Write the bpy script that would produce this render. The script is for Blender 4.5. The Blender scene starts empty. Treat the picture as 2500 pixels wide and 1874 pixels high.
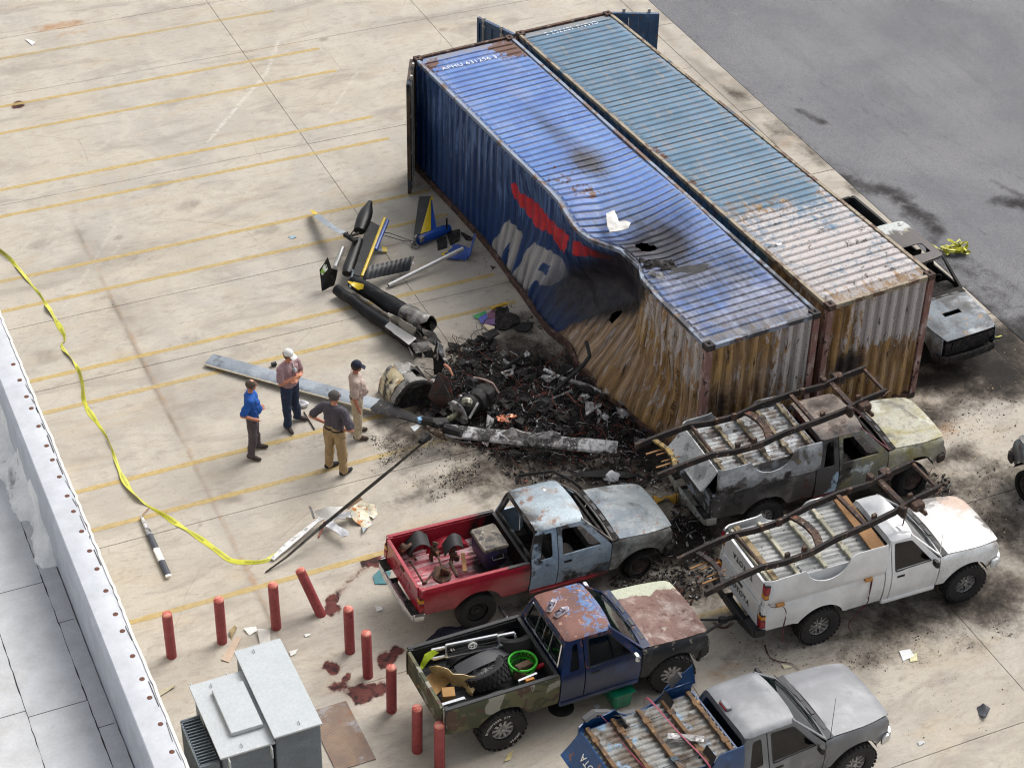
import bpy, bmesh, math, random
import numpy as np
from math import sin, cos, pi, radians, sqrt, atan2
from mathutils import Vector, Matrix, geometry

# ------------------------------------------------------------------ camera, sky, sun, exposure
SC = bpy.context.scene
COL = SC.collection
CAM_F, CAM_H, CAM_P, CAM_R = 4860.0, 23.564, 0.644, 0.024      # focal length in px of the 2500 px wide photograph
_f = Vector((0, cos(CAM_P), -sin(CAM_P))); _r = Vector((1, 0, 0)); _u = Vector((0, sin(CAM_P), cos(CAM_P)))
R_ = cos(CAM_R) * _r + sin(CAM_R) * _u
U_ = -sin(CAM_R) * _r + cos(CAM_R) * _u
cam = bpy.data.objects.new('camera', bpy.data.cameras.new('camera')); COL.objects.link(cam)
cam.matrix_world = Matrix(((R_.x, U_.x, -_f.x, 0), (R_.y, U_.y, -_f.y, 0), (R_.z, U_.z, -_f.z, CAM_H), (0, 0, 0, 1)))
cam.data.sensor_width = 36.0
cam.data.lens = CAM_F / 2500 * 36
cam.data.clip_end = 2000
SC.camera = cam

SUN_EL, SUN_AZ = radians(48), radians(40)       # azimuth from +Y (away from the camera) towards +X
SKY_STRENGTH, SUN_STRENGTH, EXPOSURE = 0.125, 1.4, 0.66
world = bpy.data.worlds.new('World'); SC.world = world; world.use_nodes = True
_nt = world.node_tree; _bg = _nt.nodes['Background']
_sky = _nt.nodes.new('ShaderNodeTexSky'); _sky.sky_type = 'NISHITA'; _sky.sun_disc = False
_sky.sun_elevation = SUN_EL; _sky.sun_rotation = SUN_AZ
_sky.dust_density = 5.0; _sky.air_density = 1.0; _sky.ozone_density = 1.0
_hs = _nt.nodes.new('ShaderNodeHueSaturation'); _hs.inputs['Saturation'].default_value = 0.27   # overcast: grey cloud over the blue
_nt.links.new(_sky.outputs[0], _hs.inputs['Color']); _nt.links.new(_hs.outputs[0], _bg.inputs[0])
_bg.inputs[1].default_value = SKY_STRENGTH
sun = bpy.data.objects.new('sun', bpy.data.lights.new('sun', 'SUN')); COL.objects.link(sun)
sun.data.energy = SUN_STRENGTH; sun.data.angle = radians(38); sun.data.color = (1.0, 0.965, 0.92)
_sd = Vector((sin(SUN_AZ) * cos(SUN_EL), cos(SUN_AZ) * cos(SUN_EL), sin(SUN_EL)))
sun.rotation_euler = _sd.to_track_quat('Z', 'Y').to_euler(); sun.location = (0, 0, 60)
SC.view_settings.view_transform = 'Standard'; SC.view_settings.look = 'None'
SC.view_settings.gamma = 1.0; SC.view_settings.exposure = EXPOSURE; SC.view_settings.use_curve_mapping = False
SC.render.engine = 'CYCLES'
SC.cycles.use_denoising = True; SC.cycles.use_adaptive_sampling = True; SC.cycles.adaptive_threshold = .03
SC.cycles.filter_width = 1.15; SC.cycles.max_bounces = 6; SC.cycles.diffuse_bounces = 3; SC.cycles.transparent_max_bounces = 8

# ------------------------------------------------------------------ places: photograph pixel -> point, site grid
def G(px, py, z=0.0):
    d = _f + R_ * ((px - 1250) / CAM_F) - U_ * ((py - 937) / CAM_F)
    t = (z - CAM_H) / d.z
    return Vector((t * d.x, t * d.y, z))
SITE = radians(24.8)
E1 = Vector((cos(SITE), sin(SITE), 0)); E2 = Vector((-sin(SITE), cos(SITE), 0))
def S(u, v, z=0.0): return E1 * u + E2 * v + Vector((0, 0, z))
def uv_of(p): return p.x * E1.x + p.y * E1.y, p.x * E2.x + p.y * E2.y

# ------------------------------------------------------------------ numpy noise
def _hash(ix, iy, seed):
    n = (ix * 374761393 + iy * 668265263 + seed * 2147483647) & 0xffffffff
    n = ((n ^ (n >> 13)) * 1274126177) & 0xffffffff
    return ((n ^ (n >> 16)) & 0xffff) / 65535.0
def vnoise(x, y, seed=0):
    x = np.asarray(x, float); y = np.asarray(y, float)
    ix = np.floor(x).astype(np.int64); iy = np.floor(y).astype(np.int64)
    fx = x - ix; fy = y - iy; fx = fx * fx * (3 - 2 * fx); fy = fy * fy * (3 - 2 * fy)
    a = _hash(ix, iy, seed); b = _hash(ix + 1, iy, seed); c = _hash(ix, iy + 1, seed); d = _hash(ix + 1, iy + 1, seed)
    return (a * (1 - fx) + b * fx) * (1 - fy) + (c * (1 - fx) + d * fx) * fy
def fbm(x, y, seed=0, o=4):
    s = 0; a = .5
    for i in range(o):
        s = s + a * vnoise(x, y, seed + i * 17); x = x * 2.03 + 7.1; y = y * 2.03 + 3.7; a *= .5
    return s / (1 - .5 ** o)
def sstep(a, b, x):
    t = np.clip((x - a) / (b - a), 0, 1); return t * t * (3 - 2 * t)

# ------------------------------------------------------------------ colours and materials
def lin(h):
    h = h.lstrip('#'); c = [int(h[i:i + 2], 16) / 255 for i in (0, 2, 4)]
    return tuple((x / 12.92 if x <= .04045 else ((x + .055) / 1.055) ** 2.4) for x in c) + (1.0,)
MATS = {}
class NM:
    """small wrapper that builds a node material; values may be numbers, colours or sockets"""
    def __init__(s, name):
        s.m = bpy.data.materials.new(name); s.m.use_nodes = True; s.t = s.m.node_tree
        s.p = s.t.nodes['Principled BSDF']; s.o = s.t.nodes['Material Output']; MATS[name] = s.m
        s._co = None
    def put(s, sock, v):
        if v is None: return
        if isinstance(v, bpy.types.NodeSocket): s.t.links.new(v, sock)
        else:
            if sock.type == 'RGBA' and not hasattr(v, '__len__'): v = (v, v, v, 1)
            if sock.type == 'RGBA' and len(v) == 3: v = tuple(v) + (1,)
            sock.default_value = v
    def co(s):
        if s._co is None: s._co = s.t.nodes.new('ShaderNodeTexCoord').outputs['Object']
        return s._co
    def uv(s): return s.t.nodes.new('ShaderNodeTexCoord').outputs['UV']
    def pos(s): return s.t.nodes.new('ShaderNodeNewGeometry').outputs['Position']
    def attr(s, n):
        a = s.t.nodes.new('ShaderNodeAttribute'); a.attribute_name = n; return a.outputs['Fac']
    def attrc(s, n):
        a = s.t.nodes.new('ShaderNodeAttribute'); a.attribute_name = n; return a.outputs['Color']
    def map(s, v, scale=(1, 1, 1), rot=(0, 0, 0), loc=(0, 0, 0)):
        n = s.t.nodes.new('ShaderNodeMapping'); s.put(n.inputs[0], v)
        n.inputs['Scale'].default_value = scale; n.inputs['Rotation'].default_value = rot; n.inputs['Location'].default_value = loc
        return n.outputs[0]
    def noise(s, scale=5, detail=4, rough=.55, dist=0, v=None, w=0.0):
        n = s.t.nodes.new('ShaderNodeTexNoise'); n.noise_dimensions = '4D' if w else '3D'
        s.put(n.inputs['Vector'], v if v is not None else s.co())
        if w: n.inputs['W'].default_value = w
        n.inputs['Scale'].default_value = scale; n.inputs['Detail'].default_value = min(detail, 4 if scale > 20 else 5)
        n.inputs['Roughness'].default_value = rough; n.inputs['Distortion'].default_value = dist
        return n.outputs['Fac']
    def voro(s, scale=5, v=None, feature='F1', out='Distance'):
        n = s.t.nodes.new('ShaderNodeTexVoronoi'); n.feature = feature
        s.put(n.inputs['Vector'], v if v is not None else s.co()); n.inputs['Scale'].default_value = scale
        return n.outputs[out]
    def math(s, op, a, b=0.0, c=None, clamp=False):
        n = s.t.nodes.new('ShaderNodeMath'); n.operation = op; n.use_clamp = clamp
        s.put(n.inputs[0], a); s.put(n.inputs[1], b)
        if c is not None: s.put(n.inputs[2], c)
        return n.outputs[0]
    def rng(s, v, a, b, c=0.0, d=1.0, smooth=True):
        n = s.t.nodes.new('ShaderNodeMapRange'); n.interpolation_type = 'SMOOTHSTEP' if smooth else 'LINEAR'
        s.put(n.inputs['Value'], v)
        for k, x in zip(('From Min', 'From Max', 'To Min', 'To Max'), (a, b, c, d)): s.put(n.inputs[k], x)
        return n.outputs[0]
    def mix(s, f, a, b, mode='MIX'):
        n = s.t.nodes.new('ShaderNodeMix'); n.data_type = 'RGBA'; n.blend_type = mode
        s.put(n.inputs[0], f); s.put(n.inputs[6], a); s.put(n.inputs[7], b); return n.outputs[2]
    def mixf(s, f, a, b):
        n = s.t.nodes.new('ShaderNodeMix'); n.data_type = 'FLOAT'
        s.put(n.inputs[0], f); s.put(n.inputs[2], a); s.put(n.inputs[3], b); return n.outputs[0]
    def sep(s, v):
        n = s.t.nodes.new('ShaderNodeSeparateXYZ'); s.put(n.inputs[0], v); return n.outputs
    def bump(s, h, strength=.3, dist=.01):
        n = s.t.nodes.new('ShaderNodeBump'); n.inputs['Strength'].default_value = strength; n.inputs['Distance'].default_value = dist
        s.put(n.inputs['Height'], h); return n.outputs[0]
    def out(s, color=None, rough=None, metal=None, normal=None, alpha=None, spec=None, **kw):
        s.put(s.p.inputs['Base Color'], color); s.put(s.p.inputs['Roughness'], rough); s.put(s.p.inputs['Metallic'], metal)
        s.put(s.p.inputs['Normal'], normal); s.put(s.p.inputs['Alpha'], alpha); s.put(s.p.inputs['Specular IOR Level'], spec)
        for k, v in kw.items(): s.put(s.p.inputs[k.replace('_', ' ')], v)
        return s.m

def wear(name, base, layers=(), rough=.55, metal=0.0, bump=.15, bscale=60, spec=None, coat=None, var=.12, grain=1.0):
    """base colour + layers of (colour, dict(scale,lo,hi,detail,dist,stretch,axis=(i,a,b,gain),rough,seed))"""
    m = NM(name); c = lin(base) if isinstance(base, str) else base
    nv = m.noise(3.0, 5, .6)
    f = m.rng(nv, .3, .7, 1 - var, 1 + var, smooth=False)
    col = m.mix(1.0, c, f, 'MULTIPLY'); rg = rough; fine = m.rng(m.noise(26, 4, .7), .32, .68, 1 - .2 * grain, 1 + .16 * grain, smooth=False)
    for i, (lc, d) in enumerate(layers):
        v = m.co()
        if 'stretch' in d or 'seed' in d:
            v = m.map(v, d.get('stretch', (1, 1, 1)), loc=(d.get('seed', 0) * 3.1, d.get('seed', 0) * 1.7, 0))
        n = m.noise(d.get('scale', 3), d.get('detail', 6), d.get('nr', .6), d.get('dist', .3), v)
        if 'axis' in d:
            ai, a, b, gain = d['axis']
            n = m.math('ADD', n, m.rng(m.sep(m.co())[ai], a, b, -gain, gain))
        if 'axis2' in d:
            ai, a, b, gain = d['axis2']
            n = m.math('ADD', n, m.rng(m.sep(m.co())[ai], a, b, -gain, gain))
        k = m.rng(n, d.get('lo', .5), d.get('hi', .6), 0, d.get('amt', 1.0))
        lc = lin(lc) if isinstance(lc, str) else lc
        col = m.mix(k, col, lc)
        if 'rough' in d: rg = m.mixf(k, rg, d['rough'])
    col = m.mix(1.0 if layers else .5, col, fine, 'MULTIPLY')
    nb = m.noise(bscale, 3, .6)
    m.out(col, rg, metal, m.bump(nb, bump, .004) if bump else None, spec=spec)
    if coat: m.p.inputs['Coat Weight'].default_value = coat; m.p.inputs['Coat Roughness'].default_value = .12
    return m.m
def plain(name, c, rough=.5, metal=0.0, **kw):
    return wear(name, c, (), rough, metal, kw.pop('bump', .08), kw.pop('bscale', 40), var=kw.pop('var', .1), **kw)

# ------------------------------------------------------------------ meshes and objects
def tag(o, label=None, cat=None, group=None, kind=None):
    if label: o['label'] = label
    if cat: o['category'] = cat
    if group: o['group'] = group
    if kind: o['kind'] = kind
    return o
def empty(name, loc=(0, 0, 0), rz=0.0, label=None, cat=None, group=None):
    o = bpy.data.objects.new(name, None); COL.objects.link(o); o.location = loc; o.rotation_euler = (0, 0, rz)
    o.empty_display_size = .2
    return tag(o, label, cat, group)
def link(name, me, mat=None, parent=None, loc=None, rot=None):
    o = bpy.data.objects.new(name, me); COL.objects.link(o)
    if mat is not None:
        for mm in (mat if isinstance(mat, (list, tuple)) else [mat]): me.materials.append(mm if not isinstance(mm, str) else MATS[mm])
    if parent: o.parent = parent
    if loc is not None: o.location = loc
    if rot is not None: o.rotation_euler = rot
    return o
def mesh(name, V, F, smooth=35, uv=None, attrs=None, mi=None):
    me = bpy.data.meshes.new(name)
    me.from_pydata([tuple(v) for v in V] if not isinstance(V, np.ndarray) else V.tolist(), [], F)
    if smooth:
        me.shade_smooth()
        if smooth < 180: me.set_sharp_from_angle(angle=radians(smooth))
    if uv is not None:
        l = me.uv_layers.new(name='UVMap'); idx = np.empty(len(me.loops), np.int32); me.loops.foreach_get('vertex_index', idx)
        l.data.foreach_set('uv', np.asarray(uv, np.float32)[idx].ravel())
    for k, a in (attrs or {}).items():
        a = np.asarray(a, np.float32)
        if a.ndim == 1: at = me.attributes.new(k, 'FLOAT', 'POINT'); at.data.foreach_set('value', a)
        else: at = me.attributes.new(k, 'FLOAT_COLOR', 'POINT'); at.data.foreach_set('color', a.ravel())
    if mi is not None: me.polygons.foreach_set('material_index', mi)
    me.update(); return me

class MB:
    """mesh builder: collects boxes, tubes, lathes and sheets, builds one mesh object"""
    def __init__(s): s.v = []; s.f = []; s.m = []; s.mi = 0
    def add(s, V, F):
        o = len(s.v); s.v += [Vector(v) for v in V]
        for f in F: s.f.append(tuple(i + o for i in f)); s.m.append(s.mi)
        return s
    def box(s, c, size, M=None, bev=0.0, taper=None):
        hx, hy, hz = (x / 2 for x in size); c = Vector(c)
        if bev <= 0:
            V = [Vector((sx * hx, sy * hy, sz * hz)) for sz in (-1, 1) for sy in (-1, 1) for sx in (-1, 1)]
            F = [(0, 2, 3, 1), (4, 5, 7, 6), (0, 1, 5, 4), (2, 6, 7, 3), (0, 4, 6, 2), (1, 3, 7, 5)]
        else:
            b = min(bev, hx * .95, hy * .95, hz * .95); V = []; F = []
            ring = lambda x, y, z: [Vector(p) for p in ((x - b, -y, z), (x, -y + b, z), (x, y - b, z), (x - b, y, z), (-x + b, y, z), (-x, y - b, z), (-x, -y + b, z), (-x + b, -y, z))]
            V += ring(hx - b * .6, hy - b * .6, -hz) + ring(hx, hy, -hz + b) + ring(hx, hy, hz - b) + ring(hx - b * .6, hy - b * .6, hz)
            F = [tuple(range(7, -1, -1)), tuple(range(24, 32))]
            for r in range(3):
                for i in range(8):
                    j = (i + 1) % 8; F.append((r * 8 + i, r * 8 + j, r * 8 + 8 + j, r * 8 + 8 + i))
        if taper:
            for v in V:
                k = (v.z + hz) / (2 * hz); v.x *= 1 + (taper[0] - 1) * k; v.y *= 1 + (taper[1] - 1) * k
        if M is not None: V = [M @ v for v in V]
        return s.add([v + c for v in V], F)
    def bar(s, a, b, w, h, up=(0, 0, 1), bev=0.0):
        a = Vector(a); b = Vector(b); d = b - a; L = d.length
        if L < 1e-6: return s
        x = d / L; z = Vector(up); y = z.cross(x)
        if y.length < 1e-4: y = Vector((0, 1, 0)).cross(x)
        y.normalize(); z = x.cross(y)
        M = Matrix((x, y, z)).transposed()
        return s.box((a + b) / 2, (L, w, h), M, bev)
    def tube(s, path, r, n=8, cap=True, flat=1.0):
        P = [Vector(p) for p in path]; k = len(P); rs = r if hasattr(r, '__len__') else [r] * k
        V = []; up = Vector((0, 0, 1)); prev = None
        for i in range(k):
            t = (P[min(i + 1, k - 1)] - P[max(i - 1, 0)])
            t = t.normalized() if t.length > 1e-9 else Vector((0, 0, 1))
            if prev is None:
                y = up.cross(t); y = y.normalized() if y.length > 1e-3 else Vector((0, 1, 0)).cross(t).normalized()
            else:
                y = (prev - t * prev.dot(t)); y = y.normalized() if y.length > 1e-6 else up.cross(t).normalized()
            prev = y; z = t.cross(y)
            for j in range(n):
                a = 2 * pi * j / n; V.append(P[i] + y * (cos(a) * rs[i]) + z * (sin(a) * rs[i] * flat))
        F = [(i * n + j, i * n + (j + 1) % n, (i + 1) * n + (j + 1) % n, (i + 1) * n + j) for i in range(k - 1) for j in range(n)]
        if cap: F += [tuple(range(n - 1, -1, -1)), tuple(range((k - 1) * n, k * n))]
        return s.add(V, F)
    def cyl(s, a, b, r, r2=None, n=12, cap=True): return s.tube([a, b], [r, r if r2 is None else r2], n, cap)
    def lathe(s, prof, n=24, M=None, closed=False):
        """prof: (radius, axial) turned about local Y"""
        k = len(prof); V = []
        for r, a in prof:
            for j in range(n):
                t = 2 * pi * j / n; V.append(Vector((cos(t) * r, a, sin(t) * r)))
        if M is not None: V = [M @ v for v in V]
        F = [(i * n + j, (i + 1) * n + j, (i + 1) * n + (j + 1) % n, i * n + (j + 1) % n) for i in range(k - 1) for j in range(n)]
        if closed: F += [((k - 1) * n + j, j, (j + 1) % n, (k - 1) * n + (j + 1) % n) for j in range(n)]
        return s.add(V, F)
    def grid(s, fn, nu, nv):
        V = [fn(i / nu, j / nv) for i in range(nu + 1) for j in range(nv + 1)]
        F = [(i * (nv + 1) + j, (i + 1) * (nv + 1) + j, (i + 1) * (nv + 1) + j + 1, i * (nv + 1) + j + 1) for i in range(nu) for j in range(nv)]
        return s.add(V, F)
    def solid(s, V, F, t, nrm=None):
        """thin shell from an open sheet: offset copy + rim"""
        me = bmesh.new(); bv = [me.verts.new(v) for v in V]
        for f in F:
            try: me.faces.new([bv[i] for i in f])
            except ValueError: pass
        me.normal_update()
        n = len(V); off = [v.co - (Vector(nrm) if nrm else v.normal) * t for v in bv]
        edges = {}
        for f in F:
            for a, b in zip(f, f[1:] + f[:1]): edges[(a, b)] = edges.get((a, b), 0) + 1
        rim = [(a, b) for (a, b) in edges if (b, a) not in edges]
        me.free()
        return s.add(list(V) + off, list(F) + [tuple(i + n for i in reversed(f)) for f in F] + [(b, a, a + n, b + n) for a, b in rim])
    def xf(s, M):
        s.v = [M @ v for v in s.v]; return s
    def build(s, name, mat, parent=None, smooth=35, loc=None, rot=None):
        me = mesh(name, s.v, s.f, smooth)
        if any(s.m): me.polygons.foreach_set('material_index', s.m)
        return link(name, me, mat, parent, loc, rot)

def inside(pt, poly):
    x, y = pt; c = False; n = len(poly)
    for i in range(n):
        x1, y1 = poly[i]; x2, y2 = poly[i - 1]
        if (y1 > y) != (y2 > y) and x < (x2 - x1) * (y - y1) / (y2 - y1) + x1: c = not c
    return c
def dens(poly, step):
    out = []
    for i, a in enumerate(poly):
        b = poly[(i + 1) % len(poly)]; L = math.hypot(b[0] - a[0], b[1] - a[1]); n = max(1, int(L / step + .5))
        out += [(a[0] + (b[0] - a[0]) * k / n, a[1] + (b[1] - a[1]) * k / n) for k in range(n)]
    return out
def sheet(outline, holes=(), step=.08):
    """triangulated flat region (2D verts, faces) with interior points"""
    o = dens(outline, step); hs = [dens(h, step) for h in holes]
    pts = []; edges = []
    for lp in [o] + hs:
        b = len(pts); pts += lp; edges += [(b + i, b + (i + 1) % len(lp)) for i in range(len(lp))]
    xs = [p[0] for p in o]; ys = [p[1] for p in o]
    nx = int((max(xs) - min(xs)) / step); ny = int((max(ys) - min(ys)) / step)
    bnd = np.array(pts)
    for i in range(1, nx + 1):
        for j in range(1, ny + 1):
            p = (min(xs) + (i - .5 + .01 * (j % 3)) * (max(xs) - min(xs)) / max(nx, 1), min(ys) + (j - .5) * (max(ys) - min(ys)) / max(ny, 1))
            if inside(p, o) and not any(inside(p, h) for h in hs) and np.min(np.hypot(bnd[:, 0] - p[0], bnd[:, 1] - p[1])) > step * .45: pts.append(p)
    v, e, f, *_ = geometry.delaunay_2d_cdt([Vector(p) for p in pts], edges, [], 0, 1e-6)
    V = [tuple(p) for p in v]; F = []
    for t in f:
        c = (sum(V[i][0] for i in t) / len(t), sum(V[i][1] for i in t) / len(t))
        if inside(c, o) and not any(inside(c, h) for h in hs): F.append(tuple(t))
    return V, F
def panel(mb, outline, fmap, holes=(), t=.02, step=.08, flip=False):
    V, F = sheet(outline, holes, step)
    P = [Vector(fmap(*p)) for p in V]
    if flip: F = [tuple(reversed(f)) for f in F]
    return mb.solid(P, F, t)
def rrect(x0, y0, x1, y1, r, n=3):
    out = []
    for cx, cy, a0 in ((x1 - r, y0 + r, -90), (x1 - r, y1 - r, 0), (x0 + r, y1 - r, 90), (x0 + r, y0 + r, 180)):
        for k in range(n + 1):
            a = radians(a0 + 90 * k / n); out.append((cx + r * cos(a), cy + r * sin(a)))
    return out
def rpoly(pts, r=.03, n=3):
    """polygon with rounded corners"""
    out = []; k = len(pts)
    for i in range(k):
        p = Vector(pts[i]); a = Vector(pts[i - 1]) - p; b = Vector(pts[(i + 1) % k]) - p
        rr = min(r, a.length * .45, b.length * .45); s = p + a.normalized() * rr; e = p + b.normalized() * rr
        for j in range(n + 1):
            t = j / n; q = s * (1 - t) ** 2 + p * (2 * t * (1 - t)) + e * t * t; out.append((q.x, q.y))
    return out
def text_mesh(txt, size, depth=.004, spacing=1.0):
    cu = bpy.data.curves.new('lettering', 'FONT'); cu.body = txt; cu.size = size; cu.extrude = depth / 2
    cu.align_x = 'CENTER'; cu.align_y = 'CENTER'; cu.space_character = spacing; cu.resolution_u = 3
    o = bpy.data.objects.new('lettering', cu); COL.objects.link(o)
    dg = bpy.context.evaluated_depsgraph_get(); me = bpy.data.meshes.new_from_object(o.evaluated_get(dg))
    COL.objects.unlink(o); bpy.data.objects.remove(o); bpy.data.curves.remove(cu)
    me.materials.clear()
    return me
def crumple(mb, amp, scale=8, seed=0):
    from mathutils import noise as mn
    for v in mb.v:
        d = mn.noise_vector(v * scale + Vector((seed * 5.3, seed * 2.1, 0))); v += d * amp
    return mb
RND = random.Random(7)
# ================================================================== ground, road, paint, building
_NZ = {}
def nz_fields(x, y):
    k = (x.size, float(x.flat[0]), float(y.flat[0]), float(x.flat[-1]))
    if k not in _NZ:
        _NZ.clear()
        A = [fbm(x * 1.7 + q * 31.7, y * 1.7 - q * 13.1, 3 + q) * 2 - 1 for q in range(3)]; B = [fbm(x * 6 + q * 11, y * 6, 5 + q, 3) * 2 - 1 for q in range(2)]
        _NZ[k] = (A, B, (x.min(), x.max(), y.min(), y.max()))
    return _NZ[k]
def blob(x, y, px, py, rx, ry=None, ang=0.0, s=1.0, soft=.6, seed=0, nz=.35):
    ry = ry or rx; p = G(px, py); A, B, bb = nz_fields(x, y); r = max(rx, ry) * 2.2 + .1
    if p.x + r < bb[0] or p.x - r > bb[1] or p.y + r < bb[2] or p.y - r > bb[3]: return 0.0
    dx = x - p.x; dy = y - p.y; a = SITE + radians(ang)
    a1 = (dx * cos(a) + dy * sin(a)) / rx; a2 = (-dx * sin(a) + dy * cos(a)) / ry
    i = int(seed * 7) % 3
    d = np.sqrt(a1 * a1 + a2 * a2) + nz * A[i] + nz * .5 * B[i % 2]
    return s * sstep(1.0 + soft * .5, 1.0 - soft, d)
def stroke(x, y, pts, w, s=1.0, soft=.7, nz=.3, seed=0):
    P = [G(*p) for p in pts]; A, B, bb = nz_fields(x, y); r = w * 2 + .1
    if max(p.x for p in P) + r < bb[0] or min(p.x for p in P) - r > bb[1] or max(p.y for p in P) + r < bb[2] or min(p.y for p in P) - r > bb[3]: return 0.0
    D = np.full(x.shape, 1e9)
    for a, b in zip(P, P[1:]):
        d = b - a; L2 = d.x * d.x + d.y * d.y
        t = np.clip(((x - a.x) * d.x + (y - a.y) * d.y) / L2, 0, 1)
        D = np.minimum(D, np.hypot(x - a.x - t * d.x, y - a.y - t * d.y))
    D = D / w + nz * A[int(seed) % 3] + nz * .6 * B[int(seed) % 2]
    return s * sstep(1 + soft * .5, 1 - soft, D)
SOOT = [(1700, 1180, 3.2, 1.3, 0, .62), (1560, 1300, 1.5, .8, 0, .6), (1850, 1420, 2.0, .9, 0, .5), (2300, 1250, 2.4, 1.4, 0, .46), (2200, 1560, 3.4, 1.0, 0, .36), (2420, 1450, 1.6, 1.2, 0, .46), (2250, 1010, 1.5, .5, 0, .6), (2440, 1160, 1.2, 1.2, 0, .45), (1600, 1560, 1.8, .6, 0, .3), (2430, 860, 1.2, 1.6, -60, .95), (2330, 870, 1.0, .8, -60, .95), (1330, 1130, 2.2, .9, 0, .75), (1420, 880, 1.0, .8, -62, .95), (1560, 1020, 1.4, .8, -62, 1.0), (1400, 1000, 3.3, 1.7, -20, 1.0), (1180, 930, 1.6, 1.1, 0, .85), (1250, 830, 1.2, .75, -10, .6), (1330, 800, .9, .45, -40, .55), (1610, 1070, 2.1, 1.1, 0, 1.0),
        (1480, 1155, 2.3, .7, 0, .85), (1660, 1310, 1.5, .9, 0, .95), (1700, 1440, 1.1, .6, 10, .8), (1580, 1440, 1.3, .45, 0, .75),
        (1400, 1450, 1.6, .35, 0, .75), (2245, 1200, 1.0, .5, 0, .85), (2390, 890, 2.2, .9, -30, 1.0), (2470, 930, 1.5, .9, -30, .9), (2200, 1060, 1.2, .4, 0, .5), (1150, 1000, 1.6, .9, 0, .9), (1300, 870, 1.6, .9, -50, .8), (1480, 960, 1.8, 1.1, -50, 1.0), (1780, 1130, 1.5, .8, 0, .9), (1950, 1180, 2.0, .8, 0, .9), (1720, 1520, 1.0, .35, 10, .55), (2380, 1330, .9, .5, 0, .6), (2290, 930, 1.0, .5, 0, .9),
        (2445, 1290, .8, 1.1, 0, .8), (2330, 1105, .9, .22, 10, .5), (2080, 1230, 2.2, .8, 0, .85), (1900, 1330, 2.2, .8, 0, .75), (2310, 1180, .7, .35, 0, .6),
        (2150, 1540, 1.1, .35, 0, .35), (2260, 1500, 1.2, .35, 0, .3), (2090, 1490, 2.2, .6, 0, .4), (1000, 1080, .9, .35, 10, .4), (1090, 1180, 1.4, .32, 10, .4), (930, 1140, .6, .3, 0, .25),
        (1180, 1080, 1.6, .55, 5, .6), (720, 1085, .7, .45, 0, .3), (460, 830, .55, .4, 0, .28), (250, 640, 1.7, .3, -3, .26), (290, 720, .8, .25, 0, .25),
        (1160, 610, .9, .4, -20, .35), (1205, 560, 1.2, .3, -60, .3), (1070, 470, .9, .25, -62, .5), (890, 590, .5, .3, 0, .2), (1280, 770, .6, .3, 0, .3),
        (1010, 560, .45, .3, 0, .25), (1250, 690, .35, .25, 0, .4), (2420, 1450, 1.0, .5, 0, .4), (2130, 1600, .7, .25, 0, .25), (1830, 1590, .7, .2, 0, .25), (1340, 1760, 1.1, .3, 0, .2),
        (1900, 300, .5, .25, -60, .4), (2440, 960, 1.0, .3, -20, .45)]
ROADSOOT = [([(1640, 80), (1800, 260), (2050, 430)], .8, .42), ([(2280, 640), (2400, 740), (2500, 830)], 1.3, .7), ([(1620, 60), (1720, 190), (1800, 260)], .35, .75), ([(1870, 330), (2010, 420)], .45, .7), ([(1950, 270), (2010, 300)], .2, .8), ([(2060, 440), (2180, 470), (2290, 560)], .35, .9),
            ([(2220, 640), (2330, 720), (2500, 860)], .6, .8), ([(2350, 700), (2440, 790), (2500, 800)], .7, .85), ([(2330, 620), (2400, 650), (2500, 720)], .25, .6), ([(2290, 560), (2270, 630)], .2, .6),
            ([(2440, 490), (2500, 500)], .35, .85), ([(2420, 440), (2500, 480)], .15, .6), ([(1990, 170), (2300, 330), (2500, 440)], .05, .45), ([(2000, 200), (2300, 380)], .06, .45), ([(1900, 210), (2060, 300)], .05, .5),
            ([(1700, 20), (2200, 300)], .9, .12), ([(2180, 520), (2420, 590)], .05, .4), ([(2170, 490), (2360, 540), (2480, 620)], .06, .35), ([(2000, 400), (2120, 460)], .5, .45), ([(2480, 800), (2500, 1000)], .9, .9),
            ([(1840, 90), (1990, 190)], .04, .35)]
FLUID = [(814, 1631, .22, .14, 1.0), (848, 1652, .12, .12, 1.0), (832, 1676, .22, .13, .6), (885, 1692, .24, .16, 1.0), (917, 1684, .18, .07, .9), (971, 1587, .16, .1, .95), (946, 1606, .17, .12, .9),
         (810, 1473, .14, .2, .95), (825, 1485, .1, .08, .7), (43, 255, .26, .16, .7), (110, 262, .14, .06, .35), (70, 300, .35, .05, .2), (925, 1372, .3, .1, .8), (840, 1655, .9, .5, .22), (930, 1690, .8, .3, .25), (960, 1600, .6, .3, .2), (930, 1360, .6, .25, .3)]
RUST = [(150, 62, 1.1, .32, .75), (185, 80, .8, .2, .6), (230, 60, .9, .25, .3), (560, 960, .8, .1, .45), (510, 985, 1.0, .05, .4), (950, 600, .3, .12, .45), (1760, 1640, .6, .3, .5), (1810, 1630, .5, .25, .45), (1190, 590, .3, .2, .4), (470, 1130, 1.2, .8, .12), (680, 1450, .5, .12, .3), (740, 1500, .5, .3, .2), (600, 1440, .4, .15, .3), (440, 500, .5, .1, .3), (2290, 1050, 1.2, .45, .5), (2330, 1120, .9, .3, .4), (1300, 700, .6, .4, .3), (2430, 1070, .9, .4, .4), (560, 400, 1.6, .3, .15), (700, 300, 2.5, .5, .1), (1080, 640, 1.0, .3, .25)]
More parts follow.
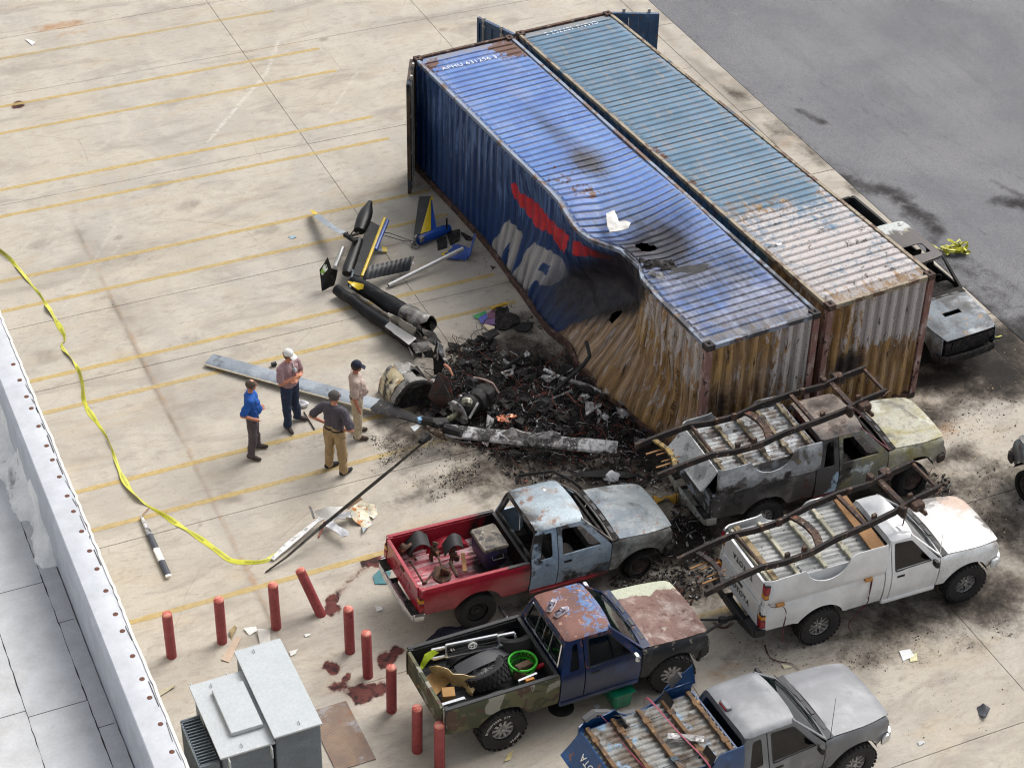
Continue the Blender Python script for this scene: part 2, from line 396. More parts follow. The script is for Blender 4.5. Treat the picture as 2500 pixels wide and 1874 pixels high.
DAMP = [(250, 640, 2.4, .5, .5), (330, 760, .7, 1.0, .35), (480, 960, 1.2, .9, .28), (450, 1000, 2.6, .35, .3), (700, 1150, 1.8, .5, .25), (350, 1200, 1.6, .4, .25), (600, 1350, 2.0, .4, .22), (980, 650, 2.0, .5, .3), (1150, 640, 1.2, 1.0, .35), (1050, 540, 1.2, .7, .3), (860, 640, .5, .2, .5), (960, 600, .6, .08, .5), (700, 900, 2.5, .4, .2), (420, 1700, 1.4, .5, .2), (1100, 1560, 1.4, .4, .4), (1300, 1780, 1.8, .5, .3), (970, 1400, 1.3, .3, .25), (950, 600, .4, .15, .4), (560, 60, 3.0, .8, .15), (1000, 60, 2.0, .5, .35), (1150, 30, 1.6, .3, .35), (850, 180, 1.0, .3, .2), (2400, 1700, 1.0, .3, .2)]
WHITE = [([(680, 100), (650, 180), (545, 300), (510, 345)], .045, .55), ([(870, 180), (800, 285)], .03, .35), ([(520, 470), (580, 470)], .05, .3), ([(300, 520), (215, 660), (150, 760)], .03, .2), ([(680, 1320), (740, 1300)], .04, .25), ([(300, 580), (270, 640)], .02, .3)]
_dr = random.Random(77); DRIPS = [(_dr.uniform(2, 22), _dr.uniform(14, 50), _dr.choice((.04, .06, .06, .09, .14, .3)), _dr.uniform(.35, .95)) for _ in range(170)]
def stains(x, y, road=False):
    z = np.zeros(x.shape)
    so = z.copy()
    for i, (px, py, rx, ry, an, s) in enumerate(SOOT): so = np.maximum(so, blob(x, y, px, py, rx * 1.15, ry * 1.15, an, s, .95, i * 3.3)) if s > .5 else so + (1 - so) * blob(x, y, px, py, rx, ry, an, s, .9, i * 3.3)
    if road:
        so *= .85
        for i, (pts, w, s) in enumerate(ROADSOOT): so = np.maximum(so, stroke(x, y, pts, w, s * .85, 1.3, .6, i))
    else: so = np.maximum(so, .0)
    fl = z.copy(); ru = z.copy(); da = z.copy(); wh = z.copy()
    if not road:
        for i, (px, py, rx, ry, s) in enumerate(FLUID): fl = np.maximum(fl, blob(x, y, px, py, rx * .9, ry * 1.5, -30, s, .5 if s > .4 else 1.2, i * 5.1, .7))
        fl = np.maximum(fl, stroke(x, y, [(822, 1448), (870, 1405), (917, 1369)], .1, .4, .8, .6))
        fl = np.maximum(fl, stroke(x, y, [(905, 1690), (960, 1640)], .05, .5, .8, .6))
        for i, (px, py, rx, ry, s) in enumerate(RUST): ru = np.maximum(ru, blob(x, y, px, py, rx, ry, 0, s, .9, i * 2.2))
        for i, (px, py, rx, ry, s) in enumerate(DAMP): da = da + (1 - da) * blob(x, y, px, py, rx, ry, 0, s, .8, i * 4.1)
        for i, (pts, w, s) in enumerate(WHITE): wh = np.maximum(wh, stroke(x, y, pts, w, s, .8, .5, i))
        nz_fields(x, y); u = x * E1.x + y * E1.y; v = x * E2.x + y * E2.y; bb0 = (u.min(), u.max(), v.min(), v.max())           # the worn seam and its darker border
        wv = .05 * (fbm(v * .8, u * 0 + 2, 9) - .5)
        ru = np.maximum(ru, .42 * sstep(.13, .04, np.abs(u - 6.7 + wv)) * sstep(22, 24, v) * sstep(38.6, 36, v))
        da = np.maximum(da, (.55 * sstep(.40, .05, np.abs(u - 6.8 + wv)) * sstep(.35, .6, fbm(v * 1.2, u, 31)) + .75 * sstep(.035, .012, np.abs(u - 6.66 + wv))) * sstep(38, 36.5, v) * sstep(22.5, 24, v))
        gd = sstep(22.3, 22.9, u) * sstep(23.6, 23.4, u); gn = fbm(u * 1.5, v * .5, 44)
        da = np.maximum(da, gd * sstep(.35, .6, gn) * .9); ru = np.maximum(ru, gd * .3 * sstep(.45, .7, fbm(u * 2, v * .7, 45))); so = np.maximum(so, gd * sstep(.5, .75, fbm(u * 1.2, v * .6, 46)) * .55 * sstep(46, 40, v))
        for k in range(170):
            uu, vv, rr_, ss_ = DRIPS[k]
            if bb0[0] - .3 < uu < bb0[1] + .3 and bb0[2] - .3 < vv < bb0[3] + .3:
                dd_ = np.hypot(u - uu, (v - vv) * 1.4) / rr_ + .5 * _NZ[next(iter(_NZ))][1][k % 2]; da = np.maximum(da, ss_ * sstep(1.2, .5, dd_))
        # dust line beside the blue container
        ru = np.maximum(ru, .35 * sstep(.10, .05, np.abs(u - 14.55)) * sstep(31, 33, v) * sstep(39, 37, v))
    else:
        for i in range(26):
            uu = RND.uniform(23.6, 31); vv = RND.uniform(28, 46); p = S(uu, vv)
            d = np.hypot((x - p.x) / RND.uniform(.02, .4), (y - p.y) / RND.uniform(.02, .3)); so = np.maximum(so, .12 * sstep(1.2, .4, d))
    return np.stack([so, ru, fl, da], -1), np.stack([wh, z, z, z + 1], -1)

def ground_mat(name, asphalt=False):
    m = NM(name); P = m.map(m.pos(), rot=(0, 0, -SITE))
    st = m.attrc('st1'); sc = m.t.nodes.new('ShaderNodeSeparateColor'); m.put(sc.inputs[0], st)
    at = m.t.nodes.new('ShaderNodeAttribute'); at.attribute_name = 'st1'; damp = at.outputs['Alpha']
    so, ru, fl = sc.outputs[0], sc.outputs[1], sc.outputs[2]
    wh = m.attr('st2r')
    big = m.noise(.35, 5, .6, .4, P); mid = m.noise(1.3, 6, .62, .6, m.map(P, (1, .45, 1)))
    fine = m.noise(22, 5, .7, 0, P); grit = m.noise(46, 4, .8, 0, P)
    if asphalt:
        col = m.mix(m.rng(big, .3, .7), lin('#6c6c6f'), lin('#7a7a7c'))
        col = m.mix(m.rng(grit, .35, .65, .0, 1), m.mix(1.0, col, .66, 'MULTIPLY'), m.mix(1.0, col, 1.22, 'MULTIPLY'))
        streak = m.noise(1.1, 5, .6, .2, m.map(P, (2.2, .16, 1)))
        col = m.mix(m.rng(streak, .5, .75, 0, .35), col, lin('#5a5a5c'))
        spots = m.voro(9, P); col = m.mix(m.rng(spots, .02, .07, .55, 0), col, lin('#3a3a3c'))
    else:
        col = m.mix(m.rng(big, .3, .68), lin('#a8a39b'), lin('#b2aa9c'))
        col = m.mix(m.rng(mid, .38, .66, 0, .62), col, lin('#bdb6aa'))
        tan = m.noise(.8, 6, .6, .5, m.map(P, (.7, 1.6, 1), loc=(4, 9, 0)))
        col = m.mix(m.rng(tan, .52, .72, 0, .55), col, lin('#b0a18a'))
        gre = m.noise(1.0, 6, .65, .8, m.map(P, (.5, 1.4, 1), loc=(14, 2, 0)))
        col = m.mix(m.rng(gre, .48, .70, 0, .7), col, lin('#928b82'))
        tiny = m.noise(5.5, 6, .7, .9, m.map(P, (.6, 1.5, 1), loc=(1, 5, 0)))
        col = m.mix(m.rng(tiny, .48, .72, 0, .5), col, lin('#8a8277'))
        col = m.mix(m.rng(fine, .3, .7, .0, .22), col, lin('#877f74'))
        col = m.mix(m.rng(grit, .5, .75, 0, .3), col, lin('#6a635a'))
        sp = m.voro(5.5, m.map(P, loc=(3, 1, 0))); col = m.mix(m.rng(m.math('ADD', sp, m.math('MULTIPLY', fine, .06)), .04, .075, .6, 0), col, lin('#5b544c'))
        crk = m.voro(.42, m.mix(.22, P, m.t.nodes.new('ShaderNodeTexNoise').outputs['Color']), 'DISTANCE_TO_EDGE')
        col = m.mix(m.math('MULTIPLY', m.rng(crk, .0, .006, .35, 0), m.rng(big, .5, .62)), col, lin('#6a6258'))
    dn = m.math('MULTIPLY', damp, m.rng(mid, .25, .6)); col = m.mix(m.math('MULTIPLY', dn, .85), col, lin('#7d766d') if not asphalt else lin('#555558'))
    rn = m.noise(2.6, 7, .7, .8, P); rk = m.rng(m.math('ADD', ru, m.math('MULTIPLY', m.math('SUBTRACT', rn, .5), 1.1)), .28, .85)
    rk = m.math('MULTIPLY', rk, m.rng(ru, .02, .2)); col = m.mix(m.math('MULTIPLY', rk, .75), col, lin('#9c7248'))
    wn = m.noise(9, 5, .7, .3, P); col = m.mix(m.math('MULTIPLY', m.math('MULTIPLY', wh, m.rng(wn, .35, .6)), 1.0), col, lin('#d6d2ca'))
    sn = m.noise(1.9, 9, .72, .5, P); s2 = m.noise(11, 6, .75, .2, P)
    sv = m.math('ADD', so, m.math('ADD', m.math('MULTIPLY', m.math('SUBTRACT', sn, .5), .9), m.math('MULTIPLY', m.math('SUBTRACT', s2, .5), .7)))
    sk = m.math('MULTIPLY', m.rng(sv, .14, 1.02), m.rng(so, .02, .25))
    col = m.mix(m.math('MULTIPLY', m.rng(m.math('ADD', so, m.math('SUBTRACT', sn, .5)), .2, .9), .75), col, lin('#594b40') if not asphalt else lin('#4c4a4b'))
    col = m.mix(m.math('MULTIPLY', sk, .95), col, m.mix(m.rng(s2, .3, .7), lin('#0c0b0b'), lin('#221f1d')))
    ash = m.noise(30, 4, .8, 0, P); col = m.mix(m.math('MULTIPLY', m.rng(ash, .66, .74), m.rng(so, .45, .8, 0, .6)), col, lin('#8e8a86'))
    ft = m.noise(5, 7, .72, .6, P); fk = m.rng(m.math('ADD', fl, m.math('MULTIPLY', m.math('SUBTRACT', ft, .5), .8)), .3, .55)
    fk = m.math('MULTIPLY', fk, m.rng(fl, .03, .2))
    fw = m.math('MULTIPLY', m.rng(fl, .05, .5, 0, .6), m.rng(ft, .35, .6))
    col = m.mix(fw, col, lin('#7d5a4c')); col = m.mix(m.math('MULTIPLY', fk, .93), col, m.mix(m.rng(ft, .45, .62), lin('#5a2a28'), lin('#221a1f')))
    rg = m.mixf(sk, .88 if not asphalt else .9, .8)
    h = m.math('ADD', m.math('MULTIPLY', grit, 1.0 if asphalt else .4), m.math('MULTIPLY', fine, .6))
    m.out(col, rg, 0, m.bump(h, .5 if asphalt else .22, .006), spec=.12)
    return m.m
CONC = ground_mat('concrete'); ASPH = ground_mat('asphalt', True)
plain('joint_dark', '#756e64', .95); plain('joint_soft', '#6f675d', .95)

def slab_grid(u0, u1, v0, v1, z, step, road=False, skirt=.05):
    nu = max(1, int((u1 - u0) / step)); nv = max(1, int((v1 - v0) / step))
    uu, vv = np.meshgrid(np.linspace(u0, u1, nu + 1), np.linspace(v0, v1, nv + 1), indexing='ij')
    x = (uu * E1.x + vv * E2.x).ravel(); y = (uu * E1.y + vv * E2.y).ravel()
    V = np.stack([x, y, np.full(x.shape, z)], -1)
    i, j = np.meshgrid(np.arange(nu), np.arange(nv), indexing='ij'); a = (i * (nv + 1) + j).ravel()
    F = np.stack([a, a + nv + 1, a + nv + 2, a + 1], -1).tolist()
    s1, s2 = stains(x, y, road)
    if skirt:
        rim = [k * (nv + 1) for k in range(nu + 1)] + [nu * (nv + 1) + k for k in range(1, nv + 1)] + [k * (nv + 1) + nv for k in range(nu - 1, -1, -1)] + [k for k in range(nv - 1, 0, -1)]
        low = V[rim].copy(); low[:, 2] -= skirt; b = len(V); n = len(rim)
        V = np.concatenate([V, low]); s1 = np.concatenate([s1, s1[rim]]); s2 = np.concatenate([s2, s2[rim]])
        F += [(rim[k], b + k, b + (k + 1) % n, rim[(k + 1) % n]) for k in range(n)]
    me = mesh('slab', V, F, smooth=None, attrs={'st1': s1, 'st2r': s2[:, 0]})
    return me
UB = [-6, .85, 12.55, 17.55, 22.72]
VB = [8, 12.1, 17.0, 21.95, 26.87, 31.8, 34.06, 38.85, 43.8, 46.77, 51.7, 56.6]
SCUTS = RND
mb = MB(); mb.add([S(-250, -250, -.06), S(260, -250, -.06), S(260, 260, -.06), S(-250, 260, -.06)], [(0, 1, 2, 3)])
tag(mb.build('ground', plain('bare_ground', '#8d8578', .95), smooth=None), kind='structure')
mb = MB(); mb.add([S(-30, -20, -.012), S(22.75, -20, -.012), S(22.75, 80, -.012), S(-30, 80, -.012)], [(0, 1, 2, 3)])
pav = mb.build('pavement', 'joint_dark', smooth=None); tag(pav, kind='structure')
for i in range(len(UB) - 1):
    for j in range(len(VB) - 1):
        u0, u1, v0, v1 = UB[i] + .007, UB[i + 1] - .007, VB[j] + .007, VB[j + 1] - .007
        vis = u1 > 1.5 and v1 > 13 and v0 < 53 and not (u1 < 3 and v0 > 30)
        link('concrete_slab', slab_grid(u0, u1, v0, v1, RND.uniform(-.001, .001), .075 if vis else .6), CONC, pav)
# outer coarse apron
for (u0, u1, v0, v1) in ((-30, 22.7, 56.62, 80), (-30, -6.02, -20, 56.6), (-5.98, 22.7, -20, 7.98)):
    link('concrete_slab', slab_grid(u0, u1, v0, v1, 0, 1.5), CONC, pav)
gut = MB(); gut.add([S(22.6, -20, -.03), S(23.6, -20, -.03), S(23.6, 80, -.03), S(22.6, 80, -.03)], [(0, 1, 2, 3)])
gut = gut.build('gutter', 'joint_dark', smooth=None); tag(gut, kind='structure')
GB = [-20, 14, 20.5, 26.9, 33.2, 36.4, 41.2, 46.4, 52, 80]
for a, b in zip(GB, GB[1:]):
    link('gutter_slab', slab_grid(22.735, 23.42, a + .01, b - .01, -.004, .1 if b < 60 and a > 10 else 1.0), CONC, gut)
road = link('road', slab_grid(23.44, 40, 14, 60, -.008, .09, True), ASPH); tag(road, kind='structure')
far = MB(); far.add([S(40, -20, -.012), S(250, -20, -.012), S(250, 150, -.012), S(40, 150, -.012)], [(0, 1, 2, 3)])
far.add([S(23.44, -20, -.012), S(40, -20, -.012), S(40, 14, -.012), S(23.44, 14, -.012)], [(0, 1, 2, 3)]); far.add([S(23.44, 60, -.012), S(40, 60, -.012), S(40, 150, -.012), S(23.44, 150, -.012)], [(0, 1, 2, 3)])
far.build('road_beyond', ASPH, road, smooth=None)

# painted parking lines, worn
def paint_mat():
    m = NM('yellow_paint'); P = m.map(m.pos(), rot=(0, 0, -SITE))
    n = m.noise(7, 7, .75, .3, P); n2 = m.noise(.6, 4, .6, 0, P); n3 = m.noise(60, 3, .7, 0, P)
    k = m.math('ADD', m.math('ADD', m.math('MULTIPLY', n, .65), m.math('MULTIPLY', n2, .55)), m.math('MULTIPLY', n3, .3))
    w = m.attr('wear')
    al = m.rng(m.math('SUBTRACT', k, w), .28, 1.0, .28, .8)
    col = m.mix(m.rng(n, .3, .7), lin('#bfa462'), lin('#c4ae7c')); col = m.mix(m.rng(n3, .6, .75, 0, .4), col, lin('#94866a'))
    so = m.attr('soot'); al = m.math('MULTIPLY', al, m.rng(so, .25, .7, 1, .12))
    m.out(col, .8, 0, alpha=al, spec=.2); return m.m
PAINT = paint_mat()
LINES = [(45.70, 3, 14.0, .25), (43.27, 3, 14.4, .06), (42.01, 3, 14.4, .05), (39.50, 3, 14.4, .0), (38.39, 3, 14.4, .03), (35.86, 3, 14.4, .05), (34.76, 3, 14.4, .05), (32.18, 3.4, 14.4, .0), (31.08, 3.4, 14.4, .06),
         (28.53, 3.6, 14.2, .0), (27.38, 3.6, 14.0, .06), (24.83, 3.6, 9.6, .02), (23.7, 11.5, 14.4, .12), (21.2, 11.5, 14.4, .15)]
for v, a, b, w in LINES:
    n = int((b - a) / .15); V = []; F = []
    for i in range(n + 1):
        u = a + (b - a) * i / n; jz = .006 * sin(i * 1.7) + .004 * sin(i * 4.1)
        for s in (-1, 1): V.append(S(u, v + s * .062 + jz * s, .0035))
    F = [(2 * i, 2 * i + 2, 2 * i + 3, 2 * i + 1) for i in range(n)]
    A = np.array([tuple(p) for p in V]); s1, _ = stains(A[:, 0], A[:, 1])
    link('parking_line', mesh('parking_line', V, F, None, attrs={'wear': np.full(len(V), w), 'soot': s1[:, 0]}), PAINT, pav)

# ---------------- white roofed building beside the lot
plain('membrane', '#c9ccd2', .75, bscale=90, var=.06); 
wear('roof_membrane', '#b9babb', [('#9a958d', dict(scale=1.6, lo=.55, hi=.78, amt=.5)), ('#6f6a64', dict(scale=3, lo=.62, hi=.8, amt=.5)), ('#c5c8cc', dict(scale=.9, lo=.5, hi=.7, amt=.5))], .8, bscale=120, bump=.1, grain=.3)
wear('parapet_membrane', '#babdc2', [('#a8acb4', dict(scale=1.2, lo=.5, hi=.75, amt=.4))], .7, bscale=120, bump=.06, grain=.2)
wear('foam', '#f0efeb', [('#8a8078', dict(scale=4, lo=.60, hi=.70, amt=.8)), ('#4a4440', dict(scale=2.4, lo=.66, hi=.76, amt=.8, seed=2))], .9, bump=.3, bscale=40, grain=.3)
wear('rusty_washer', '#6a4334', [('#3c2a24', dict(scale=60, lo=.5, hi=.6))], .8)
plain('tar', '#2a2829', .7); plain('stucco', '#b8b2a6', .9)
bld = empty('building', S(0, 20, 0), SITE, 'white flat roofed building with a fastened white parapet beside the lot', 'building')
BM = bld.matrix_basis.inverted() if False else Matrix.Translation(S(0, 20, 0)) @ Matrix.Rotation(SITE, 4, 'Z')
# parts are in building coordinates: x = u, y = v - 20
mb = MB(); mb.box((-8.36, -1, 2.47), (22.5, 24, 4.94)); mb.build('wall', 'stucco', bld)
mb = MB(); mb.box((3.09, -1, 2.9), (.36, 24.02, 5.8)); mb.build('parapet_wall', 'stucco', bld)
prof = [(2.892, 4.99), (2.893, 5.05), (2.895, 5.84), (2.897, 5.90), (2.935, 5.965), (2.95, 5.978), (3.10, 6.0), (3.27, 5.999), (3.287, 5.994), (3.288, 5.80)]
mb = MB()
def cop(i, j): pass
ny = 160
V = []; F = []
for i in range(ny + 1):
    y = -13 + 24 * i / ny
    w = .003 * sin(y * 1.3)
    for k, (x, z) in enumerate(prof): V.append((x + (w if k < 4 else 0), y, z + (w * .5 if 3 < k < 8 else 0)))
k = len(prof)
F = [(i * k + j, i * k + j + 1, (i + 1) * k + j + 1, (i + 1) * k + j) for i in range(ny) for j in range(k - 1)]
F = [tuple(reversed(f)) for f in F]
link('parapet_membrane', mesh('parapet_membrane', V, F, 18), 'parapet_membrane', bld)
mb = MB(); V = []
for y in np.arange(-13, 11, .11):
    w = RND.uniform(-.008, .014) if RND.random() < .5 else 0; V.append((y, w))
for (y, w), (y2, w2) in zip(V, V[1:]): mb.bar((3.302 + w, y, 5.985), (3.302 + w2, y2, 5.985), .035, .05)
mb.build('drip_edge', plain('drip_white', '#d8d3cb', .6), bld)
mb = MB(); r2 = random.Random(3)
y = -12.9
while y < 10.8:
    L = r2.uniform(.05, .5)
    if r2.random() < .5: mb.bar((3.262 + r2.uniform(-.01, .01), y, 5.999), (3.262 + r2.uniform(-.01, .01), y + L, 5.999), .006 + r2.random() * .008, .008)
    y += L + r2.uniform(.02, .3)
mb.build('caulk_crack', 'tar', bld)['kind'] = 'stuff'
for i, v in enumerate((24.5, 24.08, 23.65, 23.35, 22.9, 22.42, 22.08, 21.68, 21.24, 20.89, 20.45, 20.03, 19.65, 19.2, 18.73, 18.4, 17.92, 17.49, 17.15, 16.68, 16.2, 15.7)):
    mb = MB(); mb.lathe([(0, .006), (.012, .007), (.02, .003), (.034, .002), (.036, -.004)], 14, Matrix.Rotation(pi / 2, 4, 'X'))
    mb.build('fastener', 'rusty_washer', bld, loc=(3.2, v - 20, 6.0))
# roof sheets with dark laps between
mb = MB(); mb.box((-8.3, -1, 4.965), (22.3, 24, .03)); mb.build('roof_deck', 'tar', bld)
US = [2.885, 2.645, 1.88, .86, -.2, -1.2, -2.2, -3.2, -4.2, -6, -9, -13, -19]
rs = random.Random(5)
CUTS = {0: [19.93, 17.88, 23.2], 1: [20.8, 18.4], 2: [18.52, 21.5], 3: [19.8, 17]}
for i in range(len(US) - 1):
    cuts = sorted([7.0] + CUTS.get(i, [rs.uniform(17, 22)]) + [30.9])
    for a, b in zip(cuts, cuts[1:]):
        g = .006; u1, u0 = US[i] - g, US[i + 1] + g; n = max(2, int((b - a) / .12)); V = []
        for q in range(n + 1):
            y = a + g - 20 + (b - a - 2 * g) * q / n
            for (u, e) in ((u0, rs.uniform(-.006, .006)), (u1, rs.uniform(-.006, .006))):
                V.append((u + e, y, 4.992)); 
        mb = MB(); mb.add(V, [(2 * q, 2 * q + 1, 2 * q + 3, 2 * q + 2) for q in range(n)]); mb.build('membrane_sheet', 'roof_membrane', bld, smooth=None)
# sprayed foam patch against the foot of the parapet
fx = np.linspace(2.2, 2.90, 56); fy = np.linspace(.9, 6.2, 300); X, Y = np.meshgrid(fx, fy, indexing='ij')
edge = 2.62 + .16 * (fbm(Y * 1.6, Y * 0, 2) - .5) * 2 + .10 * sstep(3.2, 4.2, Y) * -1 + .05 * (fbm(Y * 9, X * 9, 8) - .5)
gap = sstep(.0, .12, np.hypot((X - 2.66) * 1.2, (Y - 1.95) * .6) - .10 + .1 * (fbm(X * 8, Y * 8, 4) - .5))
h = sstep(0, .06, X - edge) * (0.05 + .16 * sstep(2.6, 2.9, X) + .07 * fbm(X * 9, Y * 7, 6)) * sstep(1.0, 1.35, Y) * gap * sstep(.36, .5, fbm(X * 5, Y * 3, 15) + .25 * sstep(2.7, 2.86, X) + .08)
h = h + .35 * sstep(2.86, 2.9, X) * sstep(.45, .7, fbm(Y * 2.2, Y * 0 + 5, 22)) * sstep(1.1, 1.5, Y)
V = np.stack([X.ravel(), Y.ravel(), (4.978 + h).ravel()], -1); nf = len(fy)
F = [(i * nf + j, (i + 1) * nf + j, (i + 1) * nf + j + 1, i * nf + j + 1) for i in range(len(fx) - 1) for j in range(nf - 1) if max(h[i, j], h[i + 1, j], h[i, j + 1], h[i + 1, j + 1]) > .012]
link('foam_patch', mesh('foam_patch', V, F, 60), 'foam', bld)
# ================================================================== the two shipping containers
CL, CW, CH = 12.192, 2.438, 2.896
def interp(x, pts): return np.interp(x, [p[0] for p in pts], [p[1] for p in pts])
def trap(t):      # trapezoid corrugation, t in periods -> 0..1
    f = t - np.floor(t); return np.clip(np.minimum(f / .18, 1) - np.clip((f - .5) / .18, 0, 1), 0, 1)
def trapw(t):     # wide flat bands with narrow grooves
    f = t - np.floor(t); return np.clip(np.minimum(f / .10, 1) - np.clip((f - .72) / .10, 0, 1), 0, 1)
def gridmesh(X, nU, nV, flip=False, keep=None):
    F = [(i * nV + j, (i + 1) * nV + j, (i + 1) * nV + j + 1, i * nV + j + 1) for i in range(nU - 1) for j in range(nV - 1) if keep is None or keep[i, j]]
    return [tuple(reversed(f)) for f in F] if flip else F
def cont_mat(name, paint, streak, kind):
    """painted corrugated steel; attributes: burn (0 paint, 1 burnt), soot, red, white"""
    m = NM(name); uv = m.uv(); us = m.map(uv, (1, 1, 1))
    burn, soot, red, wht = m.attr('burn'), m.attr('soot'), m.attr('red'), m.attr('white')
    hi = m.attr('ridge')
    n1 = m.noise(1.4, 7, .65, .5, us); n2 = m.noise(7, 7, .7, .3, us); n3 = m.noise(34, 5, .7, 0, us)
    stv = m.map(us, (7, .5, 1) if kind == 'side' else (.6, 9, 1)); sn = m.noise(1.6, 7, .7, .25, stv)
    col = m.mix(m.rng(n1, .3, .7), lin(paint[0]), lin(paint[1]))
    if kind == 'side': col = m.mix(m.rng(m.math('ADD', sn, m.rng(m.sep(us)[1], .4, 2.8, -.06, .10)), .52, .68, 0, .7), col, lin(streak))
    else: col = m.mix(m.rng(sn, .5, .72, 0, .4), col, lin(streak))
    if len(paint) > 2: col = m.mix(m.math('MULTIPLY', m.rng(m.noise(2.2, 8, .75, .4, m.map(us, (.55, 2.6, 1) if kind == 'roof' else (2.6, .5, 1))), .52, .68), paint[3]), col, lin(paint[2]))
    col = m.mix(red, col, m.mix(m.rng(n2, .35, .7), lin('#c62a34'), lin('#a3282f')))
    col = m.mix(wht, col, m.mix(m.rng(sn, .4, .7), lin('#b4b0aa'), lin('#8f8a84')) if kind != 'roof' else m.mix(m.rng(n2, .35, .65), lin('#a4abc0'), lin('#7f84a0')))
    # dirt in roof valleys, navy tone in wall valleys, rust chips
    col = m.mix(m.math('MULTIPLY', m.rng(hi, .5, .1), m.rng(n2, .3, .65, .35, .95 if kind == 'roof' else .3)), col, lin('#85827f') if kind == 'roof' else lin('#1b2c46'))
    rk = m.rng(m.math('ADD', m.math('MULTIPLY', n2, .55), m.math('ADD', m.math('MULTIPLY', n1, .5), m.attr('rust'))), .66, .72)
    col = m.mix(rk, col, m.mix(m.rng(n3, .35, .65), lin('#4a3129'), lin('#6b4a3a')))
    # burnt stages
    bt = m.noise(2.1, 8, .72, .4, m.map(us, (2.2, .35, 1) if kind != 'roof' else (.4, 2.2, 1)))
    bc = m.mix(m.rng(bt, .3, .66), lin('#805f38'), lin('#ac8c5c'))
    bc = m.mix(m.rng(m.noise(.7, 4, .6, .3, us), .45, .65, 0, .7), bc, lin('#a08a78'))
    bc = m.mix(m.math('MULTIPLY', m.attr('tan'), m.rng(n2, .3, .6, .35, .95)), bc, m.mix(m.rng(sn, .4, .6), lin('#b39c86'), lin('#8f7660')))
    bc = m.mix(m.rng(m.noise(3.1, 8, .72, .3, m.map(us, (2.4, .3, 1), loc=(5, 0, 0)) if kind != 'roof' else us), .48, .66, 0, .85), bc, lin('#5a4229'))
    bw = m.noise(4.0, 9, .75, .6, m.map(us, (2.2, .5, 1) if kind != 'roof' else (.7, 2.0, 1), loc=(2, 3, 0)))
    bc = m.mix(m.rng(m.math('ADD', bw, m.attr('ash')), .52, .62), bc, m.mix(m.rng(n3, .3, .7), lin('#c4bfbd'), lin('#a29a98')))
    bb = m.noise(3.4, 9, .74, .5, m.map(us, (2.6, .4, 1) if kind != 'roof' else (1, 1, 1), loc=(9, 1, 0)))
    bc = m.mix(m.rng(bb, .56, .66, 0, .9), bc, lin('#2a2321'))
    bc = m.mix(m.rng(hi, .6, .1, 0, .4), bc, lin('#463626'))  # sooty rib valleys, with rib shading put into the colour
    k = m.rng(m.math('ADD', burn, m.math('ADD', m.math('MULTIPLY', m.math('SUBTRACT', n2, .5), .75), m.math('MULTIPLY', m.math('SUBTRACT', n1, .5), .5))), .35, .6)
    col = m.mix(k, col, bc)
    ks = m.rng(m.math('ADD', soot, m.math('ADD', m.math('MULTIPLY', m.math('SUBTRACT', n1, .5), .6), m.math('MULTIPLY', m.math('SUBTRACT', sn, .5), .7))), .2, .85)
    col = m.mix(m.math('MULTIPLY', ks, m.rng(soot, .02, .25, 0, .95)), col, m.mix(m.rng(n2, .4, .7), lin('#1d1b1e'), lin('#3a3437')))
    fl = m.noise(16, 6, .8, .2, us); col = m.mix(m.math('MULTIPLY', m.rng(fl, .66, .7), m.rng(m.math('ADD', burn, soot), .1, .6, .15, .7)), col, lin('#aaa2a0'))
    m.out(col, m.mixf(k, .5, .85), 0, m.bump(m.math('ADD', n3, n2), .12, .004), spec=.35)
    return m.m
def corr_attrs(n, **kw):
    d = {k: np.zeros(n) for k in ('burn', 'soot', 'red', 'white', 'ridge', 'rust', 'ash', 'tan')}; d.update({k: v.ravel() for k, v in kw.items()}); return d
wear('container_rail_rust', '#5b4136', [('#3a2c28', dict(scale=6, lo=.45, hi=.6)), ('#8a7d74', dict(scale=10, lo=.58, hi=.66, amt=.7))], .85)
wear('container_rail_blue', '#7d8899', [('#6b5244', dict(scale=4, lo=.5, hi=.6)), ('#3b3b40', dict(scale=3, lo=.55, hi=.7, seed=3, axis=(0, 4, 10, .12)))], .7)
wear('container_rail_tan', '#8f8471', [('#5d4636', dict(scale=4, lo=.48, hi=.6)), ('#4a5a66', dict(scale=2, lo=.58, hi=.66))], .75)
wear('casting', '#4c3830', [('#2b2321', dict(scale=8, lo=.45, hi=.6)), ('#7a5a4a', dict(scale=14, lo=.6, hi=.68))], .85, bump=.3)
wear('casting_black', '#262223', [('#453a38', dict(scale=10, lo=.5, hi=.65))], .85, bump=.3)
wear('door_dark', '#4a3a2c', [('#2c2622', dict(scale=4, lo=.45, hi=.6)), ('#1f2c3c', dict(scale=3, lo=.55, hi=.62))], .75)
wear('door_blue', '#2f4a68', [('#4c6079', dict(scale=3, lo=.5, hi=.65)), ('#5a4436', dict(scale=8, lo=.6, hi=.66))], .6)
plain('lock_bar', '#a9a59e', .5, .3); plain('stencil_white', '#d5d8de', .7)
plain('dark_inside', '#141212', .95)

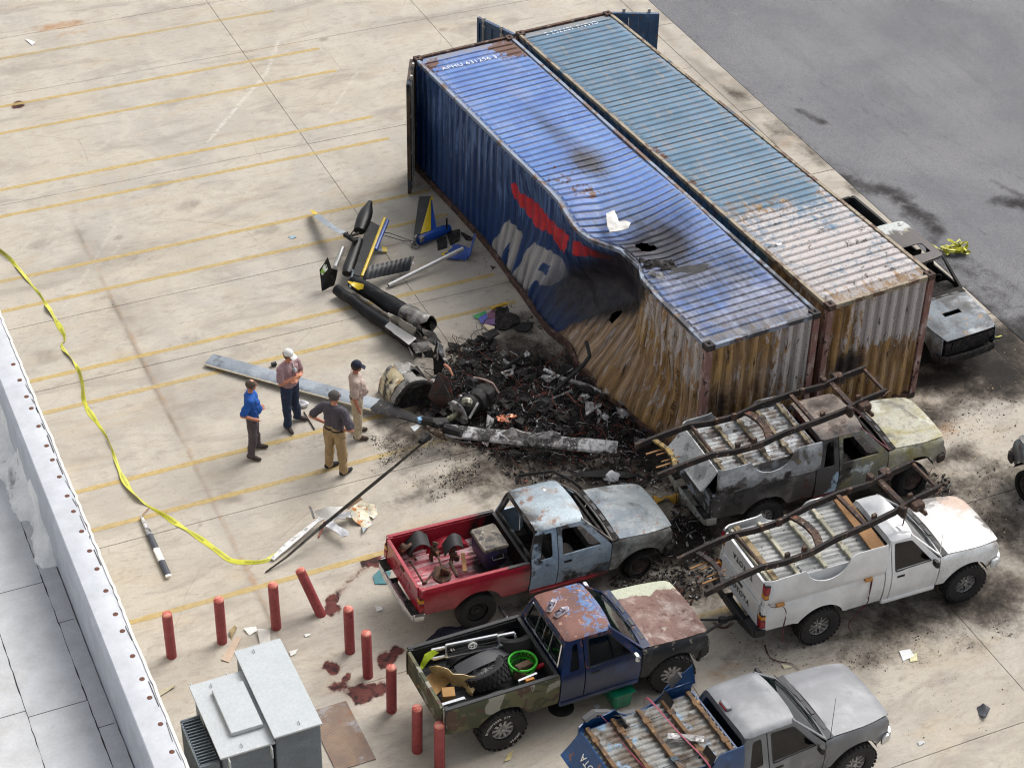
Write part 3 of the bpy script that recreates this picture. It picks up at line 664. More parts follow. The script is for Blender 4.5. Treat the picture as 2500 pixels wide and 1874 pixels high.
def corner_casting(mb, c, sx, sy, sz):
    """box with oval openings cut as recessed dark pockets: built as a frame of bars"""
    x, y, z = c; w, d, h = .178, .162, .118; t = .028
    cx, cy, cz = x + sx * w / 2, y + sy * d / 2, z + sz * h / 2
    mb.box((cx, cy, cz), (w - 2 * t, d - 2 * t, h - 2 * t))
    for a in (-1, 1):
        mb.box((cx + a * (w - t) / 2, cy, cz), (t, d, h)); mb.box((cx, cy + a * (d - t) / 2, cz), (w - 2 * t, t, h))
    for a in (-1, 1):      # top and bottom plates with a slot
        for b in (-1, 1):
            mb.box((cx + b * (w / 2 - t - .012), cy, cz + a * (h - t * .6) / 2 * .98), (.026, d - 2 * t, t * .6)); 
            mb.box((cx, cy + b * (d / 2 - t - .014), cz + a * (h - t * .6) / 2 * .98), (w - 2 * t - .05, .03, t * .6))
def side_points(dfun, X, Z, ridge_depth=.036, outward=1):
    t = X / .2786; r = trap(t); fade = sstep(.0, .12, X) * sstep(CL, CL - .12, X) * sstep(.0, .1, Z - .16) * sstep(0, .1, CH - .11 - Z)
    return r * fade
def container(name, label, loc, ang, blue, damage):
    root = empty(name, loc, ang, label, 'shipping container', 'shipping containers side by side')
    D = damage       # function (x,y,z) arrays -> displaced arrays
    tone = 'b' if blue else 't'
    # ---- long sides (y=0 is the side towards the lot, y=CW the far side)
    for yy, sgn in ((0.0, -1), (CW, 1)):
        dense = blue and sgn < 0
        xs = np.linspace(.08, CL - .08, 44 * (12 if dense else 8)); zs = np.linspace(.155, CH - .10, 92 if dense else 14)
        X, Z = np.meshgrid(xs, zs, indexing='ij'); rd = side_points(None, X, Z); flat = D['flat'](X, Z) if dense else 1.0
        Y = np.full(X.shape, yy + sgn * -.045) + sgn * .045 * rd * flat
        P = D['f'](X, Y, Z); V = np.stack([p.ravel() for p in P], -1)
        at = D['side'](X, Z, rd) if dense else dict(ridge=rd, burn=(sstep(8.2, 10.5, X) if blue else sstep(9, 11.5, X)), soot=.35 * sstep(6, 9, X))
        link('side_panel', mesh('side_panel', V, gridmesh(X, len(xs), len(zs), flip=sgn > 0, keep=(np.hypot((X - 8.35) * 1.1, Z - 1.02) + .09 * (fbm(X * 9, Z * 9, 3) - .5) > .105) if dense else None), 40 if not dense else 32, np.stack([X.ravel(), Z.ravel()], -1), corr_attrs(X.size, **at)), CM[tone + 's'], root)
    # ---- roof
    xs = np.linspace(.10, CL - .10, 58 * 12); ys = np.linspace(.05, CW - .05, 56 if blue else 26)
    X, Y = np.meshgrid(xs, ys, indexing='ij'); per = .209
    rb = trapw(X / per) * sstep(.08, .14, Y) * sstep(CW - .08, CW - .14, Y) * sstep(.30, .34, X) * sstep(CL - .30, CL - .34, X)
    Z = CH - .045 + .036 * rb
    P = D['f'](X, Y, Z, roof=True); V = np.stack([p.ravel() for p in P], -1)
    link('roof', mesh('roof', V, gridmesh(X, len(xs), len(ys), keep=(np.hypot((X - 8.62) * .75, (Y - .62) * .9) + .22 * (fbm(X * 5, Y * 5, 3) - .5) > .20) if blue else None), 34, np.stack([X.ravel(), Y.ravel()], -1), corr_attrs(X.size, **D['roof'](X, Y, rb))), CM[tone + 'r'], root)
    # ---- front end wall (x = CL) and open rear with its doors
    ys = np.linspace(.10, CW - .10, 9 * 12); zs = np.linspace(.16, CH - .10, 24)
    Y, Z = np.meshgrid(ys, zs, indexing='ij'); rb = trap((Y + .02) / .25) * sstep(.1, .2, Y) * sstep(CW - .1, CW - .2, Y)
    X = CL - .07 + .055 * rb - .0 * Y
    P = D['f'](X, Y, Z); V = np.stack([p.ravel() for p in P], -1)
    link('end_panel', mesh('end_panel', V, gridmesh(Y, len(ys), len(zs)), 40, np.stack([Y.ravel() + (40 if blue else 60), Z.ravel()], -1), corr_attrs(Y.size, **D['end'](Y, Z, rb))), CM[tone + 'e'], root)
    # ---- rails and posts follow the damage
    def rail(nm, pts, w, h, mat):
        q = []
        for a, b in zip(pts, pts[1:]):
            n = max(1, int((Vector(b) - Vector(a)).length / .15)); q += [Vector(a).lerp(Vector(b), i / n) for i in range(n)]
        q.append(Vector(pts[-1])); A = np.array([tuple(v) for v in q]); B = D['f'](A[:, 0], A[:, 1], A[:, 2], rail=True)
        q = [Vector(v) for v in np.stack(B, -1)]; V = []; F = []
        for i, p in enumerate(q):
            t = (q[min(i + 1, len(q) - 1)] - q[max(i - 1, 0)]).normalized(); up = Vector((0, 0, 1)) if abs(t.z) < .7 else Vector((1, 0, 0))
            sx = up.cross(t).normalized(); sz = t.cross(sx); 
            for a, b in ((-1, -1), (1, -1), (1, 1), (-1, 1)): V.append(p + sx * (a * w / 2) + sz * (b * h / 2))
        for i in range(len(q) - 1):
            for j in range(4): F.append((i * 4 + j, i * 4 + (j + 1) % 4, i * 4 + 4 + (j + 1) % 4, i * 4 + 4 + j))
        F += [(3, 2, 1, 0), tuple(len(V) - 4 + k for k in range(4))]
        link(nm, mesh(nm, V, F, 30), mat, root)
    RB = 'container_rail_blue' if blue else 'container_rail_tan'
    for y in (.035, CW - .035):
        rail('top_rail', [(.17, y, CH - .045), (CL - .17, y, CH - .045)], .07, .075, RB); rail('bottom_rail', [(.17, y, .09), (CL - .17, y, .09)], .07, .15, 'container_rail_rust')
    for x in (.035, CL - .035):
        rail('end_rail', [(x, .17, CH - .05), (x, CW - .17, CH - .05)], .07, .09, 'container_rail_rust' if x < 1 else RB); rail('end_rail', [(x, .17, .08), (x, CW - .17, .08)], .07, .13, 'container_rail_rust')
        for y in (.06, CW - .06): rail('corner_post', [(x + (.03 if x < 1 else -.03), y, .118), (x + (.03 if x < 1 else -.03), y, CH - .118)], .13, .12, 'container_rail_rust' if x < 1 else CM[tone + 'p'])
    for x, sx in ((0, 1), (CL, -1)):
        for y, sy in ((0, 1), (CW, -1)):
            for z, sz in ((-.0, 1), (CH + .006, -1)):
                mb = MB(); corner_casting(mb, (x - sx * .004, y - sy * .004, z), sx, sy, sz)
                mb.build('corner_casting', 'casting' if x < 1 or not blue else 'casting_black', root, smooth=None)
    mb = MB(); mb.box((CL / 2, CW / 2, .13), (CL - .2, CW - .2, .05)); mb.build('floor', 'door_dark', root)
    return root
def door(root, hinge, width, ang, mats, bars=(.28, .82)):
    """container door hinged on a vertical line, swung open"""
    e = Vector((cos(ang), sin(ang), 0)); n = Vector((-sin(ang), cos(ang), 0)); h = Vector(hinge)
    mb = MB(); M = Matrix((e, n, Vector((0, 0, 1)))).transposed(); zc = CH / 2
    for k in range(5):
        w = width / 5; mb.box(h + e * (w * (k + .5)) + n * (.012 if k % 2 else -.012) + Vector((0, 0, zc)), (w * .98, .03, CH - .3), M)
    for z in (.12, CH - .12): mb.box(h + e * (width / 2) + Vector((0, 0, z)), (width, .075, .11), M)
    for s in (.03, width - .03): mb.box(h + e * s + Vector((0, 0, zc)), (.06, .08, CH - .2), M)
    d = mb.build('door', mats, root)
    for b in bars:
        mb = MB(); p = h + e * (width * b) + n * .06; mb.cyl(p + Vector((0, 0, .08)), p + Vector((0, 0, CH - .03)), .019, n=8)
        for z in (.2, 1.0, 1.9, CH - .2): mb.box(p + Vector((0, 0, z)) - n * .02, (.09, .05, .05), M)
        mb.box(p + Vector((0, 0, CH - .03)), (.07, .05, .09), M); mb.build('locking_bar', 'lock_bar', d)
    for z in (.4, 1.1, 1.8, 2.5):
        mb = MB(); mb.box(h + Vector((0, 0, z)) - e * .02, (.12, .05, .09), M); mb.build('hinge', 'container_rail_rust', d)
def none(X, Y, Z, **k): return X, Y, Z

def facet(X, Z, su, sv, seed):
    """creased sheet: random heights on a warped grid, joined by flat triangles"""
    u = X / su + .9 * (fbm(X * .9, Z * .9, seed) - .5); v = Z / sv + .9 * (fbm(X * .8 + 9, Z * .8, seed + 3) - .5)
    i = np.floor(u).astype(np.int64); j = np.floor(v).astype(np.int64); a = u - i; b = v - j
    h = lambda p, q: _hash(p, q, seed)
    return np.where(a + b < 1, h(i, j) + a * (h(i + 1, j) - h(i, j)) + b * (h(i, j + 1) - h(i, j)), h(i + 1, j + 1) + (1 - a) * (h(i, j + 1) - h(i + 1, j + 1)) + (1 - b) * (h(i + 1, j) - h(i + 1, j + 1))) - .5
# ---- the blue container: struck side pushed in at mid height, foot kicked outwards, roof edge sagging
def bf(X, Y, Z, roof=False, rail=False):
    X = np.asarray(X, float); Y = np.asarray(Y, float); Z = np.asarray(Z, float)
    near = np.clip(1 - Y / CW, 0, 1); zz = Z / CH
    g = lambda c, s: np.exp(-((X - c) / s) ** 2)
    dent = .78 * np.exp(-((X - (8.2 + .9 * (zz - .5))) / 1.15) ** 2) * np.exp(-((Z - 1.55) / .85) ** 2) * near ** 4
    dent = dent + .16 * g(5.4, 1.0) * np.exp(-((Z - 1.7) / .8) ** 2) * near ** 4
    topin = interp(X, [(0, 0), (6.6, 0), (7.45, -.12), (7.85, .0), (8.4, .34), (9.15, .32), (9.7, .08), (10.5, .0), (12.2, 0)]) * sstep(1.3, CH, Z) * near ** 2
    topdn = interp(X, [(0, 0), (6.4, .01), (7.4, .12), (7.8, .20), (8.5, .22), (9.2, .14), (10.0, .03), (10.8, 0), (12.2, 0)]) * sstep(1.6, CH, Z) * near ** 1.4
    fm = np.exp(-((X - 8.0) / 2.1) ** 2) * near ** 4
    crump = (.26 * facet(X, Z, .75, .62, 5) + .12 * facet(X, Z, .33, .3, 8)) * fm * sstep(2.75, 2.2, Z) * sstep(.0, .25, Z)
    sag = .10 * g(8.3, 1.3) * sstep(2.2, CH, Z) * np.exp(-((Y - .7) / .7) ** 2)
    kick = (.48 * g(9.2, 2.0) + .26 * g(6.2, 1.8)) * sstep(1.35, .05, Z) * near ** 4 * sstep(CL, CL - .35, X)
    rip = .06 * np.sin(X * 5.1 + Z * 1.7) * g(8.7, 1.8) * sstep(1.9, .2, Z) * near ** 4 + .05 * np.sin(X * 2.6 + Z * 3) * g(6.6, 2.2) * np.exp(-((Z - 1.2) / .9) ** 2) * near ** 4
    crease = (.16 * np.abs(np.sin((X - .8 * Z) * 1.35 + 1.2 * (fbm(X * .8, Z * .8, 7) - .5))) + .10 * np.abs(fbm(X * 1.3 + Z, Z * 1.1, 12) * 2 - 1)) * g(7.2, 2.4) * np.exp(-((Z - 1.2) / 1.0) ** 2) * near ** 4
    Y2 = Y + dent + topin - kick + rip + .5 * crease + crump
    Z2 = Z - topdn - sag
    if roof:
        Z2 = Z2 + .20 * facet(X, Y, .8, .6, 21) * g(8.2, 1.5) * near ** .7 + .025 * np.sin(Y * 2.6 + X) * g(7, 3)
        X = X + .16 * np.sin((Y / CW) * pi) * g(6.6, 2.4) - .12 * near * g(8.6, 1.2)
    lean = .14 * sstep(.3, 2.6, X) * sstep(0, CH, Z) * near ** 2 * 0
    X = X + .10 * (Z / CH) * g(4, 3) * near ** 3
    return X, Y2 + lean, Z2
def bside(X, Z, rd):
    d = X + .22 * (fbm(X * 2, Z * 2, 4) - .5)
    bd = d - (6.85 + .98 * Z) + .7 * (fbm(X * 1.1, Z * 1.1, 9) - .5)
    burn = sstep(-.1, .55, bd)
    soot = sstep(-2.3, -.5, bd) * sstep(1.0, .1, bd) * (.5 + .6 * sstep(.2, 1.3, Z))
    soot = np.clip(np.maximum(soot, 1.0 * np.exp(-((bd + .35) / .55) ** 2) * sstep(.5, 1.2, Z)), 0, 1)
    soot = np.maximum(soot, .6 * sstep(4.2, 5.4, X) * sstep(.55, .1, Z) * sstep(8, 7, X)) + .4 * sstep(.4, .1, Z) * sstep(8, 10.5, X) + .12 * sstep(11.0, 11.9, X)
    # the red emblem sweep and grey-white letters of the shipping line
    ed = .02 * (fbm(X * 9, Z * 9, 5) - .5)
    W = np.zeros(X.shape)
    def poly(pts):
        m = np.zeros(X.shape, bool); n = len(pts)
        for i in range(n):
            x1, z1 = pts[i]; x2, z2 = pts[i - 1]
            if z1 == z2: continue
            c = ((z1 > Z) != (z2 > Z)) & (X < (x2 - x1) * (Z - z1) / (z2 - z1) + x1); m ^= c
        return m
    Xo, Zo = X, Z; X = X + .05 * (fbm(Xo * 4, Zo * 4, 5) - .5); Z = Z + .08 * (fbm(Xo * 4, Zo * 4, 6) - .5)
    red = (poly([(4.5, 2.12), (4.62, 2.2), (4.85, 2.06), (5.4, 2.14), (6.15, 2.24), (6.85, 2.16), (6.8, 1.7), (6.35, 1.56), (6.1, 1.72), (5.48, 1.52), (5.0, 1.68), (4.62, 1.82)]) | poly([(6.95, 2.12), (7.5, 2.28), (8.2, 2.42), (7.9, 2.18), (7.4, 1.95), (7.0, 1.75)])).astype(float)
    A1 = poly([(3.9, .2), (4.4, 1.16), (5.08, 1.16), (5.0, .2)]) & ~poly([(4.42, .2), (4.62, .72), (4.72, .2)])
    P1 = poly([(5.1, .2), (5.5, 1.22), (6.5, 1.36), (6.72, 1.12), (6.45, .72), (6.0, .6), (5.85, .2)]) & ~poly([(5.95, .82), (6.0, 1.02), (6.22, 1.04), (6.22, .84)])
    X, Z = Xo, Zo
    W[A1 | P1] = 1
    W *= sstep(7.2, 6.0, X) * .8
    rust = .10 * sstep(.5, .2, Z) + .08 * sstep(3.4, 3.0, np.abs(X - 2.9) + 3.0)
    ash = .10 * sstep(9.4, 10.4, X) * sstep(1.4, 2.4, Z) - .05 * sstep(.8, .3, Z)
    return dict(ridge=rd, burn=burn, soot=soot, red=red, white=W, rust=rust * 0 + .06 * sstep(.6, .2, Z), ash=ash, tan=np.exp(-((X - 8.3) / 1.1) ** 2) * sstep(1.7, .9, Z))
def bflat(X, Z): return 1 - .8 * np.exp(-((X - 7.8) / 1.5) ** 2) * np.exp(-((Z - 1.2) / 1.1) ** 2)
def broof(X, Y, rb):
    near = 1 - Y / CW; g = lambda c, s, yc, sy: np.exp(-((X - c) / s) ** 2) * np.exp(-((Y - yc) / sy) ** 2)
    rust = .34 * g(.55, .45, 2.15, .45) + .24 * g(.5, .4, .2, .3) + .14 * g(5.6, .5, .6, .4) + .2 * g(6.5, .35, .55, .4) + .10 * g(.3, .25, 1.2, 1.2) + .08 * g(8.8, 1.2, 1.6, .8)
    soot = .5 * g(4.2, 2.2, 1.25, .32) + .45 * g(5.5, .5, 1.3, .8) + 1.0 * g(8.75, .7, .7, .8) + .55 * g(8.0, 1.3, 1.6, .8) * .7 + .42 * sstep(8.9, 10.0, X) + .12 * sstep(2, 8, X) + .35 * g(7.3, .5, .3, .5)
    burn = .34 * sstep(9.4, 11.8, X) + .5 * g(8.7, .5, .45, .5)
    return dict(ridge=rb, rust=rust, soot=np.clip(soot, 0, 1), burn=burn, white=.85 * sstep(8.6, 10.6, X) * sstep(.36, .62, fbm(X * 1.4, Y * 2.2, 14)) + .25 * sstep(.55, .7, fbm(X * .8, Y * 1.5, 19)))
def bend(Y, Z, rb):
    return dict(ridge=rb, burn=np.ones(Y.shape), ash=.24 * sstep(1.0, 2.2, Y) * sstep(.6, 1.8, Z) - .04, soot=.62 * np.exp(-((Y - .5) / .45) ** 2) * sstep(2.5, 1.4, Z) + .55 * np.exp(-((Y - 1.45) / .2) ** 2) * np.exp(-((Z - 1.0) / .5) ** 2) + .4 * sstep(1.0, .2, Z))
def troof(X, Y, rb):
    g = lambda c, s, yc, sy: np.exp(-((X - c) / s) ** 2) * np.exp(-((Y - yc) / sy) ** 2)
    return dict(ridge=rb, rust=.22 * g(6.3, .5, .1, .12) + .3 * g(7.3, .2, .15, .14) + .18 * g(.3, .3, .1, .3) + .1 * g(.3, .3, 2.3, .3), burn=.58 * sstep(5.6, 10.6, X + 2.4 * (fbm(X * .9, Y * 1.6, 8) - .5)),
                soot=.35 * g(8.4, .9, 1.0, 1.4) + .35 * g(11.3, .7, .4, 1.0), ash=.27 * sstep(8.4, 9.8, X) * sstep(12.4, 11.2, X))
def tend(Y, Z, rb):
    return dict(ridge=rb, burn=np.ones(Y.shape), ash=.30 * sstep(1.35, 1.8, Z + .3 * (fbm(Y * 2, Z * 2, 6) - .5)) * sstep(.2, 1.3, Y) - .05, soot=1.1 * np.exp(-((Y - .65) / .42) ** 2) * np.exp(-((Z - 1.3) / .42) ** 2) + .4 * sstep(.8, .15, Z) + .35 * sstep(.35, .1, Y))
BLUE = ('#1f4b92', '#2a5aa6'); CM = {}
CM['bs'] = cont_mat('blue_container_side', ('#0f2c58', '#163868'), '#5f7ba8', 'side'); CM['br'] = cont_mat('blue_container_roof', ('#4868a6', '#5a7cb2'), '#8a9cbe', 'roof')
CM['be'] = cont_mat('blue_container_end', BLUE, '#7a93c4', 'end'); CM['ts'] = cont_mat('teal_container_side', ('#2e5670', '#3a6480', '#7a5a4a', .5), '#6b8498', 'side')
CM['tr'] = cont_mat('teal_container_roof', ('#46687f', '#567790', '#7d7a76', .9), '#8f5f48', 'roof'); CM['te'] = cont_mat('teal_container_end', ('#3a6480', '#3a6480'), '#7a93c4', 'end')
for t in 'bt':
    CM[t + 'p'] = wear(t + '_burnt_post', '#7d5d56', [('#a08b86', dict(scale=5, lo=.5, hi=.62, stretch=(1, 1, .4))), ('#2e2422', dict(scale=7, lo=.56, hi=.63, seed=2)), ('#8a3d38', dict(scale=4, lo=.62, hi=.7, seed=4))], .85)
bc = container('shipping_container', 'dented bright blue shipping container with caved in burnt side and red emblem', (-2.356, 39.466, .0), -1.073, True, dict(f=bf, flat=bflat, side=bside, roof=broof, end=bend))
tc = container('shipping_container', 'straight faded teal shipping container with its front half burnt pinkish white', (-.106, 40.783, .0), -1.067, False, dict(f=none, roof=troof, end=tend))
door(bc, (-.05, -.05, 0), 1.18, radians(33), ['door_blue']) if False else None
# blue container: left leaf folded back along its side; right leaf swung towards the teal one
door(bc, (-.03, -.03, .0), 1.17, radians(-29), 'door_dark', (.3, .78))
door(tc, (-.03, -.02, .0), 1.17, radians(197), 'door_blue', (.3, .8))
door(tc, (-.03, CW + .02, .0), 1.17, radians(62), 'door_blue', (.3, .8))
# roof numbers
for root, txt, x in ((bc, 'APHU 631256 3', .78), (tc, 'CMAU 407753 5', .34)):
    me = text_mesh(txt, .19, .003, 1.08); link('roof_number', me, 'stencil_white', root, loc=(x, 1.0 if root is bc else 1.25, CH - .004 if root is bc else CH - .024), rot=(0, 0, radians(90 if root is bc else -90)))
me = text_mesh('407753', .2, .003); link('roof_number', me, plain('ash_stencil', '#b9a9a4', .8), tc, loc=(CL - .42, 1.3, CH - .03), rot=(0, 0, radians(90)))
me = text_mesh('APHU 631256 3', .15, .002, 1.1); me.transform(Matrix(((0, 1, 0, 11.32), (0, 0, -1, -.006), (-1, 0, 0, 1.3), (0, 0, 0, 1))))
_v = np.empty(len(me.vertices) * 3); me.vertices.foreach_get('co', _v); _v = _v.reshape(-1, 3); _b = bf(_v[:, 0], _v[:, 1], _v[:, 2]); _v = np.stack(_b, -1); _v[:, 1] -= .006; me.vertices.foreach_set('co', _v.ravel())
link('side_number', me, plain('burnt_lettering', '#33281f', .9), bc)
# torn hole in the struck side
# ================================================================== pickups, beds and bare frames
plain('tyre_rubber', '#1f1e1f', .85, bump=.3, bscale=90); plain('burnt_rubber', '#141313', .95, bump=.5)
wear('burnt_rim', '#3b3432', [('#5a4a42', dict(scale=9, lo=.5, hi=.65)), ('#181516', dict(scale=6, lo=.55, hi=.65, seed=2))], .8, .2)
plain('steel_rim', '#1d1c1d', .6, .2); wear('alloy_rim', '#a5a5a6', [('#5c5854', dict(scale=9, lo=.55, hi=.7))], .4, .6); plain('chrome', '#c4c6c9', .18, .9, bump=.02)
plain('black_trim', '#1b1b1c', .6); plain('grey_trim', '#3c3d40', .6); plain('interior_dark', '#191818', .9); plain('seat_cloth', '#39505c', .95); plain('seat_burnt', '#211d1b', .95)
wear('charred', '#1a1817', [('#3a3330', dict(scale=9, lo=.5, hi=.65)), ('#5f5852', dict(scale=22, lo=.63, hi=.7))], .95, bump=.5, bscale=25)
wear('frame_steel', '#231d1d', [('#4a3a31', dict(scale=5, lo=.52, hi=.7)), ('#8a7668', dict(scale=12, lo=.62, hi=.7, amt=.8))], .8, .1)
wear('frame_rust', '#4a362b', [('#2a2120', dict(scale=5, lo=.45, hi=.6)), ('#8d7760', dict(scale=9, lo=.58, hi=.68, amt=.9)), ('#a05a3c', dict(scale=3, lo=.62, hi=.7, seed=4, amt=.7))], .85)
wear('frame_ochre', '#8a7340', [('#4d4432', dict(scale=6, lo=.45, hi=.6)), ('#a89468', dict(scale=9, lo=.58, hi=.68, amt=.9))], .8)
def glass_mat(name, tint, rough=.05):
    m = NM(name); n = m.noise(3, 3); m.out(m.mix(m.rng(n, .3, .7), lin(tint), lin(tint)), rough, 0, spec=.55, alpha=.8); return m.m
glass_mat('windshield_glass', '#0c1514'); glass_mat('tinted_glass', '#07090b'); glass_mat('clear_glass', '#0f1615')
plain('lamp_red', '#8e1420', .25); plain('lamp_amber', '#c07a14', .25); plain('lamp_clear', '#b8bcc0', .2); plain('plate_white', '#d8d8d4', .5)
plain('wood', '#86623c', .8, bscale=30, var=.25); plain('lettering_black', '#26262a', .7)
def wheel(parent, x, y, z, R=.36, W=.24, rim='steel_rim', rr=.20, style='steel', tyre='tyre_rubber', flat=0.0, lugs=0, steer=0.0, text=None):
    """wheel at axle height z; outer face towards sign(y)"""
    sg = 1 if y > 0 else -1
    root = MB(); h = W / 2
    if style == 'steel':
        root.lathe([(rr, -h * .7), (rr, h * .55), (rr * .94, h * .62), (rr * .9, h * .45), (rr * .62, h * .2), (rr * .5, h * .42), (rr * .3, h * .45), (rr * .28, h * .3), (.06, h * .35), (.055, h * .6), (0, h * .62)], 24)
    else:
        root.lathe([(rr, -h * .7), (rr, h * .6), (rr * .93, h * .72), (rr * .88, h * .5), (rr * .85, -.02), (rr * .2, -.03)], 28)
        root.lathe([(rr * .36, h * .1), (rr * .34, h * .55), (rr * .2, h * .62), (rr * .18, h * .8), (0, h * .82)], 16)
        n = 6 if style == 'spoke' else 10
        for k in range(n):
            a = 2 * pi * k / n; c, s = cos(a), sin(a); da = .1 if style == 'spoke' else 0
            for d in ((-1, 1) if style == 'spoke' else (0,)):
                a2 = a + d * .28
                root.bar((c * rr * .3, h * .48, s * rr * .3), (cos(a2) * rr * .92, h * .48, sin(a2) * rr * .92), .022 if style == 'spoke' else .045, .03, up=(0, 1, 0))
    ob = root.build('wheel', rim, parent, loc=(x, y - sg * 0, z), rot=(0, 0, (0 if sg > 0 else pi) + steer))
    if tyre:
        t = MB(); e = .02
        prof = [(rr * .98, -h * .8), (rr + .02, -h * .95), ((R + rr) / 2, -h), (R - .03, -h * .98), (R - .008, -h * .82), (R, -h * .5), (R, h * .5), (R - .008, h * .82), (R - .03, h * .98), ((R + rr) / 2, h), (rr + .02, h * .95), (rr * .98, h * .8)]
        t.lathe(prof, 40)
        if lugs:
            for k in range(lugs):
                a = 2 * pi * k / lugs
                for q, o in ((-.62, 0), (.0, .5), (.62, 0)):
                    b = a + o * 2 * pi / lugs; M = Matrix.Rotation(-b, 3, 'Y')
                    t.box(M @ Vector((R + .004, q * h * 1.15, 0)), (.02, h * .5, 2 * pi * R / lugs * .62), M)
        if flat:
            for v in t.v:
                lim = -z + .001
                if v.z < lim + flat: 
                    k = (lim + flat - v.z); v.z = lim + flat * .2 + (v.z + R) * .02; v.y *= 1 + .9 * k
        tb = t.build('tyre', tyre, ob)
        if text:
            for txt, a0 in text:
                for i, ch in enumerate(txt):
                    a = radians(a0) + (i - len(txt) / 2) * .125
                    me = text_mesh(ch, .055, .003); r = (R + rr) / 2 + .005
                    M = Matrix.Translation((cos(a) * r, h + .001, sin(a) * r)) @ Matrix.Rotation(pi, 4, 'Z') @ Matrix.Rotation(pi / 2, 4, 'X') @ Matrix.Rotation(-(a - pi / 2) + pi * 0, 4, 'Z')
                    M = Matrix.Translation((cos(a) * r, h + .0015, sin(a) * r)) @ Matrix(((-sin(a), cos(a), 0, 0), (0, 0, 1, 0), (cos(a), sin(a), 0, 0), (0, 0, 0, 1)))
                    me.transform(M); link('tyre_letter', me, 'plate_white', tb)
    return ob

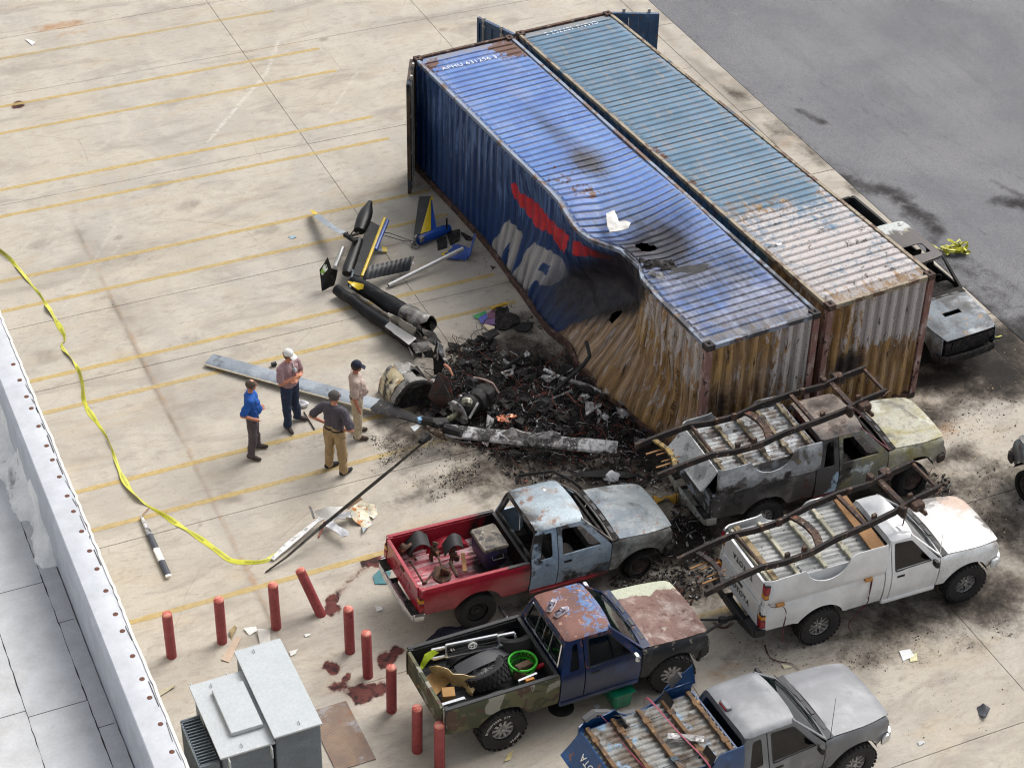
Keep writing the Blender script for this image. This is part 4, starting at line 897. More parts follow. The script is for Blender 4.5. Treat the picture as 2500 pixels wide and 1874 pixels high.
BEDW = .775
def arch(cx, cz, r, z0, n=14):
    a0 = math.asin(max(-1, min(1, (z0 - cz) / r))); a = [a0 + (pi - 2 * a0) * k / n for k in range(n + 1)]
    return [(cx + r * cos(t), cz + r * sin(t)) for t in a]
def make_bed(root, xf, L, wb, M, top=1.13, floor=.70, R=.46, name='bed', tail=True, gate_open=0.0, letters=None, lamps=True, handle=True, under=True, W=BEDW, gate_mat=None, liner=None, letters_mat='lettering_black', crack=None):
    """pickup box: xf front edge, runs back to xf-L; M = dict(out, inn, floor, cross)"""
    xr = xf - L
    def yo(x, z):
        y = W - .045 * ((z - .86) / .32) ** 2 * (1 if z < .86 else .35)
        d = math.hypot(x + wb, z - .39); y += .022 * math.exp(-((d - R - .02) / .05) ** 2)
        if .905 < z < .935: y += .004
        if z > top - .03: y -= ((z - top + .03) / .03) ** 2 * .02
        k = x - (xr + .12)
        if k < 0: y -= .05 * (k / .12) ** 2
        return y
    base = None
    for s in (1, -1):
        mb = MB(); ar = arch(-wb, .39, R, .56)
        ol = [(xr, .60), (xr, top), (xf, top), (xf, .52), (-wb + R + .05, .52)] + ar + [(-wb - R - .05, .58)]
        panel(mb, ol, lambda x, z: (x, s * yo(x, z), z), t=.018, step=.085, flip=s < 0)
        if base is None:
            # the bed mesh itself: top rails, inner walls, bulkhead, tubs
            b = MB()
            for q in (1, -1):
                b.bar((xr + .01, q * (W - .045), top - .006), (xf, q * (W - .045), top - .006), .075, .035, bev=.012)
                b.box(((xr + xf) / 2, q * (W - .09), (floor + top) / 2 - .01), (L - .04, .014, top - floor - .02))
                a2 = arch(-wb, .39, .50, floor - .01, 8); V = [(x, q * yy, z) for x, z in a2 for yy in (W - .10, W - .32)]
                b.add(V, [(2 * i, 2 * i + 1, 2 * i + 3, 2 * i + 2) for i in range(8)]); b.add([(x, q * (W - .32), z) for x, z in a2], [tuple(range(9))])
                b.box((xr + .05, q * (W - .06), (floor + top) / 2), (.08, .10, top - floor))
            b.box((xf - .02, 0, (floor + top) / 2), (.03, 2 * W - .16, top - floor)); b.bar((xf - .03, -W + .08, top - .005), (xf - .03, W - .08, top - .005), .07, .03, bev=.01)
            base = b.build(name, M['inn'], root)
            par = root if name == 'pickup_bed' else base
        mb.build('bedside', M['out'], base, smooth=40)
        # arch liner
        if liner:
            mb = MB(); a3 = arch(-wb, .39, R - .005, .52, 12); V = [(x, s * yy, z) for x, z in a3 for yy in (W - .02, W - .30)]
            mb.add(V, [(2 * i, 2 * i + 1, 2 * i + 3, 2 * i + 2) for i in range(12)]); mb.build('wheel_liner', liner, base)
    # floor with pressed ribs
    nr = 12; ny = nr * 6; ys = np.linspace(-W + .10, W - .10, ny + 1); xs = np.linspace(xr + .03, xf - .02, 26)
    X, Y = np.meshgrid(xs, ys, indexing='ij'); rb = trap((Y + W) / ((2 * W - .2) / nr)); Z = floor + .028 * rb
    V = np.stack([X.ravel(), Y.ravel(), Z.ravel()], -1); link('floor', mesh('floor', V, gridmesh(X, len(xs), len(ys)), 40), M['floor'], base)
    if under:
        for i in range(5):
            x = xr + .12 + (L - .24) * i / 4
            mb = MB(); mb.box((x, 0, floor - .03), (.075, 2 * W - .16, .055), bev=.012)
            for q in (-.42, .42): mb.box((x, q, floor - .05), (.11, .09, .03))
            mb.build('crossmember', M.get('cross', M['floor']), base)
    # tailgate
    if tail:
        g = MB(); gz0, gz1 = .655, top - .004; w = W - .115
        panel(g, rpoly([(-w, gz0), (w, gz0), (w, gz1), (-w, gz1)], .02), lambda y, z: (xr - .012 + .01 * math.exp(-((z - (gz0 + gz1) / 2) / .12) ** 2), y, z), t=.045, step=.1, flip=True)
        g.box((xr - .0, 0, gz1 - .01), (.055, 2 * w, .03), bev=.01)
        go = g.build('tailgate', gate_mat or M['out'], base)
        if gate_open:
            h = Vector((xr, 0, gz0)); Mx = Matrix.Translation(h) @ Matrix.Rotation(-gate_open, 4, 'Y') @ Matrix.Translation(-h); go.matrix_local = Mx
        if letters:
            me = text_mesh(letters, .155, .006, 1.12); me.transform(Matrix.Translation((xr - .017, 0, .86)) @ Matrix(((0, 0, -1, 0), (-1, 0, 0, 0), (0, 1, 0, 0), (0, 0, 0, 1))))
            link('lettering', me, letters_mat, go)
        if handle:
            h = MB(); h.box((xr - .014, 0, gz1 - .10), (.02, .17, .05), bev=.008); h.build('handle', 'black_trim', go)
    if lamps:
        for s in (1, -1):
            l = MB(); l.box((xr + .03, s * (W - .05), .905), (.10, .11, .095), bev=.012); l.build('tail_lamp', 'lamp_amber', base)
            l = MB(); l.box((xr + .03, s * (W - .05), .77), (.10, .11, .165), bev=.012); l.build('tail_lamp', 'lamp_red', base)
            l = MB(); l.box((xr + .035, s * (W - .052), .82), (.10, .11, .30), bev=.012); l.build('lamp_housing', 'black_trim', base)
    return base

def make_truck(name, label, pos, yaw, M, xb=-2.05, L=1.92, wb=3.10, quarter=True, glass=True, zr=1.69, pitch=0.0, z0=0.0, roll=0.0, Rw=.36, wheels=None, letters=None, lmat='lettering_black', bed=True, bedkw=None,
               box=0.0, front=True, mirror=True, rear_bumper='chrome', seat='seat_cloth', interior='interior_dark', sunroof=False, cowl='black_trim', group='pickup trucks in the yard', scoop=False, open_rear=True, hoodgap=0.0, arch_r=.46, sills=True, splitrear=False):
    root = empty(name, (pos[0], pos[1], z0), 0, label, 'pickup truck', group); root.rotation_euler = (roll, pitch, yaw)
    W = .775
    xh = -.46; zhf = lambda x: 1.115 - .095 * max(0, (x - xh) / 1.1) ** 1.2 - .02 * box
    def hw(x, z):
        y = W - .045 * ((z - .84) / .36) ** 2 * (1 if z < .84 else .5)
        if x > -.1: y -= (.105 - .05 * box) * ((x + .1) / .75) ** 2
        d = math.hypot(x, z - .38); y += .018 * math.exp(-((d - arch_r - .02) / .05) ** 2)
        if .895 < z < .925: y += .005
        return y
    def gh(z): return .752 - .175 * max(0, (z - 1.10)) / .54
    def side(x, z):
        if z <= 1.10: return hw(x, z)
        return min(hw(x, 1.10), gh(z)) if x < -.5 else hw(x, z)
    fend = lambda x, z: hw(x, z) - .05 * max(0, (z - zhf(x) + .07) / .07) ** 2
    ar = arch(0, .38, arch_r, .50)
    for s in (1, -1):
        mb = MB(); nose = [(.50, .52), (.62, .56), (.655, .74), (.635, .93), (.60, zhf(.60))]
        ol = [(-.60, .49), (-arch_r - .03, .49)] + list(reversed(ar)) + nose + [(x, zhf(x)) for x in (.4, .1, -.2, -.46)] + [(-.60, 1.10)]
        panel(mb, ol, lambda x, z: (x, s * fend(x, z), z), t=.016, step=.08, flip=s > 0)
        fo = mb.build('front_fender', M['fender'], root, smooth=40)
        # door with frame and window
        xd = -1.62 if quarter else xb + .13
        mb = MB(); win = rpoly([(-.80, 1.135), (-1.17, 1.555), (xd + .085, 1.575), (xd + .075, 1.115)], .035)
        ol = [(xd, .49), (-.618, .49), (-.618, 1.10), (-1.10, 1.625), (-1.16, 1.64), (xd, 1.645)]
        panel(mb, ol, lambda x, z: (x, s * side(x, z), z), [win], t=.03, step=.08, flip=s > 0)
        do = mb.build('door', M['door'] if s < 0 else M.get('door_far', M['door']), root, smooth=40)
        if glass:
            g = MB(); panel(g, win, lambda x, z: (x, s * (side(x, z) - .012), z), t=.004, step=.15, flip=s > 0); g.build('window', M.get('side_glass', 'tinted_glass'), do)
            g = MB(); panel(g, rpoly([(-.772, 1.118), (-1.155, 1.575), (xd + .06, 1.595), (xd + .05, 1.095)], .035), lambda x, z: (x, s * (side(x, z) + .003), z), [win], t=.006, step=.1, flip=s > 0); g.build('window_seal', 'black_trim', do)
        h = MB(); h.box((xd + .17, s * (hw(xd, .99) + .002), .985), (.15, .012, .045), bev=.01); h.build('handle', M.get('handle', 'black_trim'), do)
        if mirror:
            h = MB(); h.box((-.80, s * .90, 1.18), (.09, .16, .12), bev=.03); h.bar((-.76, s * .76, 1.13), (-.79, s * .86, 1.15), .03, .04); h.build('mirror', M.get('mirror', 'black_trim'), do)
        # rear quarter or B pillar
        mb = MB(); hol = []
        xq = xd - .018; ol = [(xb, .49), (xq, .49), (xq, 1.645), (xb + .15, 1.63), (xb + .10, 1.58), (xb, 1.12)]
        if quarter:
            hol = [rpoly([(xq - .09, 1.125), (xq - .09, 1.565), (xb + .24, 1.555), (xb + .15, 1.115)], .04)]
        panel(mb, ol, lambda x, z: (x, s * side(x, z), z), hol, t=.03, step=.08, flip=s > 0)
        qo = mb.build('cab_corner', M.get('quarter', M['door']), root, smooth=40)
        if quarter and glass:
            g = MB(); panel(g, hol[0], lambda x, z: (x, s * (side(x, z) - .01), z), t=.004, step=.2, flip=s > 0); g.build('quarter_window', 'tinted_glass', qo)
        # rocker sill
        if sills:
            mb = MB(); mb.bar((-.62, s * .715, .455), (xb, s * .715, .455), .08, .09, bev=.02); mb.build('sill', M.get('sill', M['door']), root)
    # hood
    mb = MB(); yh = lambda x: hw(x, zhf(x)) - .056
    ol = [(xh, -yh(xh))] + [(x, -yh(x)) for x in (-.2, .1, .3, .45, .58)] + [(.655, -yh(.6) + .04), (.675, -.3), (.68, 0), (.675, .3), (.655, yh(.6) - .04)] + [(x, yh(x)) for x in (.58, .45, .3, .1, -.2)] + [(xh, yh(xh)), (xh + .02, 0.3), (xh + .025, 0), (xh + .02, -.3)]
    hz = lambda x, y: zhf(x) + .012 + .042 * (1 - (y / .72) ** 2) - (1.3 * max(0, x - .50) ** 2) + .008 * (1 if abs(abs(y) - .42) < .03 else 0) * (x < .5)
    hol = [[(-.02, -.22), (.09, -.22), (.09, .2), (-.02, .2)]] if scoop else []
    panel(mb, ol, lambda x, y: (x, y, hz(x, y) + hoodgap * (x + .46)), hol, t=.02, step=.075)
    mb.build('hood', M['hood'], root, smooth=40)
    # roof
    mb = MB(); xr0 = xb + .10; ol = [(-1.12, -.56), (-1.075, -.3), (-1.06, 0), (-1.075, .3), (-1.12, .56), (-1.2, .588), (xr0 + .1, .588), (xr0 + .02, .55), (xr0, 0), (xr0 + .02, -.55), (xr0 + .1, -.588), (-1.2, -.588)]
    rz = lambda x, y: zr - .01 + .028 * (1 - (y / .6) ** 2) - 3.6 * max(0, abs(y) - .48) ** 2 - .9 * max(0, x + 1.28) ** 2 - .6 * max(0, xr0 + .2 - x) ** 2
    hol = [rpoly([(-1.62, -.3), (-1.28, -.3), (-1.28, .36), (-1.62, .36)], .05)] if sunroof else []
    panel(mb, ol, lambda x, y: (x, y, rz(x, y)), hol, t=.02, step=.075); mb.build('roof', M['roof'], root, smooth=40)
    # windshield surround and pane
    def ws(a, b):       # a across -1..1, b 0..1 up
        w = .735 - .165 * b; return (-.575 - .575 * b + .06 * (1 - a * a), a * w, 1.128 + (zr - .025 - 1.128) * b)
    mb = MB(); hole = rpoly([(-.925, .07), (.925, .07), (.90, .93), (-.90, .93)], .05)
    panel(mb, [(-1, 0), (1, 0), (1, 1), (-1, 1)], ws, [hole], t=.02, step=.12); mb.build('windshield_frame', M.get('pillar', M['roof']), root, smooth=40)
    if glass:
        g = MB(); panel(g, hole, lambda a, b: Vector(ws(a, b)) - Vector((.012, 0, .008)), t=.005, step=.2); g.build('windshield', 'windshield_glass', root)
    # cowl with vents
    mb = MB(); mb.grid(lambda a, b: ((-.60 + .06 * (1 - (2 * b - 1) ** 2)) * (1 - a) + (xh + .015) * a, (2 * b - 1) * .72, 1.125 + .012 * a + .02 * (1 - (2 * b - 1) ** 2)), 3, 10); mb.build('cowl', cowl, root)
    for q in (-.45, -.12, .2, .46):
        mb = MB(); mb.box((-.487, q, 1.160 - .03 * (q / .6) ** 2), (.055, .17, .01), Matrix.Rotation(-.05, 3, 'Y')); mb.build('cowl_vent', 'grey_trim', root)
    if glass:
        for q in (-.35, .25):
            mb = MB(); mb.tube([(-.53, q, 1.165), (-.58, q + .15, 1.19), (-.62, q + .48, 1.215)], .008, 5); mb.build('wiper', 'black_trim', root)
    # rear wall of the cab
    hole = [rpoly([(-.60, 1.17), (.60, 1.17), (.52, 1.55), (-.52, 1.55)], .05)]
    rx = lambda z: xb + .004 + .13 * max(0, (z - 1.13)) / .52
    rw = lambda z: .735 if z < 1.12 else gh(z) - .012
    mb = MB(); ol = [(-.735, .50), (.735, .50), (.735, 1.12), (gh(1.635) - .012, 1.635), (-gh(1.635) + .012, 1.635), (-.735, 1.12)]
    panel(mb, ol, lambda y, z: (rx(z), y, z), hole, t=.03, step=.12, flip=True); rwall = mb.build('rear_wall', M.get('rear', M['roof']), root, smooth=40)
    if glass:
        g = MB(); panel(g, hole[0], lambda y, z: (rx(z) + .01, y, z), t=.004, step=.25, flip=True); g.build('rear_window', 'clear_glass', rwall)
        if splitrear:
            for (a, b) in (((-.60, 1.17), (.60, 1.17)), ((-.52, 1.55), (.52, 1.55)), ((-.60, 1.17), (-.52, 1.55)), ((.60, 1.17), (.52, 1.55)), ((-.25, 1.17), (-.23, 1.55)), ((.25, 1.17), (.23, 1.55)), ((0, 1.17), (0, 1.55))):
                g = MB(); g.bar((rx(a[1]) - .012, a[0], a[1]), (rx(b[1]) - .012, b[0], b[1]), .02, .03); g.build('window_bar', 'chrome', rwall)
    # inside: floor, firewall, dash, seats, wheel
    mb = MB(); mb.box(((xb - .6) / 2, 0, .52), (-xb - .6, 1.44, .06)); mb.box((-.64, 0, .82), (.05, 1.4, .6)); mb.box((.05, 0, .72), (1.05, .98, .5)); mb.bar((.3, 0, .5), (xb, 0, .48), .8, .1)  # dark box under the hood is added to stop light showing through
    mb.box((-.84, 0, 1.02), (.34, 1.36, .16), bev=.05)
    mb.box((.60, 0, .78), (.04, 1.1, .36)); mb.build('interior', interior, root)
    for q in (-.36, .36):
        xs_ = max(-1.45, xb + .33); mb = MB(); mb.box((xs_ + .1, q, .72), (.5, .5, .2), bev=.06); mb.box((xs_ - .16, q, 1.0), (.16, .5, .62), Matrix.Rotation(-.2, 3, 'Y'), bev=.06); mb.box((xs_ - .25, q, 1.38), (.09, .26, .16), bev=.04); mb.build('seat', seat, root)
    mb = MB(); mb.tube([(-1.06 + .06 * sin(a), .36 + .19 * cos(a), 1.12 + .17 * sin(a)) for a in np.linspace(0, 2 * pi, 20)], .014, 6, cap=False); mb.bar((-.9, .36, 1.02), (-1.06, .36, 1.12), .05, .05); mb.build('steering_wheel', interior, root)
    # nose
    if front:
        mb = MB(); mb.box((.655, 0, .86), (.03, .86, .17)); 
        for z in (.80, .84, .88, .92): mb.box((.672, 0, z), (.02, .84, .014))
        mb.build('grille', M.get('grille', 'grey_trim'), root)
        for s in (1, -1):
            mb = MB(); mb.box((.64, s * .52, .865), (.05, .17, .16), bev=.02); mb.build('headlight', 'lamp_clear' if glass else 'charred', root)
            mb = MB(); mb.box((.60, s * .635, .865), (.08, .06, .13), bev=.015); mb.build('indicator', 'lamp_amber' if glass else 'charred', root)
        mb = MB(); P = [(.50, -.735, .60), (.66, -.70, .60), (.755, -.55, .60), (.785, 0, .60), (.755, .55, .60), (.66, .70, .60), (.50, .735, .60)]
        for a, b in zip(P, P[1:]): mb.bar(a, b, .06, .16, bev=.02)
        mb.build('front_bumper', M.get('bumper', 'chrome'), root)
        mb = MB(); mb.box((.62, 0, .5), (.06, 1.2, .12)); mb.build('valance', 'black_trim', root)
    # chassis rails and axles under the body
    mb = MB()
    for s in (1, -1): mb.bar((.55, s * .36, .48), (xb - L + .1, s * .40, .50), .07, .12)
    mb.cyl((0, -.6, Rw if not wheels else wheels['zf']), (0, .6, Rw if not wheels else wheels['zf']), .045, n=8); mb.cyl((-wb, -.6, Rw), (-wb, .6, Rw), .05, n=8); mb.box((-wb, 0, Rw), (.28, .3, .26), bev=.08)
    mb.build('chassis', 'charred' if not glass else 'black_trim', root)
    # wheels
    wk = dict(Rf=Rw, Rr=Rw, zf=Rw, zr=Rw, kw={}); wk.update(wheels or {})
    for s in (1, -1):
        wheel(root, 0, s * .685, wk['zf'], wk['Rf'], steer=wk.get('steer', 0), **{**wk['kw'], **wk.get('fkw', {})})
        wheel(root, -wb, s * .685, wk['zr'], wk['Rr'], **{**wk['kw'], **wk.get('rkw', {}), **(wk.get('nkw', {}) if s < 0 else {})})
        mb = MB(); a3 = arch(0, .38, arch_r - .012, .5, 10); V = [(x, s * yy, z) for x, z in a3 for yy in (.75, .46)]; mb.add(V, [(2 * i, 2 * i + 1, 2 * i + 3, 2 * i + 2) for i in range(10)]); mb.add([(x, s * .46, z) for x, z in a3], [tuple(range(11))]); mb.build('wheel_liner', 'interior_dark', root)
    if bed:
        make_bed(root, xb - .035, L, wb, M, R=arch_r, letters=letters, letters_mat=lmat, liner='interior_dark', **(bedkw or {}))
    if rear_bumper:
        xr = xb - .035 - L; mb = MB()
        P = [(xr + .10, -.76, .56), (xr - .10, -.74, .56), (xr - .14, -.45, .56), (xr - .13, -.28, .53), (xr - .13, .28, .53), (xr - .14, .45, .56), (xr - .10, .74, .56), (xr + .10, .76, .56)]
        for i, (a, b) in enumerate(zip(P, P[1:])): mb.bar(a, b, .05, .15, bev=.015)
        mb.box((xr - .05, 0, .50), (.14, .6, .03)); bo = mb.build('rear_bumper', rear_bumper, root)
        for s in (1, -1):
            q = MB(); q.box((xr - .065, s * .59, .638), (.15, .30, .02), bev=.008); q.build('step_pad', 'black_trim' if glass else 'charred', bo)
            q = MB(); q.bar((xr + .05, s * .3, .5), (xr - .1, s * .3, .52), .05, .08); q.build('bracket', 'frame_steel', bo)
    return root

def burnt(name, light, mid, dark='#221f1e', rust='#7a5236', sc=1.0, seed=0, d=.0, soft=.0):
    return wear(name, light, [(mid, dict(scale=1.8 * sc, lo=.38, hi=.66, seed=seed + 1, stretch=(.7, 1.4, 1))), ('#c9cdd0', dict(scale=1.6 * sc, lo=.5, hi=.76, seed=seed + 5, amt=.7, stretch=(1.5, .6, 1))), (rust, dict(scale=7 * sc, lo=.60 - d * .2, hi=.68, seed=seed + 2, amt=.7)), (dark, dict(scale=1.7 * sc, lo=.50 - d, hi=.76 - d * .6, seed=seed + 3, amt=.9, dist=.6)), ('#4b443f', dict(scale=14, lo=.6, hi=.72, seed=seed + 7, amt=.8))], .62, .15, bump=.15)
# --- burnt truck with red bed
paint_red = wear('red_paint', '#8e1226', [('#a8283a', dict(scale=2, lo=.5, hi=.7, amt=.6)), ('#2a1c1c', dict(scale=2.2, lo=.55, hi=.7, axis=(0, -2.9, -2.1, .10), amt=.85)), ('#c2707a', dict(scale=30, lo=.70, hi=.75, amt=.5))], .32, bump=.03, coat=.4)
MR = dict(out=paint_red, inn=wear('red_inner', '#8c1628', [('#c0a0a2', dict(scale=3, lo=.6, hi=.7, amt=.6)), ('#1e1a1a', dict(scale=2, lo=.45, hi=.62, axis=(0, -3.3, -2.1, .22)))], .5), floor=wear('red_floor', '#a8525c', [('#c7aeb0', dict(scale=6, lo=.45, hi=.6, stretch=(.3, 3, 1))), ('#2a2423', dict(scale=2.2, lo=.46, hi=.6, axis=(0, -3.4, -2.2, .2))), ('#6f1d2a', dict(scale=5, lo=.58, hi=.66))], .6), cross='frame_rust',
          fender=burnt('burnt_fender_a', '#8e9290', '#5b574f', d=.09, seed=1), door=wear('burnt_door_a', '#7d8d9d', [('#9aa8b5', dict(scale=1.6, lo=.42, hi=.66)), ('#7f8f9e', dict(scale=6, lo=.52, hi=.64, stretch=(.4, 1, 3))), ('#1d1b1b', dict(scale=2.0, lo=.52, hi=.7, axis=(2, 1.0, .45, .07), seed=2)), ('#3a3532', dict(scale=2.4, lo=.55, hi=.7, axis=(2, 1.0, 1.6, .10), seed=6)), ('#5d4a3e', dict(scale=9, lo=.62, hi=.68))], .55, .1),
          quarter=wear('burnt_quarter_a', '#7f92a6', [('#9eafbf', dict(scale=2, lo=.45, hi=.6)), ('#1b1919', dict(scale=2.2, lo=.52, hi=.62, axis=(0, -1.7, -2.1, .08), seed=3))], .55, .1), hood=burnt('burnt_hood_a', '#858b8d', '#66717b', seed=4, d=.03), roof=wear('burnt_roof_a', '#76828b', [('#93a0a8', dict(scale=1.4, lo=.4, hi=.66)), ('#7d7163', dict(scale=3, lo=.52, hi=.7, amt=.8, seed=2)), ('#6e4f40', dict(scale=5, lo=.57, hi=.68, seed=3)), ('#3b3736', dict(scale=2, lo=.55, hi=.72, axis=(0, -1.5, -2.1, .08), seed=9)), ('#d8dde0', dict(scale=2.6, lo=.62, hi=.7, seed=6)), ('#4c4a4a', dict(scale=12, lo=.64, hi=.72))], .5, .1), pillar=burnt('burnt_pillar_a', '#6e6a66', '#3a3634', d=.05, seed=8), rear=wear('burnt_rear_a', '#4a4746', [('#8c8f92', dict(scale=3, lo=.5, hi=.65)), ('#1a1818', dict(scale=2, lo=.5, hi=.6))], .7), sill=paint_red, bumper='charred', grille='charred', handle='charred')
red = make_truck('pickup_truck', 'burnt out grey blue cab pickup with a bright red bed full of axle parts', (1.95, 26.53), radians(25.65), MR, glass=False, xb=-2.13, L=2.0, pitch=radians(2.9), z0=-.157, seat='seat_burnt', interior='charred', mirror=False, letters='TOYOTA', lmat=plain('emboss_red', '#a5505c', .5), rear_bumper='chrome', cowl='charred',
                 wheels=dict(Rf=.25, zf=.157 + .25, Rr=.36, zr=.36, kw=dict(rr=.195), fkw=dict(rim='burnt_rim', tyre='burnt_rubber', W=.2)), Rw=.36)
# --- blue truck with camouflage bed
m = NM('camo'); n1 = m.noise(2.0, 3, .5, 1.0); n2 = m.noise(2.2, 3, .5, 1.2, m.map(m.co(), loc=(7, 3, 1))); n3 = m.noise(2.4, 3, .5, .9, m.map(m.co(), loc=(1, 9, 4))); n4 = m.noise(5, 6, .7)
c = m.mix(m.rng(n1, .50, .53), lin('#56543a'), lin('#3e412f')); c = m.mix(m.rng(n2, .57, .59), c, lin('#4c3830')); c = m.mix(m.rng(n3, .58, .60), c, lin('#86847a')); c = m.mix(m.rng(n4, .55, .7, 0, .55), c, lin('#706a56')); c = m.mix(m.rng(m.noise(20, 4, .7), .62, .7, 0, .5), c, lin('#2b2a24'))
m.out(c, .75, 0, m.bump(n4, .1))
blue_p = wear('blue_worn_paint', '#0d2147', [('#183463', dict(scale=2, lo=.5, hi=.7)), ('#6d4436', dict(scale=5, lo=.60, hi=.64, axis=(2, .9, 1.6, .05), seed=3)), ('#0e1c38', dict(scale=3, lo=.55, hi=.7))], .35, bump=.05, coat=.3)
MBl = dict(out=MATS['camo'], inn=plain('black_liner', '#1a1b1e', .6), floor=plain('black_floor', '#18191b', .6), fender=wear('black_fender', '#1a1e24', [('#3b4148', dict(scale=3, lo=.52, hi=.7)), ('#7d7468', dict(scale=9, lo=.62, hi=.68, axis=(2, .8, 1.1, .06)))], .45), door=blue_p, quarter=blue_p,
           hood=wear('peeled_hood', '#6d5148', [('#8d7a72', dict(scale=2.2, lo=.46, hi=.62)), ('#a79c94', dict(scale=4, lo=.56, hi=.66, seed=2, amt=.7)), ('#5a3a30', dict(scale=7, lo=.55, hi=.65, seed=3)), ('#a9ac98', dict(scale=2.0, lo=.52, hi=.56, axis=(1, .1, .75, .35), seed=1))], .7, bump=.15),
           roof=wear('peeled_roof', '#6d4438', [('#5c3a32', dict(scale=2.2, lo=.45, hi=.62)), ('#50719c', dict(scale=4.2, lo=.56, hi=.60, nr=.7, axis=(0, -2.0, -1.2, .09), dist=1.5, seed=2, amt=.9)), ('#35578c', dict(scale=6, lo=.60, hi=.66, nr=.7, axis=(0, -1.9, -1.1, .08), dist=1.0, seed=2)), ('#9a7868', dict(scale=9, lo=.6, hi=.68, seed=5))], .65, bump=.2), pillar=blue_p, rear=blue_p, bumper='black_trim', mirror='chrome', sill=blue_p, side_glass='tinted_glass')
blue = make_truck('pickup_truck', 'blue pickup with peeling rust red roof and camouflage painted bed of loose parts', (2.38, 23.80), radians(25.93), MBl, xb=-2.05, L=1.97, wb=3.05, pitch=radians(1.2), z0=.015, Rw=.40, box=1.0, rear_bumper=None, splitrear=True, cowl=blue_p, front=True,
                  bedkw=dict(letters=None, lamps=False, handle=False) if False else dict(lamps=False, handle=False, crack=True), wheels=dict(Rf=.385, zf=.385, Rr=.40, zr=.345, steer=radians(-12), kw=dict(W=.28, rr=.2, style='holes', rim='alloy_rim', lugs=26), nkw=dict(text=[('COOPER', -130), ('DISCOVERER STT', 62)])))
# --- white truck
wp = wear('white_paint', '#cfd1d3', [('#d8d9da', dict(scale=1.6, lo=.5, hi=.7)), ('#8f8a84', dict(scale=26, lo=.69, hi=.74, amt=.6))], .3, bump=.02, coat=.5, grain=.25)
whood = wear('scorched_white_hood', '#b0afad', [('#a98f7c', dict(scale=1.6, lo=.50, hi=.66, axis=(0, -.3, .55, .12), axis2=(1, -.3, .6, .12), amt=.9)), ('#55504d', dict(scale=2.0, lo=.55, hi=.68, axis=(1, .0, .75, .17), seed=2)), ('#4a4038', dict(scale=3, lo=.6, hi=.7, axis=(0, .35, .66, .12), seed=3))], .4, bump=.05, coat=.3)
MW = dict(out=wp, inn=wp, floor=wear('white_floor', '#a3a4a2', [('#7e7a74', dict(scale=4, lo=.5, hi=.75, amt=.6)), ('#3a3633', dict(scale=14, lo=.62, hi=.7))], .6), cross=wear('cream_cross', '#a9a592', [('#6d5c46', dict(scale=6, lo=.55, hi=.68))], .7), fender=wear('scorched_white_fender', '#cfd1d3', [('#94897f', dict(scale=2, lo=.54, hi=.68, axis=(0, .1, .65, .14), amt=.8)), ('#3a3532', dict(scale=3, lo=.62, hi=.7, axis=(0, .3, .66, .10), seed=4))], .35, coat=.3), door=wp, hood=whood, roof=wp, pillar=wp, rear=wp, bumper=wp, sill=wp)
white = make_truck('pickup_truck', 'white single cab pickup carrying an upside down white bed and bare frame', (7.58, 26.18), radians(23.29), MW, quarter=False, xb=-1.68, L=2.30, wb=2.88, z0=.03, Rw=.40, rear_bumper='black_trim', letters='TOYOTA', wheels=dict(Rf=.385, zf=.355, Rr=.385, zr=.355, kw=dict(W=.27, rr=.2, style='spoke', rim='alloy_rim', lugs=30)))
mb = MB(); mb.box((-3.05, -BEDW - .004, 1.0), (.15, .012, .15), bev=.005) if False else panel(mb, rrect(-2.42, .86, -2.26, 1.02, .02), lambda x, z: (x, -(BEDW - .045 * ((z - .86) / .32) ** 2 * .35) - .007, z), t=.008, step=.2, flip=True); mb.build('fuel_door', wp, white)
# --- burnt truck with doubled bed
bdark = wear('burnt_dark_panel', '#3a3838', [('#5b5856', dict(scale=2.4, lo=.48, hi=.66)), ('#1a1818', dict(scale=2.0, lo=.5, hi=.64, seed=2)), ('#4a1518', dict(scale=1.6, lo=.56, hi=.64, seed=9, axis=(0, -3.2, -2.3, .12))), ('#8b95a0', dict(scale=3, lo=.57, hi=.66, seed=5, axis=(0, -3.8, -4.2, .1)))], .7)
yel = lambda n, s: wear(n, '#9a988a', [('#857e4e', dict(scale=2.2, lo=.42, hi=.68, seed=s, stretch=(.6, 1.3, 1))), ('#bdbeb4', dict(scale=1.8, lo=.5, hi=.72, seed=s + 2)), ('#34312f', dict(scale=2.0, lo=.47, hi=.72, seed=s + 4, dist=.8)), ('#6a6662', dict(scale=7, lo=.52, hi=.7, seed=s + 6, amt=.6)), ('#7a5a30', dict(scale=8, lo=.62, hi=.68, seed=s + 1))], .65, .1)
MK = dict(out=bdark, inn=bdark, floor=bdark, cross='frame_rust', fender=yel('burnt_fender_b', 1), door=wear('burnt_door_b', '#6b6d68', [('#7d7754', dict(scale=3, lo=.46, hi=.66, stretch=(1, 1, .4))), ('#b9c1c6', dict(scale=3, lo=.56, hi=.66, seed=2)), ('#2b2928', dict(scale=2.2, lo=.5, hi=.64, seed=3, axis=(0, -.8, -1.7, .06)))], .65), quarter=wear('burnt_quarter_b', '#3f3d3d', [('#1f1d1d', dict(scale=3, lo=.5, hi=.62)), ('#93abc0', dict(scale=2.2, lo=.60, hi=.66, axis=(2, 1.1, .9, .05), seed=4))], .7), hood=yel('burnt_hood_b', 5), roof=wear('burnt_roof_b', '#7d726a', [('#a5968a', dict(scale=3, lo=.5, hi=.62)), ('#5b4a42', dict(scale=5, lo=.52, hi=.64)), ('#4d4d52', dict(scale=2, lo=.52, hi=.66, axis=(1, .0, -.6, .1)))], .7, bump=.3), pillar=bdark, rear=bdark, bumper='burnt_rim', grille='charred', handle='charred', sill=bdark)
